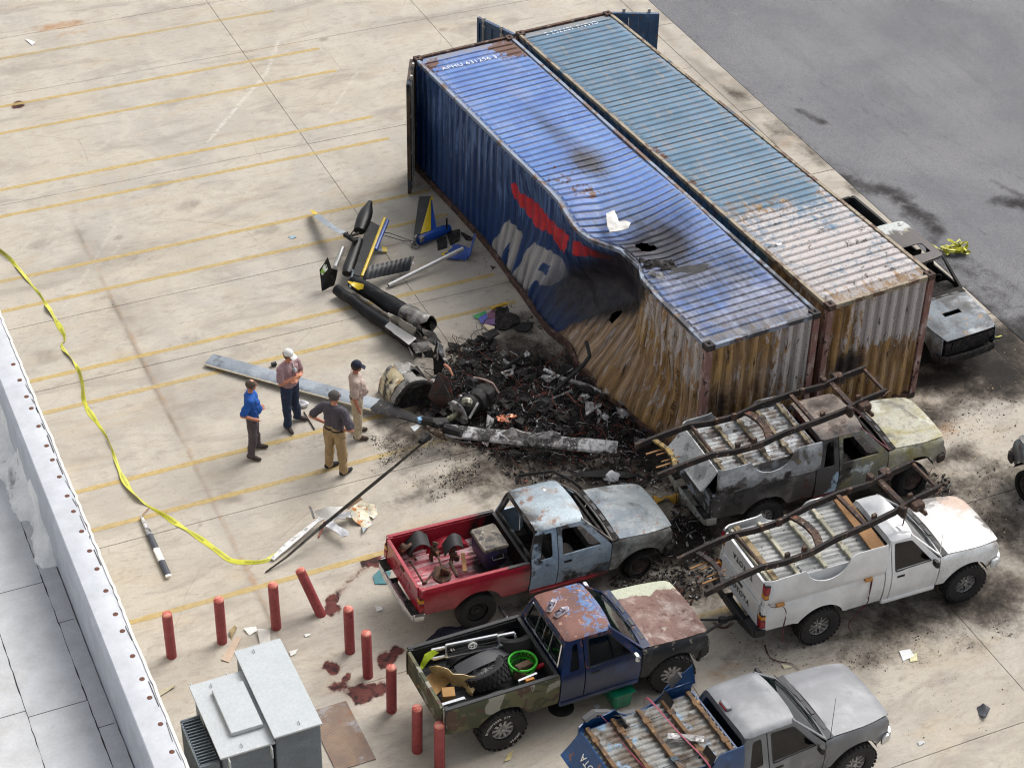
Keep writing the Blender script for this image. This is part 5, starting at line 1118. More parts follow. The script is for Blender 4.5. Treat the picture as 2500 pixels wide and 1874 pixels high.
bk = make_truck('pickup_truck', 'burnt pickup with scorched yellowish hood carrying an upside down grey bed', (7.10, 29.02), radians(23.07), MK, glass=False, xb=-2.10, L=2.02, z0=.03, bedkw=dict(lamps=False), seat='seat_burnt', interior='charred', mirror=False, rear_bumper=wear('burnt_bumper', '#8a8a84', [('#4a4030', dict(scale=6, lo=.5, hi=.62)), ('#b2b6b6', dict(scale=5, lo=.58, hi=.66))], .6), cowl='charred',
                wheels=dict(Rf=.34, zf=.25, Rr=.37, zr=.34, kw=dict(W=.25, rr=.2), fkw=dict(rim='burnt_rim', tyre='burnt_rubber', flat=.1), rkw=dict(rim='alloy_rim', style='spoke', lugs=28)), Rw=.36)
# --- silver truck
sp = wear('silver_paint', '#6a6c70', [('#7d7f82', dict(scale=1.2, lo=.45, hi=.65)), ('#5f6266', dict(scale=2.2, lo=.55, hi=.72)), ('#96989a', dict(scale=1.4, lo=.60, hi=.8, seed=3, amt=.5))], .5, .15, bump=.03, coat=.08, grain=.3)
MS = dict(out=sp, inn=sp, floor=sp, fender=sp, door=sp, hood=sp, roof=sp, pillar=sp, rear=sp, bumper='chrome', sill=sp, cross='frame_rust')
silver = make_truck('pickup_truck', 'silver extended cab pickup carrying an upside down blue bed', (5.10, 21.945), radians(27.4), MS, xb=-2.12, L=1.95, z0=.03, Rw=.385, wheels=dict(Rf=.385, zf=.355, Rr=.385, zr=.355, kw=dict(W=.27, rr=.2, style='spoke', rim='alloy_rim', lugs=30)), rear_bumper='black_trim', cowl='grey_trim')
mb = MB(); mb.box((-1.93, .1, 1.71), (.11, .24, .05), bev=.025); h = mb.build('brake_light_housing', sp, silver); mb = MB(); mb.box((-1.985, .1, 1.708), (.02, .2, .035), bev=.008); mb.build('brake_light', 'lamp_red', h)
mb = MB(); mb.cyl((-.5, -.70, 1.10), (-.52, -.70, 1.98), .006, .003, 6); mb.build('aerial', 'black_trim', silver)
mb = MB(); mb.cyl((-.62, -.735, 1.10), (-.66, -.735, 1.75), .006, .003, 6); mb.build('aerial', 'chrome', white)
# --- burnt truck behind the containers
bb = wear('burnt_black_body', '#1d1b1b', [('#393433', dict(scale=3, lo=.5, hi=.65)), ('#0f0e0e', dict(scale=2, lo=.5, hi=.62))], .75)
MX = dict(out=bb, inn=bb, floor=bb, fender=burnt('burnt_fender_c', '#7e8890', '#5d6670', d=.04, seed=3), door=bb, hood=burnt('burnt_hood_c', '#626b73', '#474f57', rust='#8a6a40', seed=6, d=.09), roof=wear('burnt_roof_c', '#3b3433', [('#a9adaa', dict(scale=2, lo=.46, hi=.6, axis=(0, -1.7, -2.6, .3))), ('#8a8468', dict(scale=4, lo=.6, hi=.68, seed=2)), ('#231f1f', dict(scale=5, lo=.6, hi=.7))], .6), pillar=bb, rear=bb, bumper='charred', grille='charred', handle='charred', sill=bb)
black = make_truck('pickup_truck', 'burnt out black pickup with vented hood parked behind the teal container', (8.72, 32.78), radians(-61.49), MX, glass=False, xb=-2.62, L=1.75, wb=3.45, z0=-.10, pitch=radians(1), seat='seat_burnt', interior='charred', mirror=False, sunroof=True, scoop=True, bedkw=dict(lamps=False), rear_bumper='charred', cowl='charred', wheels=dict(Rf=.26, zf=.36, Rr=.26, zr=.30, kw=dict(W=.22, rr=.2, rim='burnt_rim', tyre='burnt_rubber')), Rw=.33)
# --- burnt truck at the edge of the lot (only its corner shows)
e = G(2462, 1100, .6); hd = radians(114.8); off = Matrix.Rotation(hd, 3, 'Z') @ Vector((.70, .70, 0))
edge = make_truck('pickup_truck', 'burnt grey pickup at the lot edge with a melted front wheel', (e.x - off.x, e.y - off.y), hd, dict(MK, fender=burnt('burnt_fender_d', '#9aa0a4', '#5c5650', d=.05, seed=12), hood=burnt('burnt_hood_d', '#9aa4ac', '#6b6a68', seed=14), bumper='burnt_rim'), glass=False, xb=-2.10, L=2.0, z0=-.08, seat='seat_burnt', interior='charred', mirror=False, bedkw=dict(lamps=False), rear_bumper='charred', cowl='charred', wheels=dict(Rf=.30, zf=.375, Rr=.30, zr=.375, kw=dict(W=.22, rr=.2, rim='burnt_rim', tyre='burnt_rubber')), Rw=.36)

# ------------------------------------------------------------------ upside-down beds on the trucks
def inverted_bed(label, truck, xf, L, wb, M, lift, dx=0, letters=None, yaw=0.0, tilt=0.0, **kw):
    r = empty('pickup_bed', (0, 0, 0), 0, label, 'truck bed', 'upside down pickup beds')
    Mx = truck.matrix_basis @ Matrix.Translation((dx, 0, lift)) @ Matrix.Rotation(yaw, 4, 'Z') @ Matrix.Rotation(tilt, 4, 'Y') @ Matrix.Rotation(pi, 4, 'X')
    r.matrix_world = Mx
    make_bed(r, xf, L, wb, M, name='box', letters=letters, **kw); return r
bpy.context.view_layer.update()
grey = wear('burnt_grey_panel', '#8f9296', [('#b4b8bc', dict(scale=2.2, lo=.45, hi=.6)), ('#54504e', dict(scale=2.4, lo=.50, hi=.64, seed=2)), ('#77684f', dict(scale=5, lo=.6, hi=.68, seed=3)), ('#2d2a2a', dict(scale=2.0, lo=.56, hi=.66, axis=(2, .8, 1.13, .10), seed=5))], .65, .1)
MKi = dict(out=grey, inn=grey, floor=wear('burnt_ribbed_floor', '#a3a5a6', [('#6b615a', dict(scale=4, lo=.45, hi=.6)), ('#cdd0d2', dict(scale=3, lo=.55, hi=.65, seed=3)), ('#3a3330', dict(scale=6, lo=.58, hi=.68, seed=2))], .6, .1), cross=wear('ochre_cross', '#7d7058', [('#4c4238', dict(scale=6, lo=.45, hi=.6)), ('#a09888', dict(scale=5, lo=.58, hi=.66))], .7))
inverted_bed('scorched grey pickup bed lying upside down on the burnt pickup', bk, -2.06, 2.02, 3.05, MKi, 2.27, letters=None, lamps=False, tail=True, gate_open=radians(38), handle=False, gate_mat=wear('burnt_white_gate', '#b9bcbd', [('#8f9294', dict(scale=3, lo=.5, hi=.62)), ('#5f5a54', dict(scale=6, lo=.62, hi=.7))], .6))
inverted_bed('white pickup bed lying upside down on the white pickup', white, -1.72, 2.28, 2.86, MW, 2.275, letters='TOYOTA', handle=False)
bluebed = wear('blue_bed_paint', '#0d3a68', [('#155088', dict(scale=2, lo=.5, hi=.7)), ('#7a4c34', dict(scale=5, lo=.63, hi=.68)), ('#0c2c50', dict(scale=4, lo=.58, hi=.7))], .35, coat=.2, bump=.04)
MSi = dict(out=bluebed, inn=bluebed, floor=wear('bare_ribbed_floor', '#858683', [('#64574a', dict(scale=2, lo=.40, hi=.62)), ('#7f9ab2', dict(scale=3, lo=.56, hi=.64, seed=2)), ('#4a3c30', dict(scale=3, lo=.55, hi=.66, seed=3)), ('#9a9b98', dict(scale=4, lo=.6, hi=.75, seed=5))], .65), cross=wear('rusty_cross', '#6a4e30', [('#3a2c22', dict(scale=6, lo=.45, hi=.6)), ('#8f7852', dict(scale=7, lo=.60, hi=.7)), ('#3a4650', dict(scale=3, lo=.6, hi=.66))], .8))
inverted_bed('rusty bottomed blue pickup bed lying upside down on the silver pickup', silver, -2.13, 1.98, 3.05, MSi, 2.25, letters='TOYOTA', letters_mat='plate_white', lamps=False, gate_open=radians(42), handle=False, liner='black_trim')

# ------------------------------------------------------------------ bare ladder frames on top
def ladder_frame(label, M4, mats, rods=True):
    r = empty('ladder_chassis', (0, 0, 0), 0, label, 'truck frame', 'bare truck frames'); r.matrix_world = M4
    # x forward, rails with the arch over the rear axle, upside down (arch points down)
    RP = [(-2.55, .0), (-2.0, .06), (-1.5, .09), (-1.05, .0), (-.55, -.03), (-.05, .06), (.6, .09), (1.15, .09), (1.6, .18), (2.05, .22)]
    for s in (1, -1):
        mb = MB(); yy = lambda x: s * (.44 if x < .6 else .44 - .07 * min(1, (x - .6) / .8))
        sec = ((-.027, -.058), (.027, -.058), (.027, .058), (-.027, .058)); V = [(x + (-c * .12 if 0 < i < len(RP) - 1 else 0), yy(x) + b, z + c) for i, (x, z) in enumerate(RP) for b, c in sec]; mb.add(V, [(i * 4 + j, i * 4 + (j + 1) % 4, i * 4 + 4 + (j + 1) % 4, i * 4 + 4 + j) for i in range(len(RP) - 1) for j in range(4)] + [(3, 2, 1, 0), tuple(len(V) - 4 + k for k in range(4))])
        ro = mb.build('rail', mats[0], r, smooth=25)
        for x, h in ((-.95, .12), (-.62, .14), (.75, .1), (1.5, .12)):
            b = MB(); b.box((x, yy(x) - s * .06, np.interp(x, [p[0] for p in RP], [p[1] for p in RP]) + .06), (.09, .06, h), bev=.008); b.build('bracket', mats[1], ro)
    for x, w in ((-2.2, .05), (-1.45, .045), (-.35, .1), (.55, .08), (1.35, .1), (2.02, .06)):
        z = float(np.interp(x, [p[0] for p in RP], [p[1] for p in RP])); mb = MB()
        if x == -.35 or x == -2.2:
            P = [(x, -.44, z), (x + .06, -.28, z), (x + .12, -.12, z - .02), (x + .12, .12, z - .02), (x + .06, .28, z), (x, .44, z)]
            for a, b in zip(P, P[1:]): mb.bar(a, b, w + .04, .05, bev=.01)
        elif x == -1.45: mb.cyl((x, -.44, z), (x, .44, z), .035, n=10)
        else: mb.bar((x, -.42, z), (x, .42, z), w, .06, bev=.01)
        mb.build('crossmember', mats[2 if x < -2 else 1], r)
    for s in (1, -1):
        mb = MB(); mb.box((1.55, s * .45, .12), (.22, .2, .14), bev=.03); mb.bar((1.55, s * .45, .1), (1.7, s * .52, -.1), .07, .06); mb.box((1.25, s * .47, .12), (.1, .16, .2), bev=.02); crumple(mb, .02, 6, s); mb.build('suspension_mount', mats[1], r)
        mb = MB(); mb.bar((-2.45, s * .2, -.03), (-2.02, s * .2, -.03), .03, .02); mb.bar((-2.3, s * .1, -.03), (-1.95, s * .1, -.03), .02, .02); mb.build('mounting_rod', 'wood', r)
    mb = MB(); mb.tube([(1.9, -.5, .25), (2.05, -.44, .28), (2.12, -.40, .22)], .012, 6); mb.build('tow_hook', mats[1], r)
    return r
def on(truck, dx, dy, z, yaw, pitch, roll=0): return truck.matrix_basis @ Matrix.Translation((dx, dy, z)) @ Matrix.Rotation(yaw, 4, 'Z') @ Matrix.Rotation(pitch, 4, 'Y') @ Matrix.Rotation(roll, 4, 'X')
ladder_frame('scorched bare truck frame lying on the grey upside down bed', on(bk, -2.62, 0, 1.84, radians(1), radians(-3.5)), ('frame_steel', 'frame_rust', 'frame_ochre'))
ladder_frame('dark bare truck frame lying on the white upside down bed', on(white, -2.55, 0, 1.86, radians(4), radians(-4)), ('frame_steel', 'frame_rust', 'frame_steel'))
# ================================================================== helicopter wreckage
from mathutils import noise as mnoise
def one(name, mb, mat, label, cat, group=None, smooth=35):
    """a thing that is a single mesh, origin moved to its own base"""
    c = sum(mb.v, Vector()) / len(mb.v); c.z = min(v.z for v in mb.v)
    for v in mb.v: v -= c
    return tag(mb.build(name, mat, None, smooth, loc=c), label, cat, group)
def root_at(name, p, label, cat, group=None, rz=0.0): return empty(name, p, rz, label, cat, group)
def part(mb, name, mat, root, smooth=35):
    inv = root.matrix_basis.inverted(); mb.xf(inv); return mb.build(name, mat, root, smooth)
def frame_of(a, b, up=(0, 0, 1)):
    x = (Vector(b) - Vector(a)).normalized(); y = Vector(up).cross(x).normalized(); z = x.cross(y); return x, y, z
def plate(mb, pts, t=.01, step=.07, amp=.0, scale=5, seed=0, sag=None):
    """bent sheet through 3D outline points (nearly planar); fan-projected onto their mean plane"""
    P = [Vector(p) for p in pts]; c = sum(P, Vector()) / len(P); n = Vector((0, 0, 0))
    for a, b in zip(P, P[1:] + P[:1]): n += (a - c).cross(b - c)
    n.normalize()
    if n.z < 0: n = -n
    ex = (P[1] - P[0]).normalized(); ex = (ex - n * ex.dot(n)).normalized(); ey = n.cross(ex)
    ol = [((p - c).dot(ex), (p - c).dot(ey)) for p in P]; hs = [(p - c).dot(n) for p in P]
    def f(u, v):
        w = [1 / (1e-4 + (u - a) ** 2 + (v - b) ** 2) for a, b in ol]; h = sum(x * y for x, y in zip(w, hs)) / sum(w)
        q = c + ex * u + ey * v; d = mnoise.noise(q * scale + Vector((seed, seed * 2, 0))) * amp + mnoise.noise(q * scale * 2.7 + Vector((seed, 5, 0))) * amp * .5
        return q + n * (h + d)
    area = sum(ol[i - 1][0] * ol[i][1] - ol[i][0] * ol[i - 1][1] for i in range(len(ol)))
    if area < 0: ol.reverse()
    return panel(mb, ol, f, t=t, step=step)
Z3 = lambda x, y, z=0.0: G(700 + x / 3.685, 450 + y / 3.685, z)
Z5 = lambda x, y, z=0.0: G(900 + x / 2.765, 750 + y / 2.765, z)
Z7 = lambda x, y, z=0.0: G(930 + x / 5.53, 820 + y / 5.53, z)
wear('heli_black', '#0b0c0d', [('#191a1d', dict(scale=3, lo=.5, hi=.7)), ('#54575c', dict(scale=9, lo=.66, hi=.72, amt=.6))], .42, bump=.03, spec=.35)
wear('heli_boom', '#101114', [('#1f2125', dict(scale=2.5, lo=.48, hi=.66)), ('#3a3836', dict(scale=3, lo=.56, hi=.7, seed=2, amt=.7)), ('#0e0e0f', dict(scale=4, lo=.55, hi=.65, seed=4))], .5, bump=.06, spec=.2)
wear('heli_grey_burnt', '#87847f', [('#4a4542', dict(scale=2.4, lo=.44, hi=.64)), ('#c9c8c5', dict(scale=3, lo=.56, hi=.66, seed=3)), ('#1b1817', dict(scale=3, lo=.52, hi=.62, seed=5)), ('#8a6b48', dict(scale=6, lo=.63, hi=.7, seed=6, amt=.7))], .6, .2, bump=.2)
plain('heli_yellow', '#c2a516', .4, bump=.05); plain('heli_blue', '#123f8c', .35, bump=.05); plain('heli_white', '#cfcdc8', .4, bump=.05)
wear('ash_metal', '#8b8a8a', [('#c4c3c2', dict(scale=5, lo=.48, hi=.62)), ('#33302f', dict(scale=5, lo=.55, hi=.65, seed=3)), ('#5c5552', dict(scale=12, lo=.55, hi=.66))], .7, .15, bump=.3)
wear('soot_metal', '#1c1b1b', [('#484646', dict(scale=6, lo=.55, hi=.68)), ('#121111', dict(scale=5, lo=.5, hi=.6))], .75, .1, bump=.3)
wear('rotor_grey', '#7d858e', [('#959ca4', dict(scale=1.2, lo=.45, hi=.65)), ('#646a72', dict(scale=4, lo=.56, hi=.66, stretch=(1, 1, 1)))], .45, bump=.04)
plain('rotor_edge', '#b5ac98', .5); wear('rotor_burnt', '#242222', [('#4b4745', dict(scale=5, lo=.52, hi=.66)), ('#84807c', dict(scale=8, lo=.64, hi=.72))], .75, bump=.2)
wear('maroon_burnt', '#3b1e1a', [('#5f2c20', dict(scale=3, lo=.5, hi=.62)), ('#1a1413', dict(scale=3, lo=.52, hi=.62, seed=3)), ('#262b33', dict(scale=2, lo=.56, hi=.66, seed=6))], .5, bump=.15)
wear('cream_burnt', '#bfb08c', [('#e5ddc8', dict(scale=3, lo=.5, hi=.65)), ('#a3743e', dict(scale=3, lo=.56, hi=.64, seed=2)), ('#1f1a18', dict(scale=2.2, lo=.52, hi=.62, seed=4))], .5, bump=.1)
plain('copper', '#c07a5e', .45, .5); plain('copper_wire', '#6d3a2c', .6, .3); plain('alu_tube', '#c2c2c0', .35, .5, bump=.05)
def strip_mat(name, axis, stops, rough=.4):
    m = NM(name); x = m.sep(m.co())[axis]; col = lin(stops[0][1]); n = m.noise(6, 4); n2 = m.noise(3, 5)
    for v, c in stops[1:]: col = m.mix(m.math('GREATER_THAN', x, v), col, lin(c))
    col = m.mix(m.rng(n2, .5, .7, 0, .25), col, lin('#2b2a29')); col = m.mix(m.rng(m.noise(20, 4, .7), .68, .73, 0, .6), col, lin('#8a8a88')); m.out(col, rough, 0, m.bump(n, .06)); return m.m

# ---- tail boom with fin, stabiliser and tail rotor (one connected piece)
bm = root_at('helicopter_tail_boom', Z3(870, 1120), 'broken black helicopter tail boom with yellow striped fin and tail rotor', 'helicopter tail')
def ragged_tube(path, rs, n, seed, rag=.18, jag_end=True, dent=.02):
    P = [Vector(p) for p in path]; mb = MB(); mb.tube(P, rs, n, cap=False); x = (P[-1] - P[0]).normalized()
    k = len(P)
    for j in range(n):
        v = mb.v[(k - 1) * n + j]; v += x * (rag * (vnoise(j * .9 + seed, 1.3, 3) - .35)) + Vector((0, 0, RND.uniform(-.03, .02)))
    for v in mb.v: v += mnoise.noise_vector(v * 4 + Vector((seed, 0, 0))) * dent
    F = list(mb.f); V = list(mb.v); out = MB(); out.solid(V, F, .012); return out
lp = lambda a, b, n: [Vector(a).lerp(Vector(b), i / n) for i in range(n + 1)]
A = Z3(600, 875, .25); B = Z3(1250, 1275, .33)
mb = ragged_tube(lp(A, B, 14), [.145 + .07 * i / 14 for i in range(15)], 20, 1); part(mb, 'boom', ['heli_boom'], bm)
x, y, z = frame_of(A, B)
mb = ragged_tube(lp(B - x * .62 + z * .012, B + x * .03 + z * .012, 6), [.215, .22, .222, .225, .228, .23, .232], 20, 5, .22, dent=.03); part(mb, 'burnt_skin', 'heli_grey_burnt', bm)
mb = MB(); plate(mb, [Z3(545, 890, .40), Z3(610, 862, .455), Z3(695, 900, .43), Z3(690, 955, .30), Z3(640, 930, .41)], .012, .05, .004); part(mb, 'yellow_band', 'heli_yellow', bm)
C = Z3(450, 945, .17); D = Z3(1190, 1475, .2)
mb = ragged_tube(lp(C, D, 14), [.105 + .045 * i / 14 for i in range(15)], 14, 3, .2, dent=.03); part(mb, 'drive_fairing', 'heli_boom', bm)
mb = MB(); plate(mb, [Z3(880, 1270, .36), Z3(930, 1235, .40), Z3(1165, 1380, .42), Z3(1100, 1445, .34)], .01, .08, .012); part(mb, 'silver_strake', 'heli_white', bm)
mb = MB(); plate(mb, [Z3(915, 1150, .62), Z3(1000, 1195, .64), Z3(1165, 1290, .62), Z3(1160, 1385, .36), Z3(930, 1240, .34)], .008, .08, .02); part(mb, 'torn_side_skin', 'heli_grey_burnt', bm)
for i, (pts, am) in enumerate((([Z3(1110, 1430, .35), Z3(1260, 1410, .42), Z3(1300, 1490, .3), Z3(1160, 1520, .22)], .06), ([Z3(1290, 1260, .5), Z3(1330, 1330, .4), Z3(1350, 1400, .15), Z3(1290, 1380, .2)], .05), ([Z3(1100, 1460, .25), Z3(1150, 1530, .15), Z3(1140, 1570, .02), Z3(1100, 1500, .05)], .03))):
    mb = MB(); plate(mb, pts, .008, .05, am, 6, i); part(mb, 'torn_flap', 'heli_grey_burnt' if i != 1 else 'soot_metal', bm)
for i, (pts, am, mt) in enumerate((([Z3(1230, 1290, .42), Z3(1330, 1330, .45), Z3(1400, 1420, .3), Z3(1330, 1450, .2), Z3(1260, 1400, .25)], .07, 'heli_grey_burnt'), ([Z3(1200, 1440, .3), Z3(1300, 1470, .34), Z3(1360, 1560, .2), Z3(1240, 1560, .12)], .06, 'soot_metal'), ([Z3(1330, 1400, .3), Z3(1400, 1450, .36), Z3(1420, 1560, .2), Z3(1350, 1540, .15)], .06, 'ash_metal'))):
    mb = MB(); plate(mb, pts, .01, .05, am, 6, i + 7); part(mb, 'torn_flap', mt, bm)
# fin: black leading edge tube, channel, yellow stripe, blue edge
F0 = Z3(590, 810, .30); F1 = Z3(760, 330, .46)
x, y, z = frame_of(F0, F1); r = -y
mb = MB(); mb.tube(lp(F0 - r * .12, F0 - r * .12 + (F1 - F0) * .62, 8), [.10, .13, .13, .13, .125, .125, .12, .12, .11], 14, flat=.8); part(mb, 'fin_leading_edge', 'heli_black', bm)
mb = MB(); mb.tube(lp(F0 - r * .16 + x * 1.42 + z * .05, F0 - r * .13 + x * 2.40 + z * .12, 6), [.13, .15, .16, .16, .14, .09, .05], 14, flat=.75); part(mb, 'fin_tip', 'heli_black', bm)
mb = MB(); plate(mb, [F0 - r * .1 + z * .03, F0 + r * .16 - z * .02, F0 + r * .22 + x * 1.75 - z * .02, F0 - r * .02 + x * 1.85 + z * .03], .05, .1, .012); part(mb, 'fin_panel', 'heli_boom', bm)
mb = MB(); mb.tube(lp(F0 + r * .22 + z * .02 - x * .05, F0 + r * .27 + x * 2.0 + z * .02, 6), .038, 8, flat=.8); part(mb, 'yellow_stripe', 'heli_yellow', bm)
mb = MB(); mb.tube(lp(F0 + r * .30 + x * .9, F0 + r * .345 + x * 1.95 + z * .01, 6), .045, 8, flat=.8); part(mb, 'blue_edge', 'heli_blue', bm)
mb = MB(); mb.tube([F0 - x * .1 + z * .2, F0 - x * .0 + r * .03 + z * .12, F0 - x * .28 + r * .02, F0 - x * .42 + r * .05 - z * .02], .022, 8); part(mb, 'hose', plain('hose_grey', '#7c8890', .5), bm)
mb = MB(); plate(mb, [Z3(300, 800, .45), Z3(365, 640, .75), Z3(400, 740, .5), Z3(465, 800, .42), Z3(430, 925, .08), Z3(312, 932, .02)], .02, .07, .03, 3); part(mb, 'end_plate', 'heli_black', bm)
mb = MB(); plate(mb, [Z3(303, 790, .47), Z3(350, 690, .66), Z3(370, 760, .52), Z3(320, 820, .42)], .01, .05, .02, 6, 2); part(mb, 'torn_insignia', wear('insignia_torn', '#d6d8cc', [('#7fae3c', dict(scale=8, lo=.5, hi=.56)), ('#3a4a50', dict(scale=10, lo=.55, hi=.6, seed=2))], .5), bm)
mb = MB()
S0, S1, S2, S3 = Z3(690, 862, .30), Z3(742, 735, .42), Z3(1146, 645, .28), Z3(1108, 778, .10)
def stab(a, b):
    p = S0.lerp(S3, a).lerp(S1.lerp(S2, a), b); return p + Vector((0, 0, .03 * sin(pi * b) + .010 * (1 if int(a * 30) % 3 == 0 else 0)))
V = [stab(i / 30, j / 6) for i in range(31) for j in range(7)]; Fq = [(i * 7 + j, (i + 1) * 7 + j, (i + 1) * 7 + j + 1, i * 7 + j + 1) for i in range(30) for j in range(6)]
mb.solid(V, Fq, .05); part(mb, 'stabiliser', wear('stab_grey', '#15181c', [('#262a2f', dict(scale=3, lo=.45, hi=.6)), ('#5d564e', dict(scale=6, lo=.62, hi=.7))], .45), bm)
mb = MB(); mb.tube([S2.lerp(S3, .5), S2.lerp(S3, .5) + Vector((.05, .01, .0))], .03, 8); part(mb, 'nav_lamp', 'heli_white', bm)
# tail rotor
H = Z3(560, 470, .55)
mb = MB(); mb.tube([H, Z3(650, 440, .5)], .03, 8); mb.tube([H - Vector((.1, -.08, 0)), H + Vector((.16, -.12, -.05))], [.05, .06], 8)
for d in ((.1, .1, .1), (-.05, .12, .05), (.12, -.15, .0), (.02, -.1, .1)): mb.tube([H, H + Vector(d)], .014, 6)
part(crumple(mb, .01, 9), 'rotor_hub', 'soot_metal', bm)
def blade(mb, pts, w, t, roll=.3):
    V = []
    for i, p in enumerate(pts):
        p = Vector(p); q = Vector(pts[min(i + 1, len(pts) - 1)]) - Vector(pts[max(i - 1, 0)]); x = q.normalized(); y = Vector((0, 0, 1)).cross(x).normalized(); zz = x.cross(y)
        rr = roll[i] if hasattr(roll, '__len__') else roll
        y2 = y * cos(rr) + zz * sin(rr); z2 = zz * cos(rr) - y * sin(rr); ww = w[i] if hasattr(w, '__len__') else w
        for a, b in ((-.5, 0), (-.38, .42), (-.1, .5), (.2, .3), (.5, 0), (.2, -.3), (-.1, -.5), (-.38, -.42)): V.append(p + y2 * (a * ww) + z2 * (b * t))
    n = len(pts); Fb = [(i * 8 + j, i * 8 + (j + 1) % 8, (i + 1) * 8 + (j + 1) % 8, (i + 1) * 8 + j) for i in range(n - 1) for j in range(8)] + [tuple(range(7, -1, -1)), tuple(range((n - 1) * 8, n * 8))]
    return mb.add(V, Fb)
mb = MB(); blade(mb, [Z3(520, 440, .52), Z3(450, 410, .46), Z3(370, 355, .36), Z3(300, 300, .26), Z3(268, 275, .2)], .2, .035, .2); part(mb, 'tail_rotor_blade', 'rotor_grey', bm)
mb = MB(); blade(mb, [Z3(272, 278, .205), Z3(245, 250, .16), Z3(228, 232, .12)], [.17, .17, .09], .037, .5); crumple(mb, .02, 9); part(mb, 'blade_tip', 'heli_yellow', bm)
mb = MB(); blade(mb, [Z3(620, 520, .3), Z3(740, 560, .16), Z3(860, 585, .07)], .16, .035, .2); part(mb, 'tail_rotor_blade', 'rotor_grey', bm)
mb = MB(); blade(mb, [Z3(858, 584, .072), Z3(902, 590, .05)], .16, .037, .2); part(mb, 'blade_tip', 'heli_yellow', bm)
# ---- separate pieces round the tail
fp = root_at('helicopter_fin_piece', Z3(1230, 500), 'torn off fin piece striped black yellow and blue beside the blue container', 'helicopter part')
b0, b1, t0, t1 = Z3(1140, 480, .22), Z3(1350, 405, .22), Z3(1190, 112, .55), Z3(1300, 118, .55)
for nm, (u0, u1), (w0, w1), mt in (('black_panel', (0, .30), (0, 1.0), 'heli_black'), ('yellow_panel', (.30, .75), (.985, 1.0), 'heli_yellow'), ('blue_panel', (.75, 1.0), (.995, 1.02), 'heli_blue')):
    mb = MB(); nn = 14
    def fn(a, b):
        l = b0.lerp(b1, u0).lerp(t0.lerp(t1, w0), b); rr_ = b0.lerp(b1, u1).lerp(t0.lerp(t1, w1), b); return l.lerp(rr_, a) + Vector((0, -.0, .035 * sin(pi * min(1, (u0 + (u1 - u0) * a) * 1.2)) + (.004 if int(b * 42) % 3 == 0 else 0)))
    V = [fn(i / 4, j / 42) for i in range(5) for j in range(43)]; Fq = [(i * 43 + j, (i + 1) * 43 + j, (i + 1) * 43 + j + 1, i * 43 + j + 1) for i in range(4) for j in range(42)]
    mb.solid(V, Fq, .06); part(mb, nm, mt, fp)
mb = MB(); mb.tube(lp(Z3(1180, 505, .12), Z3(1465, 392, .14), 5), [.11, .12, .12, .115, .11, .085], 12); part(mb, 'blue_tube', 'heli_blue', fp)
mb = MB(); mb.box(Z3(1440, 355, .32), (.04, .04, .28)); part(mb, 'aerial_mast', 'heli_black', fp)
mb = MB(); 
for k in range(9): mb.box(Z3(1190, 510, .12) + Vector((RND.uniform(-.18, .12), RND.uniform(-.12, .12), RND.uniform(-.1, .12))), (RND.uniform(.04, .14), .04, RND.uniform(.03, .1)), Matrix.Rotation(RND.random() * 3, 3, 'Z'))
part(crumple(mb, .02, 9), 'broken_root', 'heli_grey_burnt', fp)
bp = root_at('helicopter_blue_fairing', Z3(1560, 620), 'crumpled blue and yellow fairing lying under the end of the long white tube', 'helicopter part')
mb = MB(); plate(mb, [Z3(1420, 620, .1), Z3(1540, 540, .2), Z3(1660, 570, .28), Z3(1655, 640, .15), Z3(1600, 680, .04), Z3(1450, 670, .04)], .02, .06, .05, 5); part(mb, 'shell', 'heli_blue', bp)
mb = MB(); plate(mb, [Z3(1490, 545, .25), Z3(1540, 535, .32), Z3(1560, 580, .22), Z3(1500, 590, .2)], .015, .05, .04, 7, 3); part(mb, 'torn_lip', 'heli_blue', bp)
mb = MB(); mb.bar(Z3(1655, 600, .12), Z3(1695, 445, .3), .04, .02); part(mb, 'strut', 'heli_blue', bp)
mb = MB(); plate(mb, [Z3(1385, 625, .06), Z3(1440, 590, .14), Z3(1480, 660, .07), Z3(1410, 650, .04)], .015, .05, .03, 7, 5); part(mb, 'yellow_rim', 'heli_yellow', bp)
mb = MB(); mb.tube(lp(Z3(915, 910, .06), Z3(1585, 578, .3), 3), .047, 14, cap=False); one('aluminium_tube', mb, 'alu_tube', 'long white aluminium tube lying beside the tail boom', 'tube')
mb = MB(); mb.tube(lp(Z3(436, 748, .06), Z3(505, 572, .06), 3), .05, 14); one('aluminium_tube', mb, 'alu_tube', 'short white tube behind the black end plate of the tail', 'tube')
mb = MB(); plate(mb, [Z3(1350, 500, .03), Z3(1435, 470, .05), Z3(1445, 560, .03), Z3(1360, 590, .02)], .02, .07, .03); one('torn_mat', mb, 'soot_metal', 'small charcoal sheet beside the blue fairing', 'sheet')
mb = MB(); plate(mb, [Z3(1440, 440, .05), Z3(1560, 398, .1), Z3(1550, 500, .04), Z3(1470, 540, .03)], .02, .07, .04, 5, 2); one('torn_mat', mb, 'charred', 'larger charcoal sheet at the foot of the blue container', 'sheet')
mb = MB(); plate(mb, [Z3(1570, 440, .03), Z3(1640, 450, .08), Z3(1700, 500, .04), Z3(1610, 500, .02)], .02, .07, .05, 5, 4); one('torn_mat', mb, 'charred', 'crumpled black sheet beside the charcoal sheets', 'sheet')
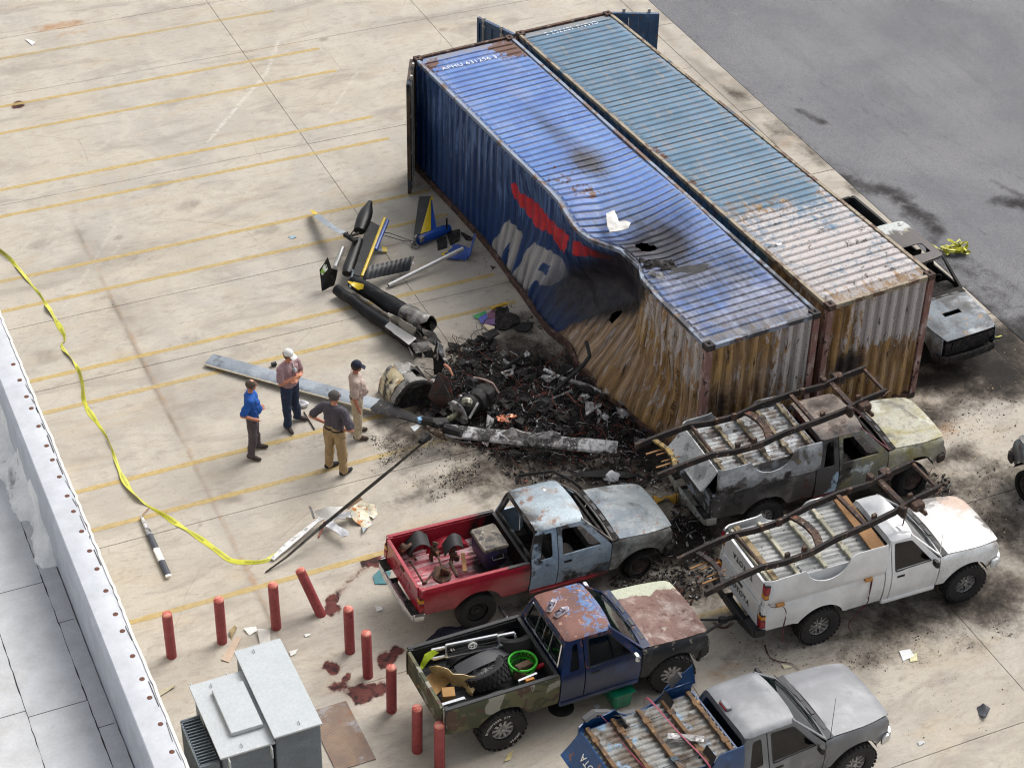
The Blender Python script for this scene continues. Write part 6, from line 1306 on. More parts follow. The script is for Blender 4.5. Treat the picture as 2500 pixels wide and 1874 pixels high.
for k, off in enumerate((0, 34)):
    mb = MB(); mb.tube([Z3(830, 430 + off * .5, .3), Z3(930, 440 + off, .08), Z3(1040, 480 + off * .8, .05), Z3(1130, 515, .1)], .008, 5)
    one('control_cable', mb, 'heli_black', ('upper' if k == 0 else 'lower') + ' thin black cable between the tail fin and the torn fin piece', 'cable')
# burnt coloured umbrella-like panel
cp = root_at('coloured_panel', Z3(1820, 1200), 'half burnt panel of green purple and white sectors near the container', 'panel')
ctr = Z3(1800, 1160, .10)
for nm, pts, c in (('green_sector', [(1672, 1180), (1785, 1138), (1800, 1150), (1720, 1212)], '#2f9550'), ('blue_sector', [(1722, 1212), (1798, 1150), (1806, 1200), (1755, 1240)], '#4a55a8'), ('purple_sector', [(1806, 1150), (1870, 1125), (1880, 1200), (1810, 1205)], '#7d5568'), ('violet_sector', [(1762, 1242), (1806, 1206), (1880, 1206), (1870, 1262), (1800, 1262)], '#6a4a78'), ('white_sector', [(1755, 1246), (1800, 1266), (1868, 1268), (1872, 1298), (1810, 1300), (1770, 1280)], '#dcc9a8')):
    mb = MB(); plate(mb, [Z3(a, b, .05 + .03 * sin(a)) for a, b in pts], .012, .05, .01); part(mb, nm, plain(nm + '_paint', c, .5), cp)
mb = MB(); plate(mb, [Z3(1880, 1120, .1), Z3(1985, 1085, .16), Z3(2000, 1150, .1), Z3(2090, 1180, .14), Z3(2105, 1240, .08), Z3(1960, 1302, .05), Z3(1868, 1290, .05)], .03, .05, .06, 6); part(mb, 'charred_half', 'charred', cp)
mb = MB(); mb.tube([Z3(1840, 1118, .1), Z3(1920, 1090, .14), Z3(1980, 1070, .15)], .035, 8); part(mb, 'yellow_edge', plain('dull_yellow', '#b8901c', .5), cp)
mb = MB(); plate(mb, [Z3(2040, 1280, .06), Z3(2110, 1240, .12), Z3(2225, 1235, .1), Z3(2190, 1310, .08), Z3(2080, 1320, .04)], .03, .05, .08, 6, 3); one('charred_sheet', mb, 'soot_metal', 'charred curled sheet beside the coloured panel', 'sheet')

# ---- main rotor: hub and three blades
rt = root_at('main_rotor', G(1066, 1046), 'burnt main rotor hub with three long blades spread across the lot', 'rotor')
Z4 = lambda x, y, z=0.0: G(450 + x / 2.765, 780 + y / 2.765, z)
A, B = Z4(165, 268, .07), Z4(1290, 575, .17); C = Z4(1640, 700, .3)
mb = MB(); blade(mb, lp(A, B, 10), .36, .045, .12); part(mb, 'blade', 'rotor_grey', rt)
x, y, z = frame_of(A, B); mb = MB(); mb.tube(lp(A + y * -.175 - z * .012, B - y * .175 - z * .012, 6), .017, 8); part(mb, 'leading_edge', 'rotor_edge', rt)
mb = MB(); blade(mb, [B - x * .01, B.lerp(C, .2), B.lerp(C, .45), C], [.355, .36, .24, .13], .048, [.12, .16, .3, .4]); part(crumple(mb, .012, 5), 'blade_root', 'rotor_burnt', rt)
A2, B2 = Z5(640, 845, .34), Z5(1680, 950, .42)
mb = MB(); blade(mb, lp(Z5(520, 830, .34), A2, 2) + lp(A2, B2, 14)[1:], .27, .08, .55); crumple(mb, .02, 3)
m = NM('ashen_blade'); xx = m.sep(m.co())[0]; n = m.noise(3, 5, .7, .5); w = m.math('ADD', m.noise(.9, 4, .7, .8), m.math('MULTIPLY', m.math('SUBTRACT', n, .5), .8))
c = m.mix(m.rng(w, .45, .6), lin('#b9b9ba'), lin('#2c2a2a')); c = m.mix(m.rng(m.noise(7, 5, .7), .5, .66), c, lin('#6c6664')); c = m.mix(m.rng(m.noise(20, 4, .7), .6, .68), c, lin('#d5d5d5')); m.out(c, .7, .1, m.bump(n, .2))
part(mb, 'blade', MATS['ashen_blade'], rt)
mb = MB(); plate(mb, [Z5(890, 850, .45), Z5(960, 815, .6), Z5(1080, 850, .58), Z5(1060, 895, .42), Z5(940, 890, .38)], .012, .05, .06, 6); part(mb, 'peeled_skin', 'ash_metal', rt)
mb = MB(); plate(mb, [Z5(1080, 870, .5), Z5(1230, 830, .56), Z5(1300, 850, .5), Z5(1250, 890, .42)], .012, .05, .07, 6, 5); part(mb, 'peeled_skin', 'ash_metal', rt)
P0, P1, P2 = Z4(1640, 805, .35), Z4(1420, 990, .45), G(648, 1396, .02)
mb = MB(); blade(mb, [P0] + lp(P1, G(779, 1290, .30), 6), [.1, .14] + [.17] * 6, .03, 1.25); part(mb, 'blade', 'rotor_burnt', rt)
mb = MB(); blade(mb, lp(G(782, 1287, .30), G(700, 1358, .12), 3) + [P2], [.17, .16, .15, .12, .03], .03, 1.2); part(mb, 'blade_tip', wear('grey_strip', '#5c5e60', [('#3a3836', dict(scale=6, lo=.5, hi=.6)), ('#a49070', dict(scale=7, lo=.58, hi=.64))], .6), rt)
hb = MB(); hb.tube([Z7(900, 1160, .42), Z7(700, 1180, .46), Z7(560, 1130, .42)], [.09, .12, .07], 8); hb.tube([Z7(860, 1240, .4), Z7(1100, 1310, .4)], [.09, .07], 8); hb.box(Z7(780, 1190, .5), (.2, .14, .1), Matrix.Rotation(.5, 3, 'Z'), bev=.02)
hb.tube([Z7(640, 1340, .42), Z7(540, 1440, .38)], [.1, .05], 8); part(crumple(hb, .03, 6), 'hub', 'soot_metal', rt)
mb = MB(); Mr = Matrix.Translation(Z7(755, 1310, .40)) @ Matrix.Rotation(radians(-35), 4, 'Z') @ Matrix.Rotation(radians(35), 4, 'X')
mb.lathe([(.12, -.04), (.17, -.04), (.175, .03), (.14, .04), (.115, .02), (.11, -.03)], 20, Mr, closed=True)
for a in range(4): q = radians(45 + 90 * a); mb.box(Mr @ Vector((cos(q) * .2, 0, sin(q) * .2)), (.09, .06, .07), Mr.to_3x3() @ Matrix.Rotation(-q, 3, 'Y'), bev=.02)
part(mb, 'hub_ring', wear('brown_metal', '#5a4c40', [('#3a302a', dict(scale=8, lo=.5, hi=.6)), ('#8d8880', dict(scale=9, lo=.58, hi=.66))], .55, .4), rt)
mb = MB(); mb.box(Z7(540, 1130, .44), (.12, .1, .08), Matrix.Rotation(.4, 3, 'Z')); part(mb, 'blue_clip', plain('pale_blue', '#6d97b8', .5), rt)
# white splintered blade skin at the far tip
ws_ = root_at('splintered_blade_skin', G(770, 1290), 'splintered white panel with rust stained sheet under the thin rotor blade', 'helicopter part')
Q = lambda x, y, z=0.0: G(640 + x / 6.91, 1180 + y / 6.91, z)
mb = MB(); plate(mb, [Q(140, 1255, .06), Q(200, 1285, .05), Q(960, 640, .16), Q(1050, 590, .2), Q(960, 560, .2), Q(700, 760, .14), Q(440, 960, .1)], .03, .07, .012); part(mb, 'spar_strip', wear('white_splinter', '#d2d2d2', [('#9a9a98', dict(scale=10, lo=.55, hi=.62)), ('#3e3c3c', dict(scale=14, lo=.64, hi=.68))], .5), ws_)
mb = MB(); plate(mb, [Q(870, 480, .2), Q(1110, 400, .3), Q(1380, 365, .32), Q(1400, 420, .25), Q(1080, 610, .2), Q(950, 560, .18)], .015, .06, .03, 5); part(mb, 'white_skin', 'heli_white', ws_)
mb = MB(); plate(mb, [Q(785, 375, .3), Q(830, 400, .3), Q(900, 580, .18), Q(860, 600, .16)], .012, .06, .02); part(mb, 'upright_shard', 'ash_metal', ws_)
ol = [(1060, 640), (1200, 560), (1420, 420), (1480, 440), (1500, 520), (1400, 545), (1260, 585), (1200, 630), (1230, 700), (1440, 830), (1470, 880), (1430, 930), (1340, 900), (1060, 710)]
mb = MB(); plate(mb, [Q(a, b, .14 + .08 * (b < 560)) for a, b in ol], .02, .04, .015); part(mb, 'door_frame_piece', wear('pale_grey_paint', '#b9bbc0', [('#d2d3d6', dict(scale=4, lo=.5, hi=.65)), ('#8a7a55', dict(scale=6, lo=.63, hi=.68))], .4), ws_)
ol = [(1480, 480), (1560, 340), (1700, 270), (1800, 320), (1860, 380), (1985, 460), (1880, 600), (1790, 580), (1850, 650), (1760, 760), (1700, 820), (1665, 740), (1540, 600)]
mb = MB(); plate(mb, [Q(a, b, .06 + .10 * sin((a + b) * .01)) for a, b in ol], .015, .045, .05, 6, 3); part(mb, 'stained_sheet', wear('rust_stained', '#c9c0a6', [('#b2bcc2', dict(scale=3.5, lo=.5, hi=.6)), ('#b06a1e', dict(scale=5, lo=.57, hi=.63, seed=3)), ('#d9d2bc', dict(scale=4, lo=.58, hi=.64, seed=5))], .6), ws_)
mb = MB(); plate(mb, [Q(1400, 400, .3), Q(1640, 205, .34), Q(1690, 260, .2), Q(1440, 430, .2)], .012, .06, .02); part(mb, 'tan_strip', plain('tan_strip', '#b3947a', .6), ws_)
mb = MB(); mb.tube([Q(1050, 640, .16), Q(1010, 760, .06), Q(955, 900, .02)], .018, 6); part(mb, 'copper_strap', plain('rust_strap', '#8a5040', .7), ws_)
# ---- fuselage remains
fz = root_at('engine_cowling', Z7(350, 900), 'burnt helicopter cowling shell with cream painted shoulder and gaping intake', 'helicopter part')
O = Z7(360, 830, 0); hd2 = radians(-62); ex = Vector((cos(hd2), sin(hd2), 0)); ey = Vector((-sin(hd2), cos(hd2), 0))
def cowl_pt(a, b, k=1.0):       # a along 0..1 (front to back), b around 0..1
    th = pi * (1.08 - 1.16 * b); r = (.46 - .05 * a) * k; return O + ex * (.42 - .84 * a) + ey * (cos(th) * r * 1.0) + Vector((0, 0, .05 + max(-.05, sin(th) * r * 1.28)))
V = [cowl_pt(i / 12, j / 18) + mnoise.noise_vector(cowl_pt(i / 12, j / 18) * 5) * .035 for i in range(13) for j in range(19)]
Fq = [(i * 19 + j, i * 19 + j + 1, (i + 1) * 19 + j + 1, (i + 1) * 19 + j) for i in range(12) for j in range(18) if not (3 <= i <= 6 and 10 <= j <= 13)]
mb = MB(); mb.solid(V, [tuple(reversed(f)) for f in Fq], .015); part(mb, 'shell', 'heli_grey_burnt', fz)
V = [cowl_pt(.3 + .7 * i / 8, .06 + .36 * j / 8, 1.03) + mnoise.noise_vector(cowl_pt(i / 8, j / 8) * 5) * .02 for i in range(9) for j in range(9)]
mb = MB(); mb.solid(V, [(i * 9 + j, (i + 1) * 9 + j, (i + 1) * 9 + j + 1, i * 9 + j + 1) for i in range(8) for j in range(8)], .01); part(mb, 'cream_skin', 'cream_burnt', fz)
mb = MB(); mb.tube([cowl_pt(0, j / 18, 1.02) for j in range(19)], .04, 8); part(crumple(mb, .02, 7), 'intake_rim', 'charred', fz)
mb = MB(); mb.tube([cowl_pt(.5, 1.0, 1.0), O + ex * .5 + ey * .36 + Vector((0, 0, .35)), O + ex * .62 + ey * .36], [.04, .05, .03], 8); part(mb, 'bent_post', 'ash_metal', fz)
mb = MB(); mb.box(O + Vector((0, 0, .22)), (.6, .7, .4), Matrix.Rotation(hd2, 3, 'Z')); part(crumple(mb, .06, 4), 'burnt_core', 'charred', fz)
mb = MB(); plate(mb, [Z7(700, 300, .75), Z7(755, 60, 1.15), Z7(790, 210, .95), Z7(870, 360, .62), Z7(800, 520, .35), Z7(720, 520, .3)], .012, .06, .05, 5); one('torn_skin_spire', mb, 'soot_metal', 'tall torn dark metal sheet standing between tail boom and cowling', 'metal sheet')
mb = MB(); plate(mb, [Z7(720, 280, .8), Z7(755, 65, 1.16), Z7(770, 240, .95), Z7(745, 330, .8)], .012, .05, .03, 5, 2); one('torn_skin_edge', mb, 'ash_metal', 'pale torn metal strip on top of the tall dark sheet', 'metal sheet')
mb = MB(); mb.tube([Z7(850, 380, .6), Z7(920, 440, .55), Z7(970, 540, .45)], [.03, .035, .02], 8); one('burnt_hose', mb, plain('pink_copper', '#a8745c', .6), 'short pinkish curved hose behind the maroon panel', 'hose')
mb = MB(); plate(mb, [Z7(640, 800, .3), Z7(760, 500, .78), Z7(900, 560, .74), Z7(985, 830, .4), Z7(790, 1005, .12)], .02, .06, .015, 4)
o = one('firewall_panel', mb, 'maroon_burnt', 'scorched maroon panel with cross braces leaning beside the cowling', 'panel')
for a, b in (((650, 800), (960, 780)), ((770, 520), (940, 850)), ((700, 860), (880, 600))):
    q = MB(); q.tube([Z7(*a, .44 if a[1] > 700 else .78) + Vector((0, 0, .03)), Z7(*b, .45 if b[1] > 700 else .72) + Vector((0, 0, .03))], .012, 6)
    for v in q.v: v -= o.location
    q.build('brace', 'soot_metal', o)
gb = root_at('gearbox', Z7(1150, 950), 'scorched metal gearbox with flange and protruding shaft in the ash heap', 'gearbox')
g0, g1 = Z7(900, 1135, .34), Z7(1420, 790, .50); x, y, z = frame_of(g0, g1); Mg = Matrix.Translation(g0) @ Matrix((x, y, z)).transposed().to_4x4() @ Matrix.Rotation(-pi / 2, 4, 'Z')
mb = MB(); mb.lathe([(0, 0), (.055, 0), (.06, .02), (.06, .24), (.075, .25), (.075, .3)], 16, Mg); part(mb, 'shaft', wear('olive_metal', '#8a8a6e', [('#5a5848', dict(scale=8, lo=.5, hi=.6))], .45, .4), gb)
mb = MB(); mb.lathe([(.09, .24), (.25, .26), (.26, .3), (.2, .31), (.11, .34), (.10, .28)], 20, Mg); part(crumple(mb, .015, 6), 'flange', 'ash_metal', gb)
mb = MB(); mb.lathe([(.11, .3), (.15, .34), (.19, .42), (.2, .6), (.17, .66), (.21, .7), (.22, .8), (.2, .86), (.22, .9), (.21, 1.0), (.12, 1.02), (.1, 1.12), (0, 1.12)], 18, Mg); part(crumple(mb, .035, 6, 2), 'casing', 'soot_metal', gb)
mb = MB(); mb.lathe([(.02, -.06), (.1, -.05), (.11, .02), (.09, .06), (.0, .07)], 14, Matrix.Translation(Z7(1160, 890, .68)) @ Matrix.Rotation(.5, 4, 'X')); part(mb, 'side_cover', wear('pale_casting', '#a3a294', [('#5e5b50', dict(scale=8, lo=.5, hi=.62))], .5, .3), gb)
for a, b in (((1080, 800), (1040, 900)), ((1200, 760), (1230, 860)), ((1310, 900), (1190, 1110))):
    mb = MB(); mb.tube([Z7(*a, .6), Z7(*b, .4)], .025, 7); part(crumple(mb, .01, 9), 'control_rod', 'ash_metal', gb)
# bent tubes in the heap
for nm, pts, r, mt, lb in (('bent_pipe', [Z5(1468, 232, 1.0), Z5(1480, 275, .98), Z5(1492, 330, .9), Z5(1445, 395, .78), Z5(1330, 500, .45), Z5(1180, 645, .12)], .04, 'soot_metal', 'bent dark pipe rising from the ash heap against the blue container'), ('steel_pipe', [Z5(870, 445, .1), Z5(1048, 320, .42)], .035, 'soot_metal', 'straight dark pipe lying across the back of the ash heap'),
                           ('burnt_beam', [Z5(1188, 420, .2), Z5(1300, 480, .22), Z5(1480, 530, .2), Z5(1600, 590, .15), Z5(1765, 672, .15)], .045, 'ash_metal', 'long ashen beam lying along the foot of the dented container'), ('curled_tube', [Z7(1250, 560, .3), Z7(1400, 590, .4), Z7(1510, 640, .4), Z7(1590, 770, .2)], .022, plain('pale_pink_metal', '#a58d84', .6), 'thin pale curled tube in the middle of the ash heap'), ('steel_pipe', [Z5(1230, 620, .2), Z5(1375, 560, .3)], .025, 'ash_metal', 'short ash covered rod beside the bent dark pipe'), ('steel_pipe', [Z5(1110, 510, .35), Z5(1128, 600, .12)], .025, 'ash_metal', 'short upright rod in the middle of the ash heap')):
    mb = MB(); mb.tube(pts, r, 8); one(nm, crumple(mb, .008, 5), mt, lb, 'pipe')
for i, (pts, lb) in enumerate((([(1450, 660), (1500, 625), (1575, 640), (1560, 690), (1480, 700)], 'curled grey metal scrap in the ash near the container foot'), ([(1540, 690), (1575, 680), (1570, 760), (1545, 790)], 'upright grey metal scrap beside the curled one'), ([(1700, 640), (1775, 660), (1760, 690), (1695, 660)], 'small pale block at the end of the ashen beam'), ([(800, 740), (850, 730), (840, 800), (790, 830)], 'grey curled scrap beside the gearbox'), ([(840, 660), (880, 655), (880, 700), (850, 710)], 'round pale can shaped scrap behind the grey curl'))):
    mb = MB(); plate(mb, [Z5(a, b, .25 + .1 * sin(k * 2)) for k, (a, b) in enumerate(pts)], .012, .04, .06, 6, i); one('metal_scrap', mb, 'ash_metal', lb, 'scrap')
mb = MB(); 
for k in range(14): mb.box(Z7(1585 + RND.random() * 250, 1075 + RND.random() * 70, .2 + RND.random() * .06), (.1, .05, .03), Matrix.Rotation(RND.random() * 3, 3, 'Z') @ Matrix.Rotation(RND.uniform(-.5, .5), 3, 'X'))
one('melted_copper', crumple(mb, .02, 8), 'copper', 'patch of bright melted copper in the ash heap', 'metal')['kind'] = 'stuff'
# the heap itself: mound + shards
HEAP = [Z5(x, y) for x, y in ((560, 270), (800, 190), (900, 330), (1200, 370), (1480, 480), (1760, 640), (1960, 830), (1900, 960), (1700, 1010), (1250, 1060), (820, 1010), (560, 900), (380, 790), (330, 650), (430, 560), (480, 400))]
hp = [(p.x, p.y) for p in HEAP]; xs = np.linspace(min(p[0] for p in hp) - .3, max(p[0] for p in hp) + .3, 130); ys = np.linspace(min(p[1] for p in hp) - .3, max(p[1] for p in hp) + .3, 110)
X, Y = np.meshgrid(xs, ys, indexing='ij'); dist = np.full(X.shape, 1e9); ins = np.zeros(X.shape, bool)
for (x1, y1), (x2, y2) in zip(hp, hp[1:] + hp[:1]):
    dx, dy = x2 - x1, y2 - y1; t = np.clip(((X - x1) * dx + (Y - y1) * dy) / (dx * dx + dy * dy), 0, 1); dist = np.minimum(dist, np.hypot(X - x1 - t * dx, Y - y1 - t * dy))
    ins ^= ((y1 > Y) != (y2 > Y)) & (X < dx * (Y - y1) / (dy + 1e-12) + x1)
dd = np.where(ins, dist, -dist)
Zh = .8 * sstep(-.1, .75, dd) * (.05 + .17 * fbm(X * 1.6, Y * 1.6, 3) + .20 * np.abs(fbm(X * 5, Y * 5, 8) * 2 - 1) + .14 * fbm(X * 14, Y * 14, 9)) - .06
V = np.stack([X.ravel(), Y.ravel(), Zh.ravel()], -1); ny = len(ys)
Fh = [(i * ny + j, (i + 1) * ny + j, (i + 1) * ny + j + 1, i * ny + j + 1) for i in range(len(xs) - 1) for j in range(ny - 1) if Zh[i:i + 2, j:j + 2].max() > -.02]
tag(link('ash_heap', mesh('ash_heap', V, Fh, 30), wear('ash_heap', '#0d0c0c', [('#252120', dict(scale=3, lo=.5, hi=.64)), ('#6e6866', dict(scale=9, lo=.6, hi=.7)), ('#4a2e24', dict(scale=5, lo=.62, hi=.7, seed=3))], .95, bump=.8, bscale=40)), 'black heap of ash and burnt fragments beside the dented container', 'debris', kind='stuff')
def heap_z(x, y):
    i = int(np.clip(np.searchsorted(xs, x) - 1, 0, len(xs) - 1)); j = int(np.clip(np.searchsorted(ys, y) - 1, 0, len(ys) - 1)); return max(0.0, float(Zh[i, j]))
rs2 = random.Random(21)
def shard(mb, p, s, kind):
    a = rs2.random() * 6.3; M = Matrix.Rotation(a, 3, 'Z') @ Matrix.Rotation(rs2.uniform(-.9, .9), 3, 'X') @ Matrix.Rotation(rs2.uniform(-.9, .9), 3, 'Y')
    if kind == 0: pts = [Vector((cos(t) * s * rs2.uniform(.4, 1), sin(t) * s * rs2.uniform(.3, 1), rs2.uniform(-.3, .3) * s)) for t in (0, 1.4, 2.9, 4.4)]; mb.add([p + M @ q for q in pts] + [p + M @ (q + Vector((0, 0, s * .12))) for q in pts], [(3, 2, 1, 0), (4, 5, 6, 7), (0, 1, 5, 4), (1, 2, 6, 5), (2, 3, 7, 6), (3, 0, 4, 7)])
    elif kind == 1: mb.box(p, (s * rs2.uniform(.6, 1.6), s * rs2.uniform(.3, .8), s * rs2.uniform(.15, .6)), M)
    else:
        d = M @ Vector((1, 0, 0)) * s * rs2.uniform(1.5, 4); k = M @ Vector((0, 1, 0)) * s * rs2.uniform(-1, 1); mb.tube([p - d, p - d * .3 + k * .6, p + d * .3 + k, p + d], max(.006, s * .09), 4)
def rnd_in(poly):
    x0, x1 = min(p[0] for p in poly), max(p[0] for p in poly); y0, y1 = min(p[1] for p in poly), max(p[1] for p in poly)
    while True:
        p = (rs2.uniform(x0, x1), rs2.uniform(y0, y1))
        if inside(p, poly): return p
sets = {'black': (MB(), 'charred'), 'ash': (MB(), 'ash_metal'), 'pale': (MB(), plain('pale_ash', '#a8a5a3', .9)), 'rust': (MB(), 'copper_wire'), 'dark': (MB(), 'soot_metal')}
for k in range(7000):
    x, y = rnd_in(hp); w = rs2.random(); key = 'black' if w < .58 else 'dark' if w < .78 else 'ash' if w < .88 else 'rust' if w < .95 else 'pale'
    s = rs2.uniform(.008, .042) * (1.9 if rs2.random() < .08 else 1) * (.5 if key in ('pale', 'ash') else 1)
    shard(sets[key][0], Vector((x, y, heap_z(x, y) + rs2.uniform(.0, .06))), s, 2 if key == 'rust' else rs2.choice((0, 0, 1, 1, 2)))
for k in range(150):
    x, y = rnd_in(hp); z = heap_z(x, y); key = rs2.choice(('dark', 'dark', 'ash', 'black', 'black', 'black')); s = rs2.uniform(.07, .24); a0 = rs2.random() * 6.3
    pts = [Vector((x, y, z + rs2.uniform(.02, .16))) + Vector((cos(a0 + t) * s * rs2.uniform(.5, 1), sin(a0 + t) * s * rs2.uniform(.3, .9), rs2.uniform(-.04, .08))) for t in (0, 1.2, 2.5, 3.8, 5.1)]
    q = MB(); plate(q, pts, .008, .06, .06, 7, k); sets[key][0].add(q.v, q.f)
for k in range(520):
    x, y = rnd_in(hp); z = heap_z(x, y) + .04; a = rs2.random() * 6.3; L = rs2.uniform(.2, .7); p = Vector((x, y, z)); P = [p]
    for j in range(6): a += rs2.uniform(-.7, .7); P.append(P[-1] + Vector((cos(a) * L / 6, sin(a) * L / 6, rs2.uniform(-.03, .045))))
    sets[rs2.choice(('rust', 'dark', 'dark', 'ash', 'black', 'black'))][0].tube(P, rs2.uniform(.004, .013), 4)
# scattered burnt bits between the trucks and over the slab
ZONES = [([(1640, 1180), (1720, 1230), (1760, 1400), (1690, 1480), (1560, 1480), (1480, 1420), (1640, 1340)], 900, .06), ([(1200, 1120), (1500, 1090), (1640, 1130), (1640, 1200), (1460, 1180), (1250, 1180)], 700, .06), ([(1000, 1060), (1150, 1090), (1200, 1180), (1050, 1200), (900, 1150)], 420, .03), ([(1750, 1480), (2150, 1560), (2450, 1450), (2480, 1560), (2200, 1640), (1800, 1620)], 600, .025),
         ([(2230, 980), (2480, 920), (2500, 1250), (2400, 1420), (2250, 1230)], 700, .03), ([(900, 1060), (960, 1070), (1000, 1110), (930, 1140)], 160, .03), ([(1030, 1170), (1180, 1130), (1130, 1190), (1060, 1230)], 220, .035), ([(1250, 1480), (1550, 1420), (1640, 1460), (1480, 1500)], 260, .03), ([(600, 1330), (1000, 1200), (1100, 1560), (700, 1560)], 300, .014), ([(100, 100), (1000, 50), (900, 900), (300, 1000)], 260, .016), ([(2240, 1150), (2320, 1160), (2330, 1240), (2260, 1230)], 120, .05), ([(1230, 720), (1330, 790), (1420, 900), (1300, 860)], 160, .04), ([(1000, 440), (1180, 600), (1250, 720), (1120, 640)], 120, .025), ([(1350, 1600), (1900, 1600), (2000, 1700), (1400, 1800)], 260, .02), ([(2200, 560), (2490, 700), (2480, 880), (2380, 820)], 200, .02), ([(2060, 1650), (2480, 1600), (2480, 1800), (2200, 1800)], 120, .02)]
flecks = MB(); specks = MB()
for px, n, s in ZONES:
    poly = [(G(*p).x, G(*p).y) for p in px]
    for k in range(n if s >= .05 or s < .017 else n * 3):
        x, y = rnd_in(poly); q = s * rs2.uniform(.25, 1.0); w = rs2.random()
        if s >= .05: key = 'black' if w < .6 else 'dark' if w < .8 else 'ash' if w < .9 else 'rust' if w < .96 else 'pale'; shard(sets[key][0], Vector((x, y, .01 + q * .3)), q, rs2.choice((0, 1, 1, 2)))
        elif float(fbm(np.array([x * 2.1]), np.array([y * 2.1]), 6, 3)[0]) + .35 * rs2.random() > .62 or s < .017: shard(flecks if w > .88 else specks, Vector((x, y, .003 + q * .15)), q * (.45 if rs2.random() < .75 else 1), rs2.choice((0, 1)))
for k, (b, mt) in sets.items():
    tag(b.build('burnt_fragments', mt, None, None), {'black': 'charred black fragments strewn over the ash heap', 'ash': 'grey ash coated fragments strewn over the heap', 'pale': 'pale ash crumbs strewn over the heap', 'rust': 'rusty red wire bits tangled in the heap', 'dark': 'dark metal fragments strewn over the heap'}[k], 'debris', kind='stuff')
tag(specks.build('burnt_specks', 'charred', None, None), 'tiny burnt black specks scattered over the concrete', 'debris', kind='stuff')
tag(flecks.build('foam_flecks', plain('pale_fleck', '#c4b58c', .8), None, None), 'tiny cream flecks scattered over the concrete', 'debris', kind='stuff')
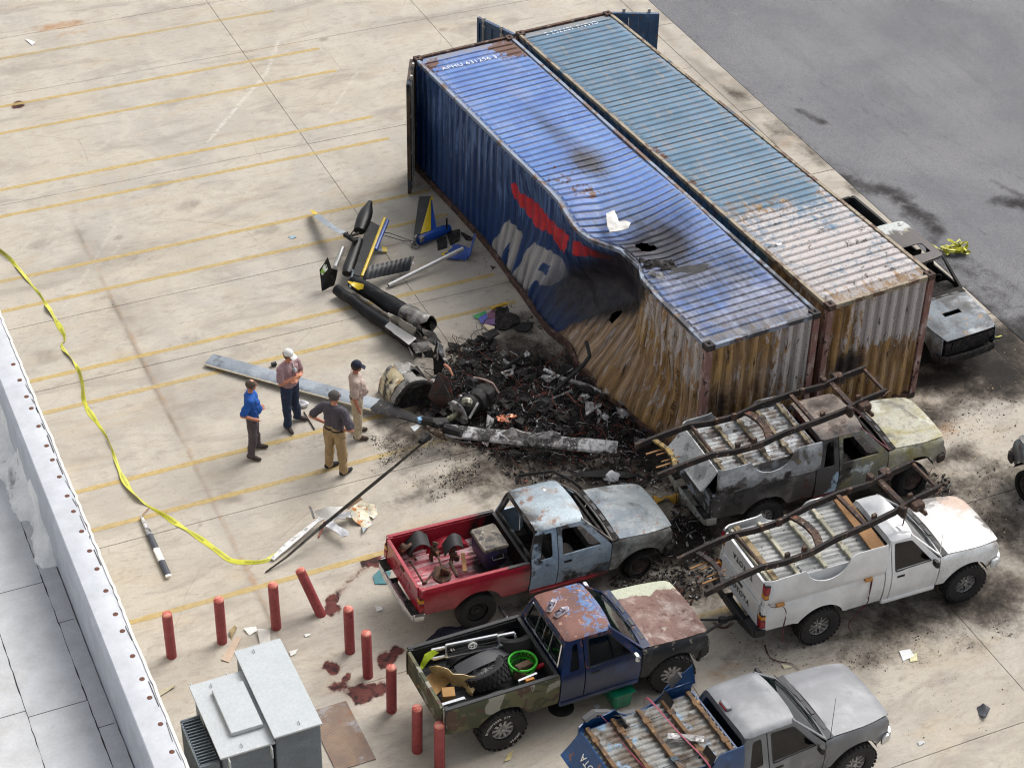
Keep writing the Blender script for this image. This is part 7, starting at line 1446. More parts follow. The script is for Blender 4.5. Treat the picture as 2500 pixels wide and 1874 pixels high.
# ================================================================== people
def person(label, pos, yaw, J, cols, height=1.78, belly=0.0, cap=None, hair=None, extras=None, shoe='#2b2625', sole='#d8d8d8'):
    """J: joint positions (facing +x, left = +y). One remeshed body; cloth and skin are told apart by the nearest bone."""
    prim = []      # (a, b, ra, rb, flat, label)
    def cap_(a, b, ra, rb, lab): prim.append((Vector(a), Vector(b), ra, rb, lab))
    up = J.get('lean', Vector((0, 0, 0)))
    nk = Vector((0.0, 0, 1.47)) + up; hd = Vector((.03, 0, 1.645)) + up; ch = Vector((0, 0, 1.30)) + up * .8; wa = Vector((0.0, 0, 1.07)) + up * .3
    for s in (1, -1):
        cap_(ch + Vector((0, s * .075, .04)), wa + Vector((.01, s * .065, -.06)), .128, .118, 'shirt')
        cap_(ch + Vector((-.01, s * .02, .12)), ch + Vector((0, s * .17, .115)), .09, .074, 'shirt')
        cap_(wa + Vector((0, s * .06, -.05)), Vector((0, s * .085, .90)), .12, .122, 'pants')
    if belly: cap_(wa + Vector((.06 + belly, 0, .02)), ch + Vector((.04 + belly * .4, 0, -.05)), .115, .1, 'shirt')
    cap_(nk + Vector((-.01, 0, -.06)), nk + Vector((.01, 0, .08)), .056, .052, 'skin')
    cap_(nk + Vector((-.015, 0, -.055)), nk + Vector((-.01, 0, -.01)), .074, .064, 'shirt')
    hy = J.get('head', 0.0); R3 = Matrix.Rotation(hy, 3, 'Z') @ Matrix.Rotation(J.get('nod', .12), 3, 'Y'); H = lambda x, y, z: hd + R3 @ Vector((x, y, z))
    cap_(H(-.012, 0, .035), H(.0, 0, .02), .086, .084, 'skin'); cap_(H(.035, 0, .02), H(.04, 0, -.065), .066, .045, 'skin'); cap_(H(-.03, 0, .03), H(-.025, 0, -.03), .082, .062, 'skin')
    cap_(H(.092, 0, .005), H(.112, 0, -.022), .011, .015, 'skin')
    for s in (1, -1): cap_(H(-.005, s * .08, .015), H(-.01, s * .084, -.022), .014, .011, 'skin')
    cap_(H(.075, .022, -.058), H(.075, -.022, -.058), .014, .014, 'lips'); 
    for s in (1, -1): cap_(H(.082, s * .03, .022), H(.082, s * .034, .022), .011, .011, 'eye')
    for side, s in (('L', 1), ('R', -1)):
        sh = ch + Vector((0, s * .2, .105)); el = Vector(J['el' + side]); wr = Vector(J['wr' + side]); hn = Vector(J['hn' + side])
        k = J.get('sleeve', .78); mid = sh.lerp(el, k)
        cap_(sh, mid, .073, .074, 'shirt'); cap_(mid.lerp(sh, .1), el, .047, .043, 'skin'); cap_(el, wr, .044, .03, 'skin')
        d = (hn - wr).normalized(); cap_(wr, wr + d * .07, .03, .036, 'skin'); n = d.cross(Vector((0, 0, 1)))
        n = n.normalized() if n.length > .1 else Vector((0, 1, 0)); cv = n.cross(d)
        curl = J.get('curl', .5)
        for q, L in ((-1.5, .058), (-.5, .07), (.5, .072), (1.5, .062)):
            f0 = wr + d * .085 + n * (q * .019); f1 = f0 + d * L * .55; f2 = f1 + (d * (1 - curl) - cv * curl * s * 0 + Vector((0, 0, -curl * .5))) * L * .6; cap_(f0, f1, .0115, .0105, 'skin'); cap_(f1, f2, .0105, .009, 'skin')
        t0 = wr + d * .03 + n * (-.028); cap_(t0, t0 + d * .035 - n * .025, .013, .012, 'skin'); cap_(t0 + d * .035 - n * .025, t0 + d * .065 - n * .03, .012, .01, 'skin')
        hp_ = Vector((0, s * .095, .92)); kn = Vector(J['kn' + side]); an = Vector(J['an' + side]); cap_(hp_, kn, .116, .085, 'pants'); cap_(kn, an + Vector((0, 0, .03)), .086, .074, 'pants'); cap_(an + Vector((0, 0, .06)), an + Vector((0, 0, .0)), .073, .072, 'pants')
        fd = Vector((cos(J['ft' + side]), sin(J['ft' + side]), 0)); cap_(an + Vector((0, 0, -.03)) - fd * .045, an + fd * .10 + Vector((0, 0, -.045)), .05, .046, 'shoe'); cap_(an + fd * .08 + Vector((0, 0, -.05)), an + fd * .175 + Vector((0, 0, -.058)), .047, .036, 'shoe')
    mb = MB()
    for a, b, ra, rb, lab in prim:
        ax = (b - a); L = ax.length; x = ax / L if L > 1e-6 else Vector((0, 0, 1)); path = [a - x * ra * .95, a - x * ra * .7, a - x * ra * .35, a, b, b + x * rb * .35, b + x * rb * .7, b + x * rb * .95]
        rr = [ra * .3, ra * .71, ra * .94, ra, rb, rb * .94, rb * .71, rb * .3]; mb.tube(path, rr, 12)
    me = mesh('body', mb.v, mb.f, None); o = bpy.data.objects.new('tmp', me); COL.objects.link(o)
    md = o.modifiers.new('r', 'REMESH'); md.mode = 'VOXEL'; md.voxel_size = .0105; sm = o.modifiers.new('s', 'SMOOTH'); sm.factor = .5; sm.iterations = 3
    dg = bpy.context.evaluated_depsgraph_get(); me2 = bpy.data.meshes.new_from_object(o.evaluated_get(dg)); COL.objects.unlink(o); bpy.data.objects.remove(o)
    V = np.empty(len(me2.vertices) * 3); me2.vertices.foreach_get('co', V); V = V.reshape(-1, 3); V[:, 2] = np.maximum(V[:, 2], .0)
    best = np.full(len(V), 1e9); lab = np.zeros(len(V), int); names = ['shirt', 'pants', 'skin', 'shoe', 'lips', 'eye', 'hair', 'belt', 'sole']
    for a, b, ra, rb, l in prim:
        A = np.array(a); D = np.array(b - a); L2 = max(1e-9, D @ D); t = np.clip(((V - A) @ D) / L2, 0, 1); d = np.linalg.norm(V - A - t[:, None] * D, axis=1) - (ra + (rb - ra) * t)
        if l in ('lips', 'eye'): d = np.where(d < .006, d - .02, 9)
        m_ = d < best; best[m_] = d[m_]; lab[m_] = names.index(l)
    # cloth folds
    f1 = fbm(V[:, 0] * 14 + V[:, 1] * 9, V[:, 2] * 11, 5, 3) - .5; cl = (lab == 0) | (lab == 1)
    N = np.empty(len(V) * 3); me2.vertices.foreach_get('normal', N); N = N.reshape(-1, 3)
    V = V + N * (np.where(cl, f1 * .04, 0))[:, None]
    hl = np.array([tuple(R3.transposed() @ (Vector(v) - hd)) for v in V]) if hair else None
    if hair:
        hm = (lab == 2) & (hl[:, 2] > hair[1] + .35 * np.maximum(0, hl[:, 0] + .02) * 2.2) & (hl[:, 0] < .07) & (hl[:, 2] < .2) & (np.abs(hl[:, 1]) < .12)
        if len(hair) > 2: hm &= ~((hl[:, 2] > .085) & (np.hypot(hl[:, 0] - .01, hl[:, 1]) < hair[2]))
        V[hm] += N[hm] * .008; lab[hm] = 6
    lab[(lab == 1) & (V[:, 2] > 1.0) & (V[:, 2] < 1.035)] = 7
    lab[(lab == 3) & (V[:, 2] < .022)] = 8
    me2.vertices.foreach_set('co', V.ravel())
    nl = len(me2.loops); li = np.empty(nl, np.int32); me2.loops.foreach_get('vertex_index', li); ls = np.empty(len(me2.polygons), np.int32); me2.polygons.foreach_get('loop_start', ls)
    me2.materials.clear()
    root = empty('person', (pos.x, pos.y, 0), yaw, label, 'person'); k = height / 1.78; root.scale = (k, k, k)
    tagn = str(len([q for q in bpy.data.objects if q.name.startswith('person')]))
    mats = []
    for nme in names:
        c = cols.get(nme, {'skin': '#b07c62', 'lips': '#8a5548', 'eye': '#2a2220', 'hair': '#3a332f', 'belt': '#191614', 'shoe': shoe, 'sole': sole, 'shirt': '#555', 'pants': '#555'}[nme])
        mats.append(wear(nme + '_' + tagn, c, [(tuple(x * .72 for x in lin(c)[:3]) + (1,), dict(scale=9, lo=.5, hi=.75, amt=.6))] if nme in ('shirt', 'pants') else (), .85 if nme not in ('skin', 'lips') else .5, bump=.25 if nme in ('shirt', 'pants', 'hair') else .05, bscale=220, var=.12))
    bo = link('body', me2, mats, root); me2.polygons.foreach_set('material_index', lab[li[ls]].astype(np.int32)); me2.shade_smooth(); me2.update()
    if cap:
        mb = MB(); mb.grid(lambda a, b: H(*(lambda th, ph: (cos(th) * .104 * cos(ph) - .008, sin(th) * .094 * cos(ph), .035 + .105 * sin(ph)))(2 * pi * a, pi / 2 * b)), 20, 7); c = mb.build('cap', cap, root)
        mb = MB(); V_ = [H(.085 + .085 * b * (1 - .35 * (2 * a - 1) ** 2), (2 * a - 1) * .078, .038 - .035 * b - .02 * (2 * a - 1) ** 2) for a in np.linspace(0, 1, 9) for b in np.linspace(-.15, 1, 4)]; mb.solid(V_, [(i * 4 + j, (i + 1) * 4 + j, (i + 1) * 4 + j + 1, i * 4 + j + 1) for i in range(8) for j in range(3)], -.006); mb.build('visor', cap, c)
        mb = MB(); mb.tube([H(-.008, 0, .138), H(-.008, 0, .143)], .008, 8); mb.build('button', cap, c)
    if extras: extras(root, H, ch, wa)
    return root
Z8 = lambda x, y, z=0.0: G(540 + x / 4.605, 840 + y / 4.605, z)
V3 = lambda *a: Vector(a)
def lanyard(root, H, ch, wa):
    mb = MB(); mb.tube([ch + V3(.0, .06, .17), ch + V3(.11, .05, .05), ch + V3(.135, .02, -.1), ch + V3(.135, 0, -.18)], .006, 5); mb.tube([ch + V3(.0, -.06, .17), ch + V3(.11, -.03, .05), ch + V3(.135, 0, -.1), ch + V3(.135, 0, -.18)], .006, 5); l = mb.build('lanyard', 'black_trim', root)
    mb = MB(); mb.box(ch + V3(.138, 0, -.22), (.006, .055, .085)); mb.build('badge', 'plate_white', l)
def collar(root, H, ch, wa):
    pass
def glasses(root, H, ch, wa):
    mb = MB()
    for s in (1, -1):
        mb.tube([H(.102, s * .032 + .022 * cos(t), .02 + .016 * sin(t)) for t in np.linspace(0, 2 * pi, 10)], .003, 4, cap=False); mb.tube([H(.1, s * .055, .025), H(-.01, s * .088, .028)], .003, 4)
    mb.build('glasses', 'black_trim', root)
    mb = MB(); mb.box(wa + V3(-.115, -.12, -.10), (.01, .07, .006)); mb.build('pocket_edge', 'black_trim', root)
def mask(root, H, ch, wa):
    mb = MB(); mb.lathe([(.0, .03), (.035, .028), (.05, .0), (.045, -.02)], 14, Matrix.Translation(ch + V3(.15, .02, .05)) @ Matrix.Rotation(-pi / 2, 4, 'Z')); mk = mb.build('respirator', plain('mask_grey', '#8a8d96', .5), root)
    mb = MB(); mb.lathe([(.0, .035), (.026, .034), (.03, .02)], 12, Matrix.Translation(ch + V3(.152, .02, .05)) @ Matrix.Rotation(-pi / 2, 4, 'Z')); mb.build('filter', 'plate_white', mk)
    mb = MB(); mb.tube([ch + V3(.13, .03, .07), ch + V3(.06, .07, .17), ch + V3(-.04, .04, .2)], .005, 5); mb.tube([ch + V3(.13, .0, .07), ch + V3(.06, -.07, .17), ch + V3(-.04, -.04, .2)], .005, 5); mb.build('strap', 'plate_white', mk)
LG = lambda knL, anL, knR, anR, fL, fR: dict(knL=knL, anL=anL, knR=knR, anR=anR, ftL=fL, ftR=fR)
# man in blue polo: right hand on hip
p = (Z8(325, 1275) + Z8(430, 1190)) / 2
person('man in bright blue polo shirt and grey trousers with hand at his pocket', p, radians(5), dict(head=.35, elL=V3(-.03, .34, 1.13), wrL=V3(.12, .25, 1.0), hnL=V3(.2, .2, .96), elR=V3(-.16, -.30, 1.16), wrR=V3(.06, -.24, 1.02), hnR=V3(.14, -.19, .96), lean=V3(.0, 0, 0), **LG(V3(.03, .12, .5), V3(.05, .17, .1), V3(.0, -.13, .5), V3(-.06, -.16, .1), .0, -.35)), dict(shirt='#1450a0', pants='#4d454a', hair='#4a3f38', skin='#ad7357'), 1.74, belly=.035, hair=('', -.03, .035), extras=lanyard, shoe='#3a332c', sole='#1e1b1a')
# man in white cap: arms crossed
p = (Z8(748, 985) + Z8(835, 830)) / 2
person('man in white cap and dusty pink shirt with folded arms', p, radians(-38), dict(head=.25, sleeve=.72, curl=.3, elL=V3(.06, .27, 1.14), wrL=V3(.21, .02, 1.17), hnL=V3(.2, -.12, 1.16), elR=V3(.06, -.27, 1.14), wrR=V3(.19, -.0, 1.21), hnR=V3(.2, .12, 1.21), **LG(V3(.0, .12, .5), V3(-.02, .19, .1), V3(.02, -.11, .5), V3(.05, -.15, .1), .55, -.3)), dict(shirt='#9a7d80', pants='#1c2c48', skin='#b5785c', hair='#6a4a38'), 1.8, cap=plain('white_cap', '#d6d6d4', .8, bump=.2), hair=('', -.05), extras=mask, shoe='#3c3230')
# man in navy cap and pale shirt
p = Z8(1545, 1075) + Vector((-.03, .12, 0))
person('stout man in navy cap and pale tan shirt with arms at his sides', p, radians(8), dict(head=.1, elL=V3(-.03, .29, 1.12), wrL=V3(.04, .29, .88), hnL=V3(.07, .28, .8), elR=V3(-.05, -.29, 1.12), wrR=V3(.02, -.28, .87), hnR=V3(.05, -.27, .78), **LG(V3(.02, .11, .5), V3(.0, .13, .1), V3(.02, -.11, .5), V3(.0, -.12, .1), .1, -.12)), dict(shirt='#b5a297', pants='#b3a78f', skin='#a8705a', hair='#3c302c'), 1.77, belly=.07, cap=plain('navy_cap', '#161d30', .85, bump=.2), hair=('', -.05), shoe='#40352e', sole='#2c2523')
# man in charcoal polo seen from behind, hands on hips
p = (Z8(1215, 1410) + Z8(1370, 1465)) / 2
person('man in charcoal polo and khaki trousers with both hands on hips', p, radians(62), dict(head=-.55, elL=V3(-.09, .42, 1.16), wrL=V3(-.0, .24, 1.04), hnL=V3(.06, .17, 1.0), elR=V3(-.09, -.42, 1.16), wrR=V3(-.0, -.24, 1.04), hnR=V3(.06, -.17, 1.0), lean=V3(.02, 0, 0), **LG(V3(.03, .13, .5), V3(.04, .17, .1), V3(.02, -.13, .5), V3(-.0, -.16, .1), -.5, -.25)), dict(shirt='#45414a', pants='#9a8360', skin='#b07a62', hair='#4a4644'), 1.87, hair=('', -.045), extras=glasses, shoe='#1d1d21', sole='#131315')
# ================================================================== bollards, transformer, tape, cargo and litter
wear('bollard_red', '#8d3c3e', [('#9c4c4e', dict(scale=4, lo=.5, hi=.7)), ('#6b1e22', dict(scale=6, lo=.55, hi=.7, seed=3)), ('#4a2020', dict(scale=30, lo=.66, hi=.72))], .55, bump=.1)
wear('bollard_cap', '#b8685a', [('#c98a7a', dict(scale=16, lo=.5, hi=.62)), ('#9a3a34', dict(scale=9, lo=.55, hi=.65))], .7, bump=.3)
BL = [((371, 1420), 0, 'bollard standing closest to the parapet of the white building'), ((480, 1389), 0, 'bollard with a torn flooring strip at its foot'), ((597, 1358), 0, 'upright bollard behind the grey transformer beside the white scraps'), ((693, 1330), 1, 'bollard leaning over beside a dark red stain'), ((756, 1410), 0, 'upright bollard next to the leaning one'), ((795, 1463), 0, 'bollard with chipped paint near its foot beside dark red stains'), ((846, 1537), 0, 'bollard beside the corner of the rusty steel plate'), ((901, 1624), 0, 'bollard beside the rear wheel of the camouflage bed truck'), ((950, 1660), 0, 'bollard behind the rear corner of the camouflage truck, last of the row')]
for i, ((x, y), lean, lb) in enumerate(BL):
    p = G(x * 1.1302, y * 1.1302 - 4)
    r = empty('bollard', p, 0, 'red ' + lb, 'bollard', 'red bollards round the transformer')
    if lean: r.rotation_euler = Vector((-.36, .12, 1.0)).to_track_quat('Z', 'Y').to_euler()
    else: r.rotation_euler = (RND.uniform(-.012, .012), RND.uniform(-.012, .012), RND.random() * 6)
    mb = MB(); mb.lathe([(0, -.05), (.086, -.05), (.086, .93), (.084, .955)], 24, Matrix.Rotation(pi / 2, 4, 'X') @ Matrix.Scale(1, 4)); mb.v = [Vector((v.x, v.y, v.z)) for v in mb.v]
    mb.xf(Matrix.Identity(4)); mb.build('post', 'bollard_red', r)
    mb = MB(); mb.lathe([(.0845, .955), (.078, .975), (.055, .99), (0, .998)], 24, Matrix.Rotation(pi / 2, 4, 'X')); mb.build('domed_cap', 'bollard_cap', r)
# ---- pad transformer
plain('transformer_lid', '#a9afb3', .5, bump=.03, var=.04); wear('transformer_side', '#5c666f', [('#6a747c', dict(scale=2, lo=.5, hi=.7))], .5, bump=.03)  # bright top and shaded sides put into two greys
tr = empty('transformer', S(5.4, 20.9, 0), SITE, 'grey pad mounted electrical transformer with cooling fins', 'transformer')
L_ = lambda u, v, z: (u - 5.4, v - 20.9, z)
mb = MB(); mb.box(L_(5.84, 20.89, .80), (.70, 1.90, 1.58), bev=.008); mb.build('cabinet', 'transformer_side', tr)
mb = MB(); mb.box(L_(5.84, 20.89, 1.612), (.76, 1.97, .035), bev=.01); mb.build('cabinet_lid', 'transformer_lid', tr)
mb = MB(); mb.box(L_(5.07, 20.73, .74), (.76, 1.5, 1.46), bev=.01); mb.build('tank', 'transformer_side', tr)
mb = MB(); mb.box(L_(5.055, 20.73, 1.50), (.85, 1.62, .035), bev=.008); mb.build('tank_lid', 'transformer_lid', tr)
mb = MB(); mb.box(L_(5.16, 20.76, 1.56), (.50, .98, .075), bev=.012); mb.build('raised_cover', 'transformer_lid', tr)
for z in (0.75,):
    mb = MB(); mb.box(L_(6.195, 20.42, .8), (.012, .9, 1.45), bev=.004); d = mb.build('door', 'transformer_side', tr); mb = MB(); mb.box(L_(6.195, 21.35, .8), (.012, .9, 1.45), bev=.004); mb.build('door', 'transformer_side', tr)
for k in range(16):
    mb = MB(); mb.box(L_(4.50, 20.12 + k * .062, .82), (.30, .018, .95)); mb.build('cooling_fin', 'transformer_side', tr)
mb = MB()
for v in (20.08, 21.08): mb.box(L_(4.5, v, .82), (.3, .03, .97))
mb.box(L_(4.355, 20.58, 1.28), (.03, 1.0, .03)); mb.build('fin_frame', 'transformer_side', tr)
for (u, v, z) in ((5.75, 21.75, 1.64), (5.9, 20.05, 1.64), (4.95, 21.4, 1.53), (5.0, 20.05, 1.53)):
    mb = MB(); mb.tube([Vector(L_(u, v, z)) + Vector((0, .03 * cos(a), .03 * sin(a))) for a in np.linspace(-.3, pi + .3, 8)], .008, 6); mb.build('lifting_eye', 'transformer_lid', tr)
for (u, v) in ((4.75, 19.87), (5.4, 19.87), (4.68, 21.56), (5.25, 21.56)):
    mb = MB(); mb.box(L_(u, v, 1.40), (.02, .10, .2), bev=.005); mb.build('lifting_lug', 'transformer_lid', tr)
# pad and steel plate
mb = MB(); mb.box(S(5.9, 20.6, .0), (3.0, 3.1, .10), Matrix.Rotation(SITE, 3, 'Z'), bev=.01)
tag(link('equipment_pad', (lambda me: me)(slab_grid(4.0, 7.36, 18.9, 22.0, .014, .1, skirt=.03)), CONC), kind='structure')
mp = NM('tread_plate'); P = mp.map(mp.pos(), rot=(0, 0, -SITE)); ch = mp.t.nodes.new('ShaderNodeTexWave'); ch.wave_type = 'BANDS'; ch.bands_direction = 'DIAGONAL'; mp.put(ch.inputs['Vector'], P); ch.inputs['Scale'].default_value = 14; ch.inputs['Distortion'].default_value = 0
c2 = mp.t.nodes.new('ShaderNodeTexChecker'); mp.put(c2.inputs['Vector'], P); c2.inputs['Scale'].default_value = 48
col = mp.mix(mp.rng(mp.noise(3, 5, .6, .3, P), .4, .65), lin('#7d6a5e'), lin('#8f7a66')); col = mp.mix(mp.math('MULTIPLY', c2.outputs['Fac'], .45), col, lin('#5a4a42')); col = mp.mix(mp.rng(mp.noise(2, 5, .7, .3, P), .58, .68, 0, .5), col, lin('#9aa3ab')); col = mp.mix(mp.rng(mp.noise(4, 5, .7, .3, mp.map(P, loc=(5, 2, 0))), .6, .68, 0, .7), col, lin('#8a5228'))
mp.out(col, .65, .25, mp.bump(c2.outputs['Fac'], .5, .004))
mb = MB(); mb.box(S(6.86, 21.0, .022), (.66, 1.36, .02), Matrix.Rotation(SITE, 3, 'Z')); one('steel_plate', mb, MATS['tread_plate'], 'rusty tread plate cover beside the transformer', 'steel plate')
# ---- caution tape
def tape_mat():
    m = NM('caution_tape'); u = m.sep(m.uv()); w = m.math('FRACT', m.math('MULTIPLY', u[0], 1.4)); n = m.noise(60, 3, .6, 0, m.map(m.uv(), (1, .4, 1)))
    txt = m.math('MULTIPLY', m.math('MULTIPLY', m.rng(n, .48, .52), m.math('LESS_THAN', w, .62)), m.math('MULTIPLY', m.math('GREATER_THAN', u[1], .28), m.math('LESS_THAN', u[1], .72)))
    col = m.mix(m.rng(m.noise(4), .3, .7), lin('#b5b429'), lin('#c3c148')); m.out(m.mix(m.math('MULTIPLY', txt, .75), col, lin('#2e2c12')), .35, 0, m.bump(m.noise(20), .2, .01)); return m.m
TAPE = tape_mat()
def ribbon(pts, w, zf, seed=0, crumpled=0.0, n_per=.09):
    P = [Vector(p) for p in pts]; Q = []
    for i in range(len(P) - 1):
        p0, p1, p2, p3 = P[max(i - 1, 0)], P[i], P[i + 1], P[min(i + 2, len(P) - 1)]; n = max(2, int((p2 - p1).length / n_per))
        for k in range(n):
            t = k / n; Q.append(.5 * ((2 * p1) + (p2 - p0) * t + (2 * p0 - 5 * p1 + 4 * p2 - p3) * t * t + (3 * p1 - p0 - 3 * p2 + p3) * t ** 3))
    Q.append(P[-1]); V = []; UVs = []; L = 0
    for i, q in enumerate(Q):
        t = (Q[min(i + 1, len(Q) - 1)] - Q[max(i - 1, 0)]).normalized(); y = Vector((0, 0, 1)).cross(t); y = y.normalized() if y.length > .01 else Vector((1, 0, 0)); z = t.cross(y)
        ph = (vnoise(i * .16 + seed, 3.3, 2) - .5) * 3.4 + crumpled * (vnoise(i * .5 + seed, 8.3, 2) - .5) * 5; ww = w * (.3 + .75 * vnoise(i * .3 + seed, 1.1, 4))
        d = (y * cos(ph) + z * sin(ph)) * ww / 2; b = q + Vector((0, 0, zf + abs(d.z)))
        if i: L += (Q[i] - Q[i - 1]).length
        for s in (-1, 0, 1): V.append(b + d * s + z * (.008 if s == 0 else 0)); UVs.append((L, (s + 1) / 2))
    F = [(i * 3 + j, i * 3 + j + 1, i * 3 + 4 + j, i * 3 + 3 + j) for i in range(len(Q) - 1) for j in (0, 1)]
    return mesh('caution_tape', V, F, 60, UVs)
tp = [(-60, 575), (0, 616), (34, 644), (68, 684), (107, 735), (158, 823), (150, 845), (186, 893), (201, 938), (209, 989), (260, 1068), (296, 1158), (328, 1209), (384, 1249), (475, 1305), (531, 1345), (565, 1368), (610, 1374), (650, 1370), (676, 1351)]
tag(link('caution_tape', ribbon([G(*p) for p in tp], .125, .004, 2), TAPE), 'long yellow caution tape snaking over the lot along the building', 'tape')
bp_ = G(2330, 613); pts = []
rr3 = random.Random(4)
for k in range(34): pts.append(bp_ + Vector((rr3.uniform(-.32, .32), rr3.uniform(-.26, .26), rr3.uniform(.0, .16))))
pts = [bp_ + Vector((-.48, .15, .02)), bp_ + Vector((-.35, .05, .02))] + pts
tag(link('caution_tape', ribbon(pts, .09, .004, 9, .6), TAPE), 'crumpled bundle of yellow caution tape on the asphalt', 'tape')
tag(link('caution_tape', ribbon([G(2428, 822, .02), G(2436, 823, .04), G(2444, 820, .02)], .07, .004, 5), TAPE), 'tiny end of yellow tape beside the burnt black pickup', 'tape')
# ---- blade section by the building
q0, q1 = G(345, 1260, .05), G(412, 1408, .05)
bs = root_at('rotor_blade_section', q0.lerp(q1, .5), 'dark rotor blade section with a white band lying beside the tape', 'helicopter part')
D3 = lambda t: q0.lerp(q1, t)
for nm, a, b, mt, w in (('torn_end', .0, .31, 'ash_metal', [.05, .11]), ('dark_section', .31, .54, plain('slate', '#30343c', .45), [.11, .12]), ('white_section', .54, .74, 'heli_white', [.12, .12]), ('dark_section', .74, .97, 'slate', [.12, .12]), ('white_tip', .97, 1.0, 'heli_white', [.12, .1])):
    mb = MB(); blade(mb, [D3(a), D3(b)], w, .06, .2); part(mb, nm, mt, bs)
mb = MB(); mb.bar(G(348, 1256, .1), G(365, 1238, .02), .015, .01); one('wood_splinter', mb, 'wood', 'thin wood splinter at the torn end of the blade section', 'splinter')
# ---- cargo in the red bed
Z6 = lambda x, y, z=0.0: G(850 + x / 2.602, 1120 + y / 2.602, z)
RY = radians(25.65); RZ = Matrix.Rotation(RY, 3, 'Z')
wear('rusty_iron', '#4a3426', [('#2c2220', dict(scale=8, lo=.45, hi=.6)), ('#7a5236', dict(scale=10, lo=.56, hi=.66))], .85, .1, bump=.3); plain('rubber_flap', '#1c1b1c', .7)
cl = root_at('cooler', Z6(895, 620, .82), 'dark blue cooler with a melted sooty lid in the red bed', 'cooler', rz=RY)
mb = MB(); mb.box((0, 0, .19), (.40, .56, .38), bev=.03, taper=(1.06, 1.06)); mb.build('tub', wear('cooler_blue', '#232848', [('#1a1818', dict(scale=4, lo=.5, hi=.62))], .5), cl); mb = MB(); mb.box((0, 0, .41), (.47, .62, .07), bev=.03); crumple(mb, .015, 5); mb.build('lid', wear('melted_lid', '#6a6256', [('#2a2624', dict(scale=5, lo=.45, hi=.6)), ('#8a8478', dict(scale=7, lo=.58, hi=.66))], .6, bump=.3), cl)
mb = MB(); mb.tube([Vector((-.1, -.32, .3)), Vector((-.1, -.38, .26)), Vector((.1, -.38, .26)), Vector((.1, -.32, .3))], .015, 6); mb.build('handle', 'black_trim', cl)
def flap(p, lb, sz=(.42, .36)):
    mb = MB(); nn = 8; V = []
    for i in range(nn + 1):
        for j in range(5): a = i / nn; V.append(p + RZ @ Vector(((a - .5) * sz[0] + .08 * (j / 4 - .5), (j / 4 - .5) * sz[1], .10 + .18 * sin(a * pi * .9))))
    mb.solid(V, [(i * 5 + j, (i + 1) * 5 + j, (i + 1) * 5 + j + 1, i * 5 + j + 1) for i in range(nn) for j in range(4)], .012); one('rubber_flap', mb, 'rubber_flap', lb, 'mudflap')
flap(Z6(440, 580, .88), 'large curved black rubber flap by the tailgate of the red bed'); flap(Z6(665, 590, .86), 'smaller curved black rubber flap in the middle of the red bed', (.36, .3))
def knuckle(p, tilt, lb, R=.15):
    r = root_at('wheel_hub', p, lb, 'brake part'); M = Matrix.Translation(Vector((0, 0, R * .75))) @ Matrix.Rotation(tilt[1], 4, 'Z') @ Matrix.Rotation(tilt[0], 4, 'X')
    mb = MB(); mb.lathe([(.03, -.03), (R * .95, -.03), (R, -.02), (R, .02), (R * .95, .03), (R * .5, .03), (R * .45, .06), (.06, .07), (.05, .12), (0, .12)], 22, M); mb.build('brake_disc', 'rusty_iron', r)
    mb = MB(); mb.box(M @ Vector((.08, -.06, .0)), (.1, .07, .12), bev=.02); mb.tube([M @ Vector((0, -.03, 0)), M @ Vector((0, -.16, .02)), M @ Vector((.04, -.25, -.03))], [.04, .035, .02], 8); mb.build('hub_carrier', 'rusty_iron', r)
knuckle(Z6(365, 610, .86), (.5, .9), 'rusty wheel hub standing by the red tailgate', .16); knuckle(Z6(595, 770, .86), (-1.2, .3), 'rusty brake disc lying by the near side of the red bed', .16); knuckle(Z6(545, 585, .88), (1.0, -.5), 'small rusty hub between the two rubber flaps', .07); knuckle(Z6(665, 615, .88), (1.0, -.3), 'small rusty hub under the second rubber flap', .07)
for i, (a, b, lb) in enumerate((((395, 650), (480, 790), 'rusty steering rod by the red tailgate'), ((490, 785), (560, 690), 'short rusty link rod in the red bed'), ((560, 700), (650, 730), 'rusty axle shaft end beside the brake disc'), ((565, 600), (600, 700), 'rusty arm running from the small hub'), ((650, 660), (690, 740), 'dark shock absorber lying beside the brake disc'))):
    mb = MB(); mb.tube([Z6(*a, .98 - .02 * i), Z6(*b, .88)], .018 if i < 4 else .035, 8); mb.box(Z6(*b, .88), (.06, .06, .05), bev=.015); mb.box(Z6(*a, .98 - .02 * i), (.06, .06, .05), bev=.015); one('steering_rod', mb, 'rusty_iron', lb, 'rod')
mb = MB(); mb.bar(Z6(728, 600, .88), Z6(742, 715, .88), .07, .03); one('wood_block', mb, 'wood', 'short wooden plank lying in the red bed', 'plank')
mb = MB(); plate(mb, [G(910, 1405, .02), G(930, 1385, .03), G(955, 1395, .02), G(945, 1425, .01), G(915, 1425, .01)], .015, .06, .01); one('teal_lid', mb, plain('teal_plastic', '#2f6a70', .4), 'teal plastic lid on the ground under the red truck bumper', 'lid')
mb = MB(); mb.tube([G(1262, 1182, .95), G(1268, 1160, 1.05), G(1330, 1152, 1.22), G(1352, 1150, 1.28), G(1395, 1172, 1.1), G(1420, 1192, .95)], .03, 8); o = one('burnt_door_frame', mb, 'charred', 'black burnt window frame of the open far door of the red bed truck', 'door frame')
mb = MB(); plate(mb, [G(1330, 1168, .1), G(1405, 1153, .14), G(1470, 1148, .1), G(1565, 1156, .06), G(1535, 1166, .04), G(1405, 1163, .08)], .02, .08, .02); one('burnt_strip', mb, 'rotor_burnt', 'long flat black strip behind the burnt cab roof', 'strip')
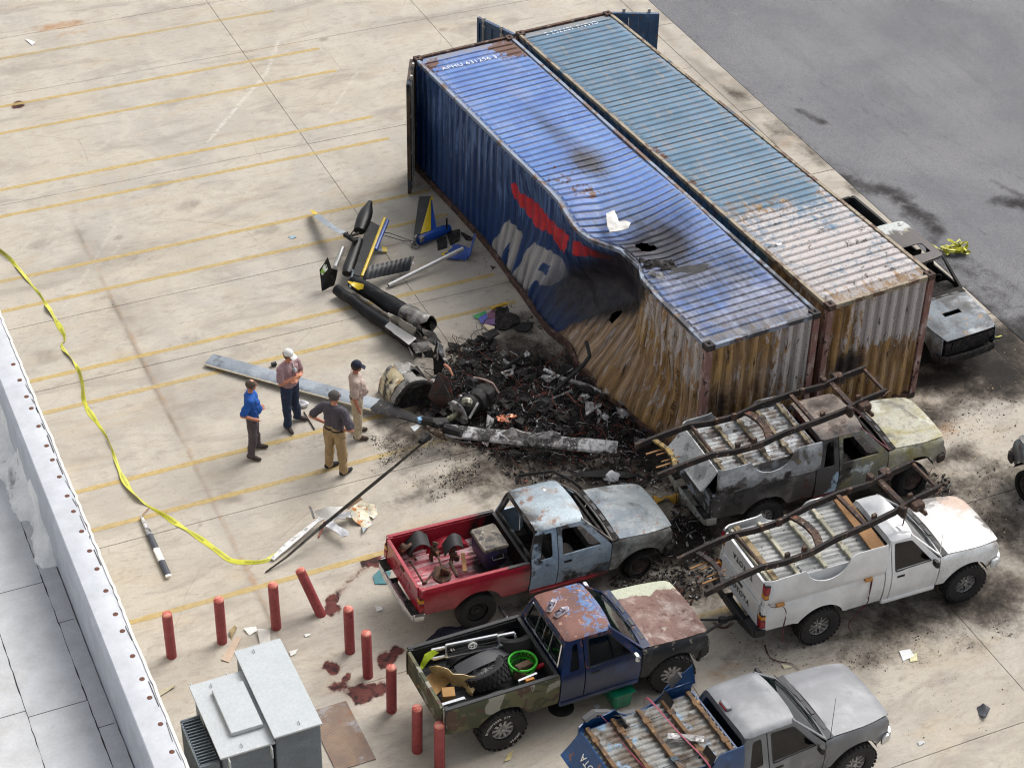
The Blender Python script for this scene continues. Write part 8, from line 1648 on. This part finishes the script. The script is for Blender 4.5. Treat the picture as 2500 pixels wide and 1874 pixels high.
# ---- cargo in the camouflage bed
Z9 = lambda x, y, z=0.0: G(950 + x / 2.765, 1380 + y / 2.765, z)
BY = radians(25.93); BZ = Matrix.Rotation(BY, 3, 'Z')
ty = root_at('off_road_tyre', Z9(650, 770, .80), 'spare tyre with alloy rim lying in the camouflage bed', 'wheel')
w_ = wheel(ty, 0, 1e-4, .12, .36, .24, 'alloy_rim', .20, 'spoke', lugs=26); w_.matrix_local = Matrix.Translation((0, 0, .14)) @ Matrix.Rotation(radians(72), 4, 'X') @ Matrix.Rotation(.4, 4, 'Z')
ty2 = root_at('bald_tyre', Z9(850, 560, .78), 'worn bald tyre leaning at the front of the camouflage bed', 'tyre')
mb = MB(); mb.lathe([(.20, -.1), (.28, -.12), (.34, -.1), (.35, 0), (.34, .1), (.28, .12), (.20, .1)], 30, Matrix.Translation((0, 0, .22)) @ Matrix.Rotation(BY, 4, 'Z') @ Matrix.Rotation(radians(70), 4, 'X')); mb.build('casing', 'tyre_rubber', ty2)
gr = root_at('chrome_grille', Z9(560, 590, .95), 'chrome truck grille with round emblem lying in the camouflage bed', 'grille')
a, b = Z9(290, 640, 1.05), Z9(855, 525, 1.08); x, y, z = frame_of(a, b); yy = (y * .35 + Vector((0, 0, 1)) * .8).normalized(); gp = lambda s, t: a.lerp(b, s) + yy * t
for (s0, s1, h0, h1) in ((.0, .17, .02, .17), (.17, .80, .0, .20), (.80, 1.0, .02, .18)):
    for (p, q) in (((s0, h0), (s1, h0)), ((s0, h1), (s1, h1)), ((s0, h0), (s0, h1)), ((s1, h0), (s1, h1))):
        mb = MB(); mb.bar(gp(*p), gp(*q), .045, .05, up=z, bev=.01); part(mb, 'chrome_bar', 'chrome', gr)
for t in (.05, .1, .15):
    mb = MB(); mb.bar(gp(.19, t), gp(.78, t), .02, .02, up=z); part(mb, 'slat', 'black_trim', gr)
mb = MB(); c = gp(.485, .10) + z * .03; nrm = x.cross(yy).normalized()
for (ra, rb) in ((.07, .05), (.03, .048), (.055, .02)):
    mb.tube([c + x * (ra * cos(t)) + yy * (rb * sin(t) + (.012 if ra == .055 else 0)) - nrm * -.03 for t in np.linspace(0, 2 * pi, 20)], .007, 5, cap=False)
part(mb, 'emblem', 'plate_white', gr)
me = text_mesh('V6', .07, .006); Mv = Matrix.Translation(gp(.25, .09) + z * .03) @ Matrix((x, yy, x.cross(yy))).transposed().to_4x4() @ Matrix.Rotation(pi, 4, 'Z'); me.transform(gr.matrix_basis.inverted() @ Mv); link('badge_lettering', me, 'plate_white', gr)
mb = MB(); FP = [(270, 680), (330, 650), (390, 660), (440, 720), (540, 770), (660, 740), (745, 715), (700, 745), (610, 790), (575, 840), (555, 895), (480, 850), (360, 790), (280, 720)]
plate(mb, [Z9(px, py, .98 + .14 * sin(k * .45)) for k, (px, py) in enumerate(FP)], .012, .06, .02, 3); one('tan_fender', mb, plain('tan_paint', '#b59f74', .35, bump=.03), 'loose tan truck fender lying over the tyre in the camouflage bed', 'fender')
bk_ = root_at('green_basket', Z9(900, 720, .80), 'bright green plastic basket holding wood blocks in the camouflage bed', 'basket'); GR = plain('neon_green', '#2fae1e', .4, bump=.03)
for h, r in ((0, .17), (.12, .2), (.24, .225)):
    mb = MB(); mb.tube([(cos(t) * r, sin(t) * r, h + .01) for t in np.linspace(0, 2 * pi, 30)], .012 if h < .2 else .02, 6, cap=False); mb.build('hoop', GR, bk_)
mb = MB()
for k in range(22):
    for s in (1, -1):
        t = 2 * pi * k / 22; mb.tube([(cos(t) * .17, sin(t) * .17, .01), (cos(t + s * .28) * .225, sin(t + s * .28) * .225, .25)], .005, 4)
mb.build('lattice', GR, bk_)['kind'] = 'stuff'
for i, (px, py, z, s, rz, lb) in enumerate(((905, 680, 1.02, (.3, .12, .1), .3, 'dark wooden block lying across the green basket'), (880, 735, .92, (.2, .13, .13), -.4, 'square wooden block low in the green basket'), (1010, 640, .88, (.55, .12, .1), -.9, 'long wooden block between basket and cab'))):
    mb = MB(); mb.box(Z9(px, py, z), s, Matrix.Rotation(BY + rz, 3, 'Z') @ Matrix.Rotation(.2, 3, 'Y'), bev=.01); one('wood_block', mb, wear('grey_wood_%d' % i, '#5a4634', [('#3c2e24', dict(scale=5, lo=.5, hi=.6, stretch=(1, 6, 6)))], .85), lb, 'wood block')
mb = MB(); mb.lathe([(0, 0), (.035, 0), (.035, .12), (.02, .15), (.012, .2)], 12, Matrix.Translation(Z9(1000, 690, .92)) @ Matrix.Rotation(.8, 4, 'Y') @ Matrix.Rotation(pi / 2, 4, 'X')); one('red_bottle', mb, plain('red_plastic', '#b5182c', .35), 'small red bottle beside the green basket', 'bottle')
for i, (px, py, s, rz, lb) in enumerate(((310, 790, (.5, .34, .02), .5, 'flattened cardboard sheet by the camouflage tailgate'), (400, 870, (.2, .18, .16), -.3, 'small cardboard carton by the camouflage tailgate'))):
    mb = MB(); mb.box(Z9(px, py, .86 + s[2] / 2), s, Matrix.Rotation(BY + rz, 3, 'Z') @ Matrix.Rotation(.15, 3, 'X'), bev=.004); one('cardboard_box', mb, 'cardboard' if 'cardboard' in MATS else plain('cardboard', '#9a7648', .85), lb, 'cardboard')
mb = MB(); plate(mb, [Z9(205, 690, 1.0), Z9(240, 600, 1.22), Z9(290, 565, 1.24), Z9(335, 590, 1.2), Z9(270, 640, 1.12), Z9(225, 700, .98)], .006, .04, .05, 6); one('safety_vest', mb, plain('hi_vis', '#b4cc2a', .7, bump=.3), 'lime green cloth draped over the end of the chrome grille', 'cloth')
mb = MB(); mb.bar(Z9(870, 790, 1.0), Z9(1000, 735, 1.0), .05, .09, bev=.01); o = one('indicator_trim', mb, 'chrome', 'chrome lamp trim lying at the near wall of the camouflage bed', 'trim')
q = MB(); q.box(Z9(950, 765, 1.045) - o.location + Vector((0, -.02, 0)), (.14, .05, .05), Matrix.Rotation(BY, 3, 'Z')); q.build('amber_lens', 'lamp_amber', o)
mb = MB(); mb.bar(Z9(350, 945, 1.08), Z9(515, 895, 1.08), .07, .05, bev=.015); one('chrome_trim', mb, 'chrome', 'chrome trim bar on the rear corner of the camouflage bed', 'trim')
mb = MB(); V = [Z9(460 + 360 * i / 14, 720 - 170 * (i / 14) ** .8, .98 + .12 * sin(i / 14 * pi)) + BZ @ Vector((0, (j - 1.5) * .09, 0)) for i in range(15) for j in range(4)]; mb.solid(V, [(i * 4 + j, (i + 1) * 4 + j, (i + 1) * 4 + j + 1, i * 4 + j + 1) for i in range(14) for j in range(3)], .01); one('perforated_guard', mb, 'grey_trim', 'curved dark ribbed guard between grille and spare tyre', 'guard')
# shoes on the roof
def shoe(p, yaw, lb):
    r = root_at('sneaker', p, lb, 'shoe', rz=yaw); mb = MB(); n = 14
    out = [(x, .045 * (1 - .25 * cos(x * 14)) * (1 if x > -.1 else .8)) for x in np.linspace(-.14, .145, n)]
    w = lambda t: .040 + .010 * sin(t * pi) - (.02 * max(0, t - .85) / .15); V = []
    for i in range(n + 1):
        t = i / n; x = -.145 + .29 * t; V += [Vector((x, -w(t), 0)), Vector((x, w(t), 0)), Vector((x, w(t), .028)), Vector((x, -w(t), .028))]
    F = [(i * 4 + j, i * 4 + (j + 1) % 4, i * 4 + 4 + (j + 1) % 4, i * 4 + 4 + j) for i in range(n) for j in range(4)] + [(3, 2, 1, 0), tuple(n * 4 + k for k in range(4))]
    mb.add(V, F); mb.build('sole', plain('shoe_sole', '#c2bfc2', .6), r)
    mb = MB(); V = []; hz = lambda t: .105 - .03 * sin(t * 3) if t < .45 else .10 - .055 * (t - .45) / .55
    for i in range(n + 1):
        t = i / n; x = -.14 + .275 * t; ww = w(t) * .92; h = hz(t)
        V += [Vector((x, -ww, .026)), Vector((x, -ww * .9, h * .7)), Vector((x, -ww * .45, h)), Vector((x, ww * .45, h)), Vector((x, ww * .9, h * .7)), Vector((x, ww, .026))]
    F = [(i * 6 + j, i * 6 + j + 1, i * 6 + 7 + j, i * 6 + 6 + j) for i in range(n) for j in range(5) if not (j == 2 and i < 5)] + [(5, 4, 3, 2, 1, 0), tuple(n * 6 + k for k in range(6))]
    mb.add(V, F); up = mb.build('upper', plain('shoe_upper', '#8d8796', .8, bump=.3), r)
    for k in range(3):
        for s in (1, -1): q = MB(); q.bar((-.02 + k * .03, s * .045, .03), (-.045 + k * .03, s * .036, .085), .004, .012, up=(1, 0, 0)); q.build('stripe', 'grey_trim', up)
    for k in range(4): q = MB(); q.bar((.0 + k * .025, -.025, .096 - k * .012), (.005 + k * .025, .025, .096 - k * .012), .006, .006); q.build('lace', 'plate_white', up)
_rf = lambda x, y: blue.matrix_basis @ Vector((x, y, 1.69 - .01 + .028 * (1 - (y / .6) ** 2) + .008))
shoe(_rf(-1.80, .18), BY + .75, 'grey sneaker on the rusty roof, the one further from the rear window'); shoe(_rf(-1.72, -.02), BY + .35, 'grey sneaker on the rusty roof, the one nearer the door')
# ---- tow bar and things under the trucks
mb = MB(); mb.tube([G(1715, 1548, .5), G(1770, 1515, .55)], .025, 8); mb.tube([G(1690, 1512, .55), G(1752, 1512, .56)], .022, 8); mb.box(G(1765, 1512, .56), (.16, .1, .1), bev=.02); mb.bar(G(1765, 1512, .56), G(1800, 1505, .52), .06, .06); one('tow_bar', mb, 'black_trim', 'black tow bar between the blue truck nose and the white truck hitch', 'tow bar')
mb = MB()
for k in range(16):
    t = k / 15; c = G(1744 + 44 * t, 1520 + 12 * sin(t * pi), .5 - .38 * sin(t * pi)); M = Matrix.Rotation(k * pi / 2, 3, 'X')
    mb.tube([c + M @ Vector((cos(a) * .03, sin(a) * .018, 0)) for a in np.linspace(0, 2 * pi, 9)], .006, 4, cap=False)
one('safety_chain', mb, 'rusty_iron', 'rusty safety chain hanging from the tow bar', 'chain')['kind'] = 'stuff'
tb = root_at('green_tote', Z9(1560, 905), 'translucent green plastic tote under the blue truck door', 'tote', rz=BY)
GT = NM('green_plastic'); n = GT.noise(4); GT.out(GT.mix(GT.rng(n, .3, .7), lin('#0c5c46'), lin('#117a58')), .25, 0, None, spec=.6)
mb = MB(); mb.box((-.05, .08, .17), (.32, .55, .32), bev=.04, taper=(1.12, 1.08)); mb.build('tub', MATS['green_plastic'], tb); mb = MB(); mb.box((-.05, .08, .345), (.40, .63, .03), bev=.012); mb.build('lid', MATS['green_plastic'], tb)
mb = MB(); mb.lathe([(0, .012), (.2, .015), (.215, .005), (.215, 0)], 26, Matrix.Translation(Z9(1160, 955)) @ Matrix.Rotation(pi / 2, 4, 'X') @ Matrix.Scale(1, 4)); one('black_disc', mb, 'rubber_flap', 'round black rubber lid on the ground under the blue truck sill', 'lid')
mb = MB(); plate(mb, [G(1040, 1562, .05), G(1075, 1530, .1), G(1120, 1525, .12), G(1155, 1528, .06), G(1130, 1550, .08), G(1060, 1580, .03)], .02, .05, .08, 5); one('dark_cloth', mb, plain('navy_cloth', '#1c1a2c', .9, bump=.4), 'crumpled dark navy cloth on the ground behind the camouflage bed', 'cloth')
mb = MB(); mb.bar(G(1218, 1483, .25), G(1238, 1512, .3), .04, .12, bev=.01); one('loose_chrome_strip', mb, 'chrome', 'bent chrome strip behind the front of the black bed liner', 'trim')
# hanging nose piece of blue truck
mb = MB(); mb.tube([G(1697, 1585, .5), G(1706, 1600, .42), G(1703, 1612, .35)], [.05, .06, .03], 8); one('hanging_bumper_end', mb, 'black_trim', 'bent bumper end hanging at the nose of the blue truck', 'bumper')
# ---- straps, planks and stickers on the white and silver trucks
ZW = lambda x, y, z=0.0: G(1500 + x / 2.212, 900 + y / 2.212, z)
plain('strap_maroon', '#4d1c26', .7); plain('strap_red', '#7a2f42', .7)
WM = white.matrix_basis; wl = lambda x, y, z: WM @ Vector((x, y, z))
mb = MB(); mb.bar(wl(-1.86, -.72, 1.66), wl(-1.80, .72, 1.66), .26, .035); one('wood_plank', mb, 'wood', 'wide wooden plank across the front of the white upside down bed', 'plank')
mb = MB(); mb.bar(wl(-3.8, -.70, 1.64), wl(-3.8, .70, 1.64), .10, .04); one('wood_plank', mb, wear('pale_wood', '#8f7d5c', [('#6a5a42', dict(scale=5, lo=.5, hi=.6))], .8), 'weathered plank across the tail of the white upside down bed', 'plank')
for (x, lb) in ((-3.72, 'small wooden block under the strap at the tail of the white bed'), (-2.05, 'small wooden block wedged between the two white beds near the cab')):
    mb = MB(); mb.box(wl(x, -.80, 1.155), (.14, .07, .05), Matrix.Rotation(radians(23.3), 3, 'Z'), bev=.005); one('wood_block', mb, plain('fresh_wood', '#b5834a', .8) if 'fresh_wood' not in MATS else 'fresh_wood', lb, 'wood block')
for i, (pts, lb) in enumerate((([wl(-3.98, -.62, 1.4), wl(-3.9, -.80, 1.16), wl(-3.7, -.815, 1.12), wl(-3.6, -.825, .95), wl(-3.62, -.83, .6), wl(-3.6, -.84, .3)], 'maroon strap hanging down the near rear side of the white truck'), ([wl(-4.03, -.66, 1.13), wl(-4.05, -.68, .9), wl(-4.03, -.70, .7)], 'maroon strap looped over the white tailgate corner'), ([wl(-1.98, -.80, 1.16), wl(-1.99, -.81, .9), wl(-2.0, -.815, .72), wl(-2.02, -.82, .6), wl(-2.3, -.8, .25), wl(-2.25, -.9, .03)], 'maroon strap hanging beside the white cab'), ([G(1867, 1575, .02), G(1880, 1605, .02), G(1905, 1615, .02), G(1930, 1618, .02), G(1952, 1632, .02)], 'loose maroon strap lying on the ground behind the silver truck'), ([wl(-1.2, -.34, 1.98), wl(-1.25, -.4, 1.75), wl(-1.3, -.3, 1.72)], 'maroon strap tied round the front of the dark frame'))):
    me = ribbon(pts, .045, 0, i * 3, 0, .06); me.name = 'strap'; tag(link('ratchet_strap', me, 'strap_maroon'), lb, 'strap')
st = MB(); st.lathe([(0, .002), (.09, .002), (.09, 0)], 24, Matrix.Diagonal((1, 1, .5, 1))); st.xf(Matrix.Translation((-3.72, -BEDW - .006, 2.275 - .83)) @ Matrix.Rotation(pi, 4, 'Z')); o = st.build('sticker', plain('sticker_orange', '#c9381c', .4), white, None)
SM = silver.matrix_basis; sl = lambda x, y, z: SM @ Vector((x, y, z))
for i, (a, b, lb) in enumerate(((sl(-3.72, .80, 1.62), sl(-3.62, -.80, 1.62), 'red strap across the tail end of the blue bed'), (sl(-2.9, .80, 1.62), sl(-2.75, -.80, 1.62), 'red strap across the middle of the blue bed'))):
    me = ribbon([a + Vector((0, 0, -.4)), a, a.lerp(b, .5), b, b + Vector((0, 0, -.4))], .055, .02, i * 3 + 1, 0, .12); tag(link('ratchet_strap', me, 'strap_red'), lb, 'strap')
mb = MB(); mb.bar(sl(-3.0, .0, 1.63), sl(-2.55, -.3, 1.64), .12, .02); one('metal_offcut', mb, 'ash_metal', 'short grey metal strip lying on the bottom of the blue bed', 'strip')
mb = MB(); plate(mb, [sl(-2.6, .80, 1.7), sl(-2.3, .78, 1.9), sl(-2.15, .76, 2.05), sl(-2.1, .72, 1.7), sl(-2.5, .74, 1.58)], .02, .07, .02, 4); one('torn_bedside', mb, bluebed, 'bent up blue bedside corner next to the silver cab', 'panel')
mb = MB(); mb.tube([sl(-4.0, .78, 1.68), sl(-3.8, .82, 1.72), sl(-3.55, .83, 1.6), sl(-3.3, .84, 1.42), sl(-2.9, .83, 1.36), sl(-2.6, .82, 1.5), sl(-2.45, .8, 1.8), sl(-2.35, .78, 1.92)], .07, 6, flat=.5); one('arch_liner', mb, 'grey_trim', 'curved dark wheel arch liner along the far side of the blue bed', 'liner')
# ---- litter with shapes of its own
LIT = [('paper_sheet', [(2195, 1588), (2222, 1583), (2232, 1600), (2205, 1612)], '#d8d9da', 'white paper sheet on the concrete in front of the silver truck', 'paper', .004), ('paper_sheet', [(2220, 1598), (2238, 1592), (2240, 1612), (2222, 1614)], '#c9c49a', 'pale yellow paper overlapping the white sheet', 'paper', .004), ('paper_sheet', [(1002, 1042), (1018, 1035), (1027, 1040), (1012, 1052)], '#cfd4da', 'small white card beside the rotor hub', 'paper', .004),
       ('white_scrap', [(595, 1535), (625, 1525), (628, 1540), (608, 1548)], '#cfcfca', 'white torn scrap near the foot of a red bollard', 'scrap', .02), ('white_scrap', [(628, 1540), (660, 1530), (660, 1575), (635, 1570)], '#c9c6be', 'folded white board behind the transformer lid', 'scrap', .05), ('floor_strip', [(540, 1610), (575, 1552), (590, 1555), (560, 1615)], '#b5a08c', 'speckled flooring strip by a red bollard', 'strip', .01), ('bark_piece', [(560, 1545), (572, 1520), (578, 1535), (565, 1555)], '#8a7a55', 'curled tan splinter leaning on a red bollard', 'splinter', .05),
       ('white_scrap', [(706, 1590), (728, 1582), (722, 1595), (710, 1600)], '#c4c4c0', 'pointed white scrap between transformer and bollards', 'scrap', .01), ('white_scrap', [(743, 1548), (758, 1544), (757, 1550), (745, 1553)], '#c9c9c6', 'small white strip between transformer and leaning bollard', 'scrap', .01), ('board_scrap', [(385, 1690), (420, 1668), (430, 1675), (388, 1697)], '#a49c84', 'greenish splintered board at the foot of the parapet', 'board', .03), ('grey_scrap', [(2385, 1725), (2400, 1718), (2418, 1728), (2405, 1750), (2390, 1745)], '#3e4046', 'dark crumpled plastic piece alone on the concrete', 'scrap', .06), ('white_scrap', [(915, 1480), (930, 1478), (935, 1488), (920, 1490)], '#d2d2ce', 'white scrap beside the chrome bumper', 'scrap', .02), ('foam_piece', [(1232, 1860), (1240, 1835), (1253, 1832), (1246, 1850)], '#c0b27e', 'cream foam wedge by the off road tyre', 'foam', .03), ('white_scrap', [(62, 97), (75, 97), (87, 105), (78, 109)], '#dcdcda', 'lone white sliver on the far concrete', 'scrap', .02), ('white_scrap', [(1450, 1872 - 150), (1460, 1716), (1466, 1724), (1455, 1728)], '#b9c2c6', 'pale plastic shard beside the green tote', 'scrap', .01), ('white_scrap', [(1908, 1622), (1925, 1620), (1935, 1628), (1915, 1630)], '#c4bca0', 'pale shard lying on the loose maroon strap', 'scrap', .02), ('white_scrap', [(2240, 1810), (2255, 1806), (2258, 1812), (2244, 1818)], '#b4b6b8', 'small glass shard near the silver truck bumper', 'scrap', .01), ('white_scrap', [(1712, 1590), (1722, 1585), (1728, 1600), (1720, 1605)], '#b9b9b4', 'whitish shard in front of the blue truck', 'scrap', .02),
       ('yellow_bracket', [(1594, 1216), (1615, 1209), (1655, 1211), (1655, 1224), (1625, 1220), (1600, 1226)], '#9c7616', 'burnt yellow bracket in front of the burnt hood', 'bracket', .08), ('black_scrap', [(1198, 650), (1205, 648), (1210, 652), (1202, 655)], '#17171a', 'small black triangle near the blue container foot', 'scrap', .03), ('blue_scrap', [(705, 577), (720, 573), (724, 579), (710, 583)], '#8fa4b0', 'pale blue scrap on the concrete beyond the tail rotor', 'scrap', .01)]
for i, (nm, pts, c, lb, cat, h) in enumerate(LIT):
    mb = MB(); plate(mb, [G(px, py, .012 + h * (k % 2)) for k, (px, py) in enumerate(pts)], .006 if h < .04 else .015, .05, h * .5, 8, i); one(nm, mb, plain('litter_%d' % i, c, .7), lb, cat)
# white tatters
for (px, py, s, lb) in ((1493, 1168, .17, 'crumpled white rag beside the burnt hood'), (735, 990, .14, 'white plastic bag beside the man with folded arms')):
    mb = MB(); mb.grid(lambda a, b: G(px, py, .0) + Vector((cos(2 * pi * a) * s * cos(pi / 2 * b), sin(2 * pi * a) * s * .7 * cos(pi / 2 * b), s * .9 * sin(pi / 2 * b))), 18, 6); crumple(mb, .06, 9, px); 
    for v in mb.v: v.z = max(v.z, .004)
    one('white_rag', mb, plain('rag_white', '#d9dade', .8) if 'rag_white' not in MATS else 'rag_white', lb, 'rag')
mb = MB(); mb.tube([G(742, 1005, .02), G(768, 1048, .02)], .012, 6); one('thin_rod', mb, 'soot_metal', 'thin dark rod sticking out of the white plastic bag', 'rod')
mb = MB(); mb.cyl(G(663, 890, .05), G(674, 887, .05), .045, n=12); one('black_cylinder', mb, 'black_trim', 'small black cylinder behind the man in the white cap', 'cylinder')
# things on the container roofs
mb = MB(); plate(mb, [G(1480, 520, 2.9), G(1500, 512, 2.95), G(1510, 535, 2.92), G(1540, 545, 2.93), G(1535, 560, 2.88), G(1490, 567, 2.87), G(1482, 545, 2.88)], .02, .05, .05, 5); one('white_panel_scrap', mb, 'heli_white', 'torn white panel lying on the blue container roof', 'panel')
mb = MB(); plate(mb, [G(1560, 628, 2.80), G(1640, 632, 2.86), G(1655, 655, 2.84), G(1620, 680, 2.78), G(1575, 670, 2.74)], .03, .06, .09, 5); one('charred_sheet', mb, 'charred', 'charred crumpled sheet in the dented blue container roof', 'sheet')
mb = MB(); plate(mb, [G(1640, 652, 2.84), G(1730, 645, 2.88), G(1715, 672, 2.86), G(1630, 685, 2.80)], .02, .07, .02); one('burnt_mat', mb, 'rubber_flap', 'flat black burnt mat on the blue container roof', 'mat')
for i, (px, py) in enumerate(((1580, 665), (1610, 650), (1570, 640), (1600, 672))):
    mb = MB(); plate(mb, [G(px, py, 2.86), G(px + 16, py - 6, 2.9), G(px + 24, py + 6, 2.88), G(px + 8, py + 10, 2.83)], .01, .04, .05, 8, i); one('roof_debris', mb, ['ash_metal', 'charred', 'soot_metal', 'pale_ash'][i], ['grey', 'black', 'dark metal', 'pale'][i] + ' fragment beside the charred sheet on the container roof', 'scrap')
mb = MB(); plate(mb, [G(1895, 594, 2.9), G(1908, 592, 2.9), G(1910, 597, 2.9), G(1897, 599, 2.9)], .008, .05, .01); one('white_scrap', mb, 'heli_white', 'white scrap on the burnt end of the teal container roof', 'scrap')
# torn hole patch in the struck side: dark jagged opening sheet set on the dent
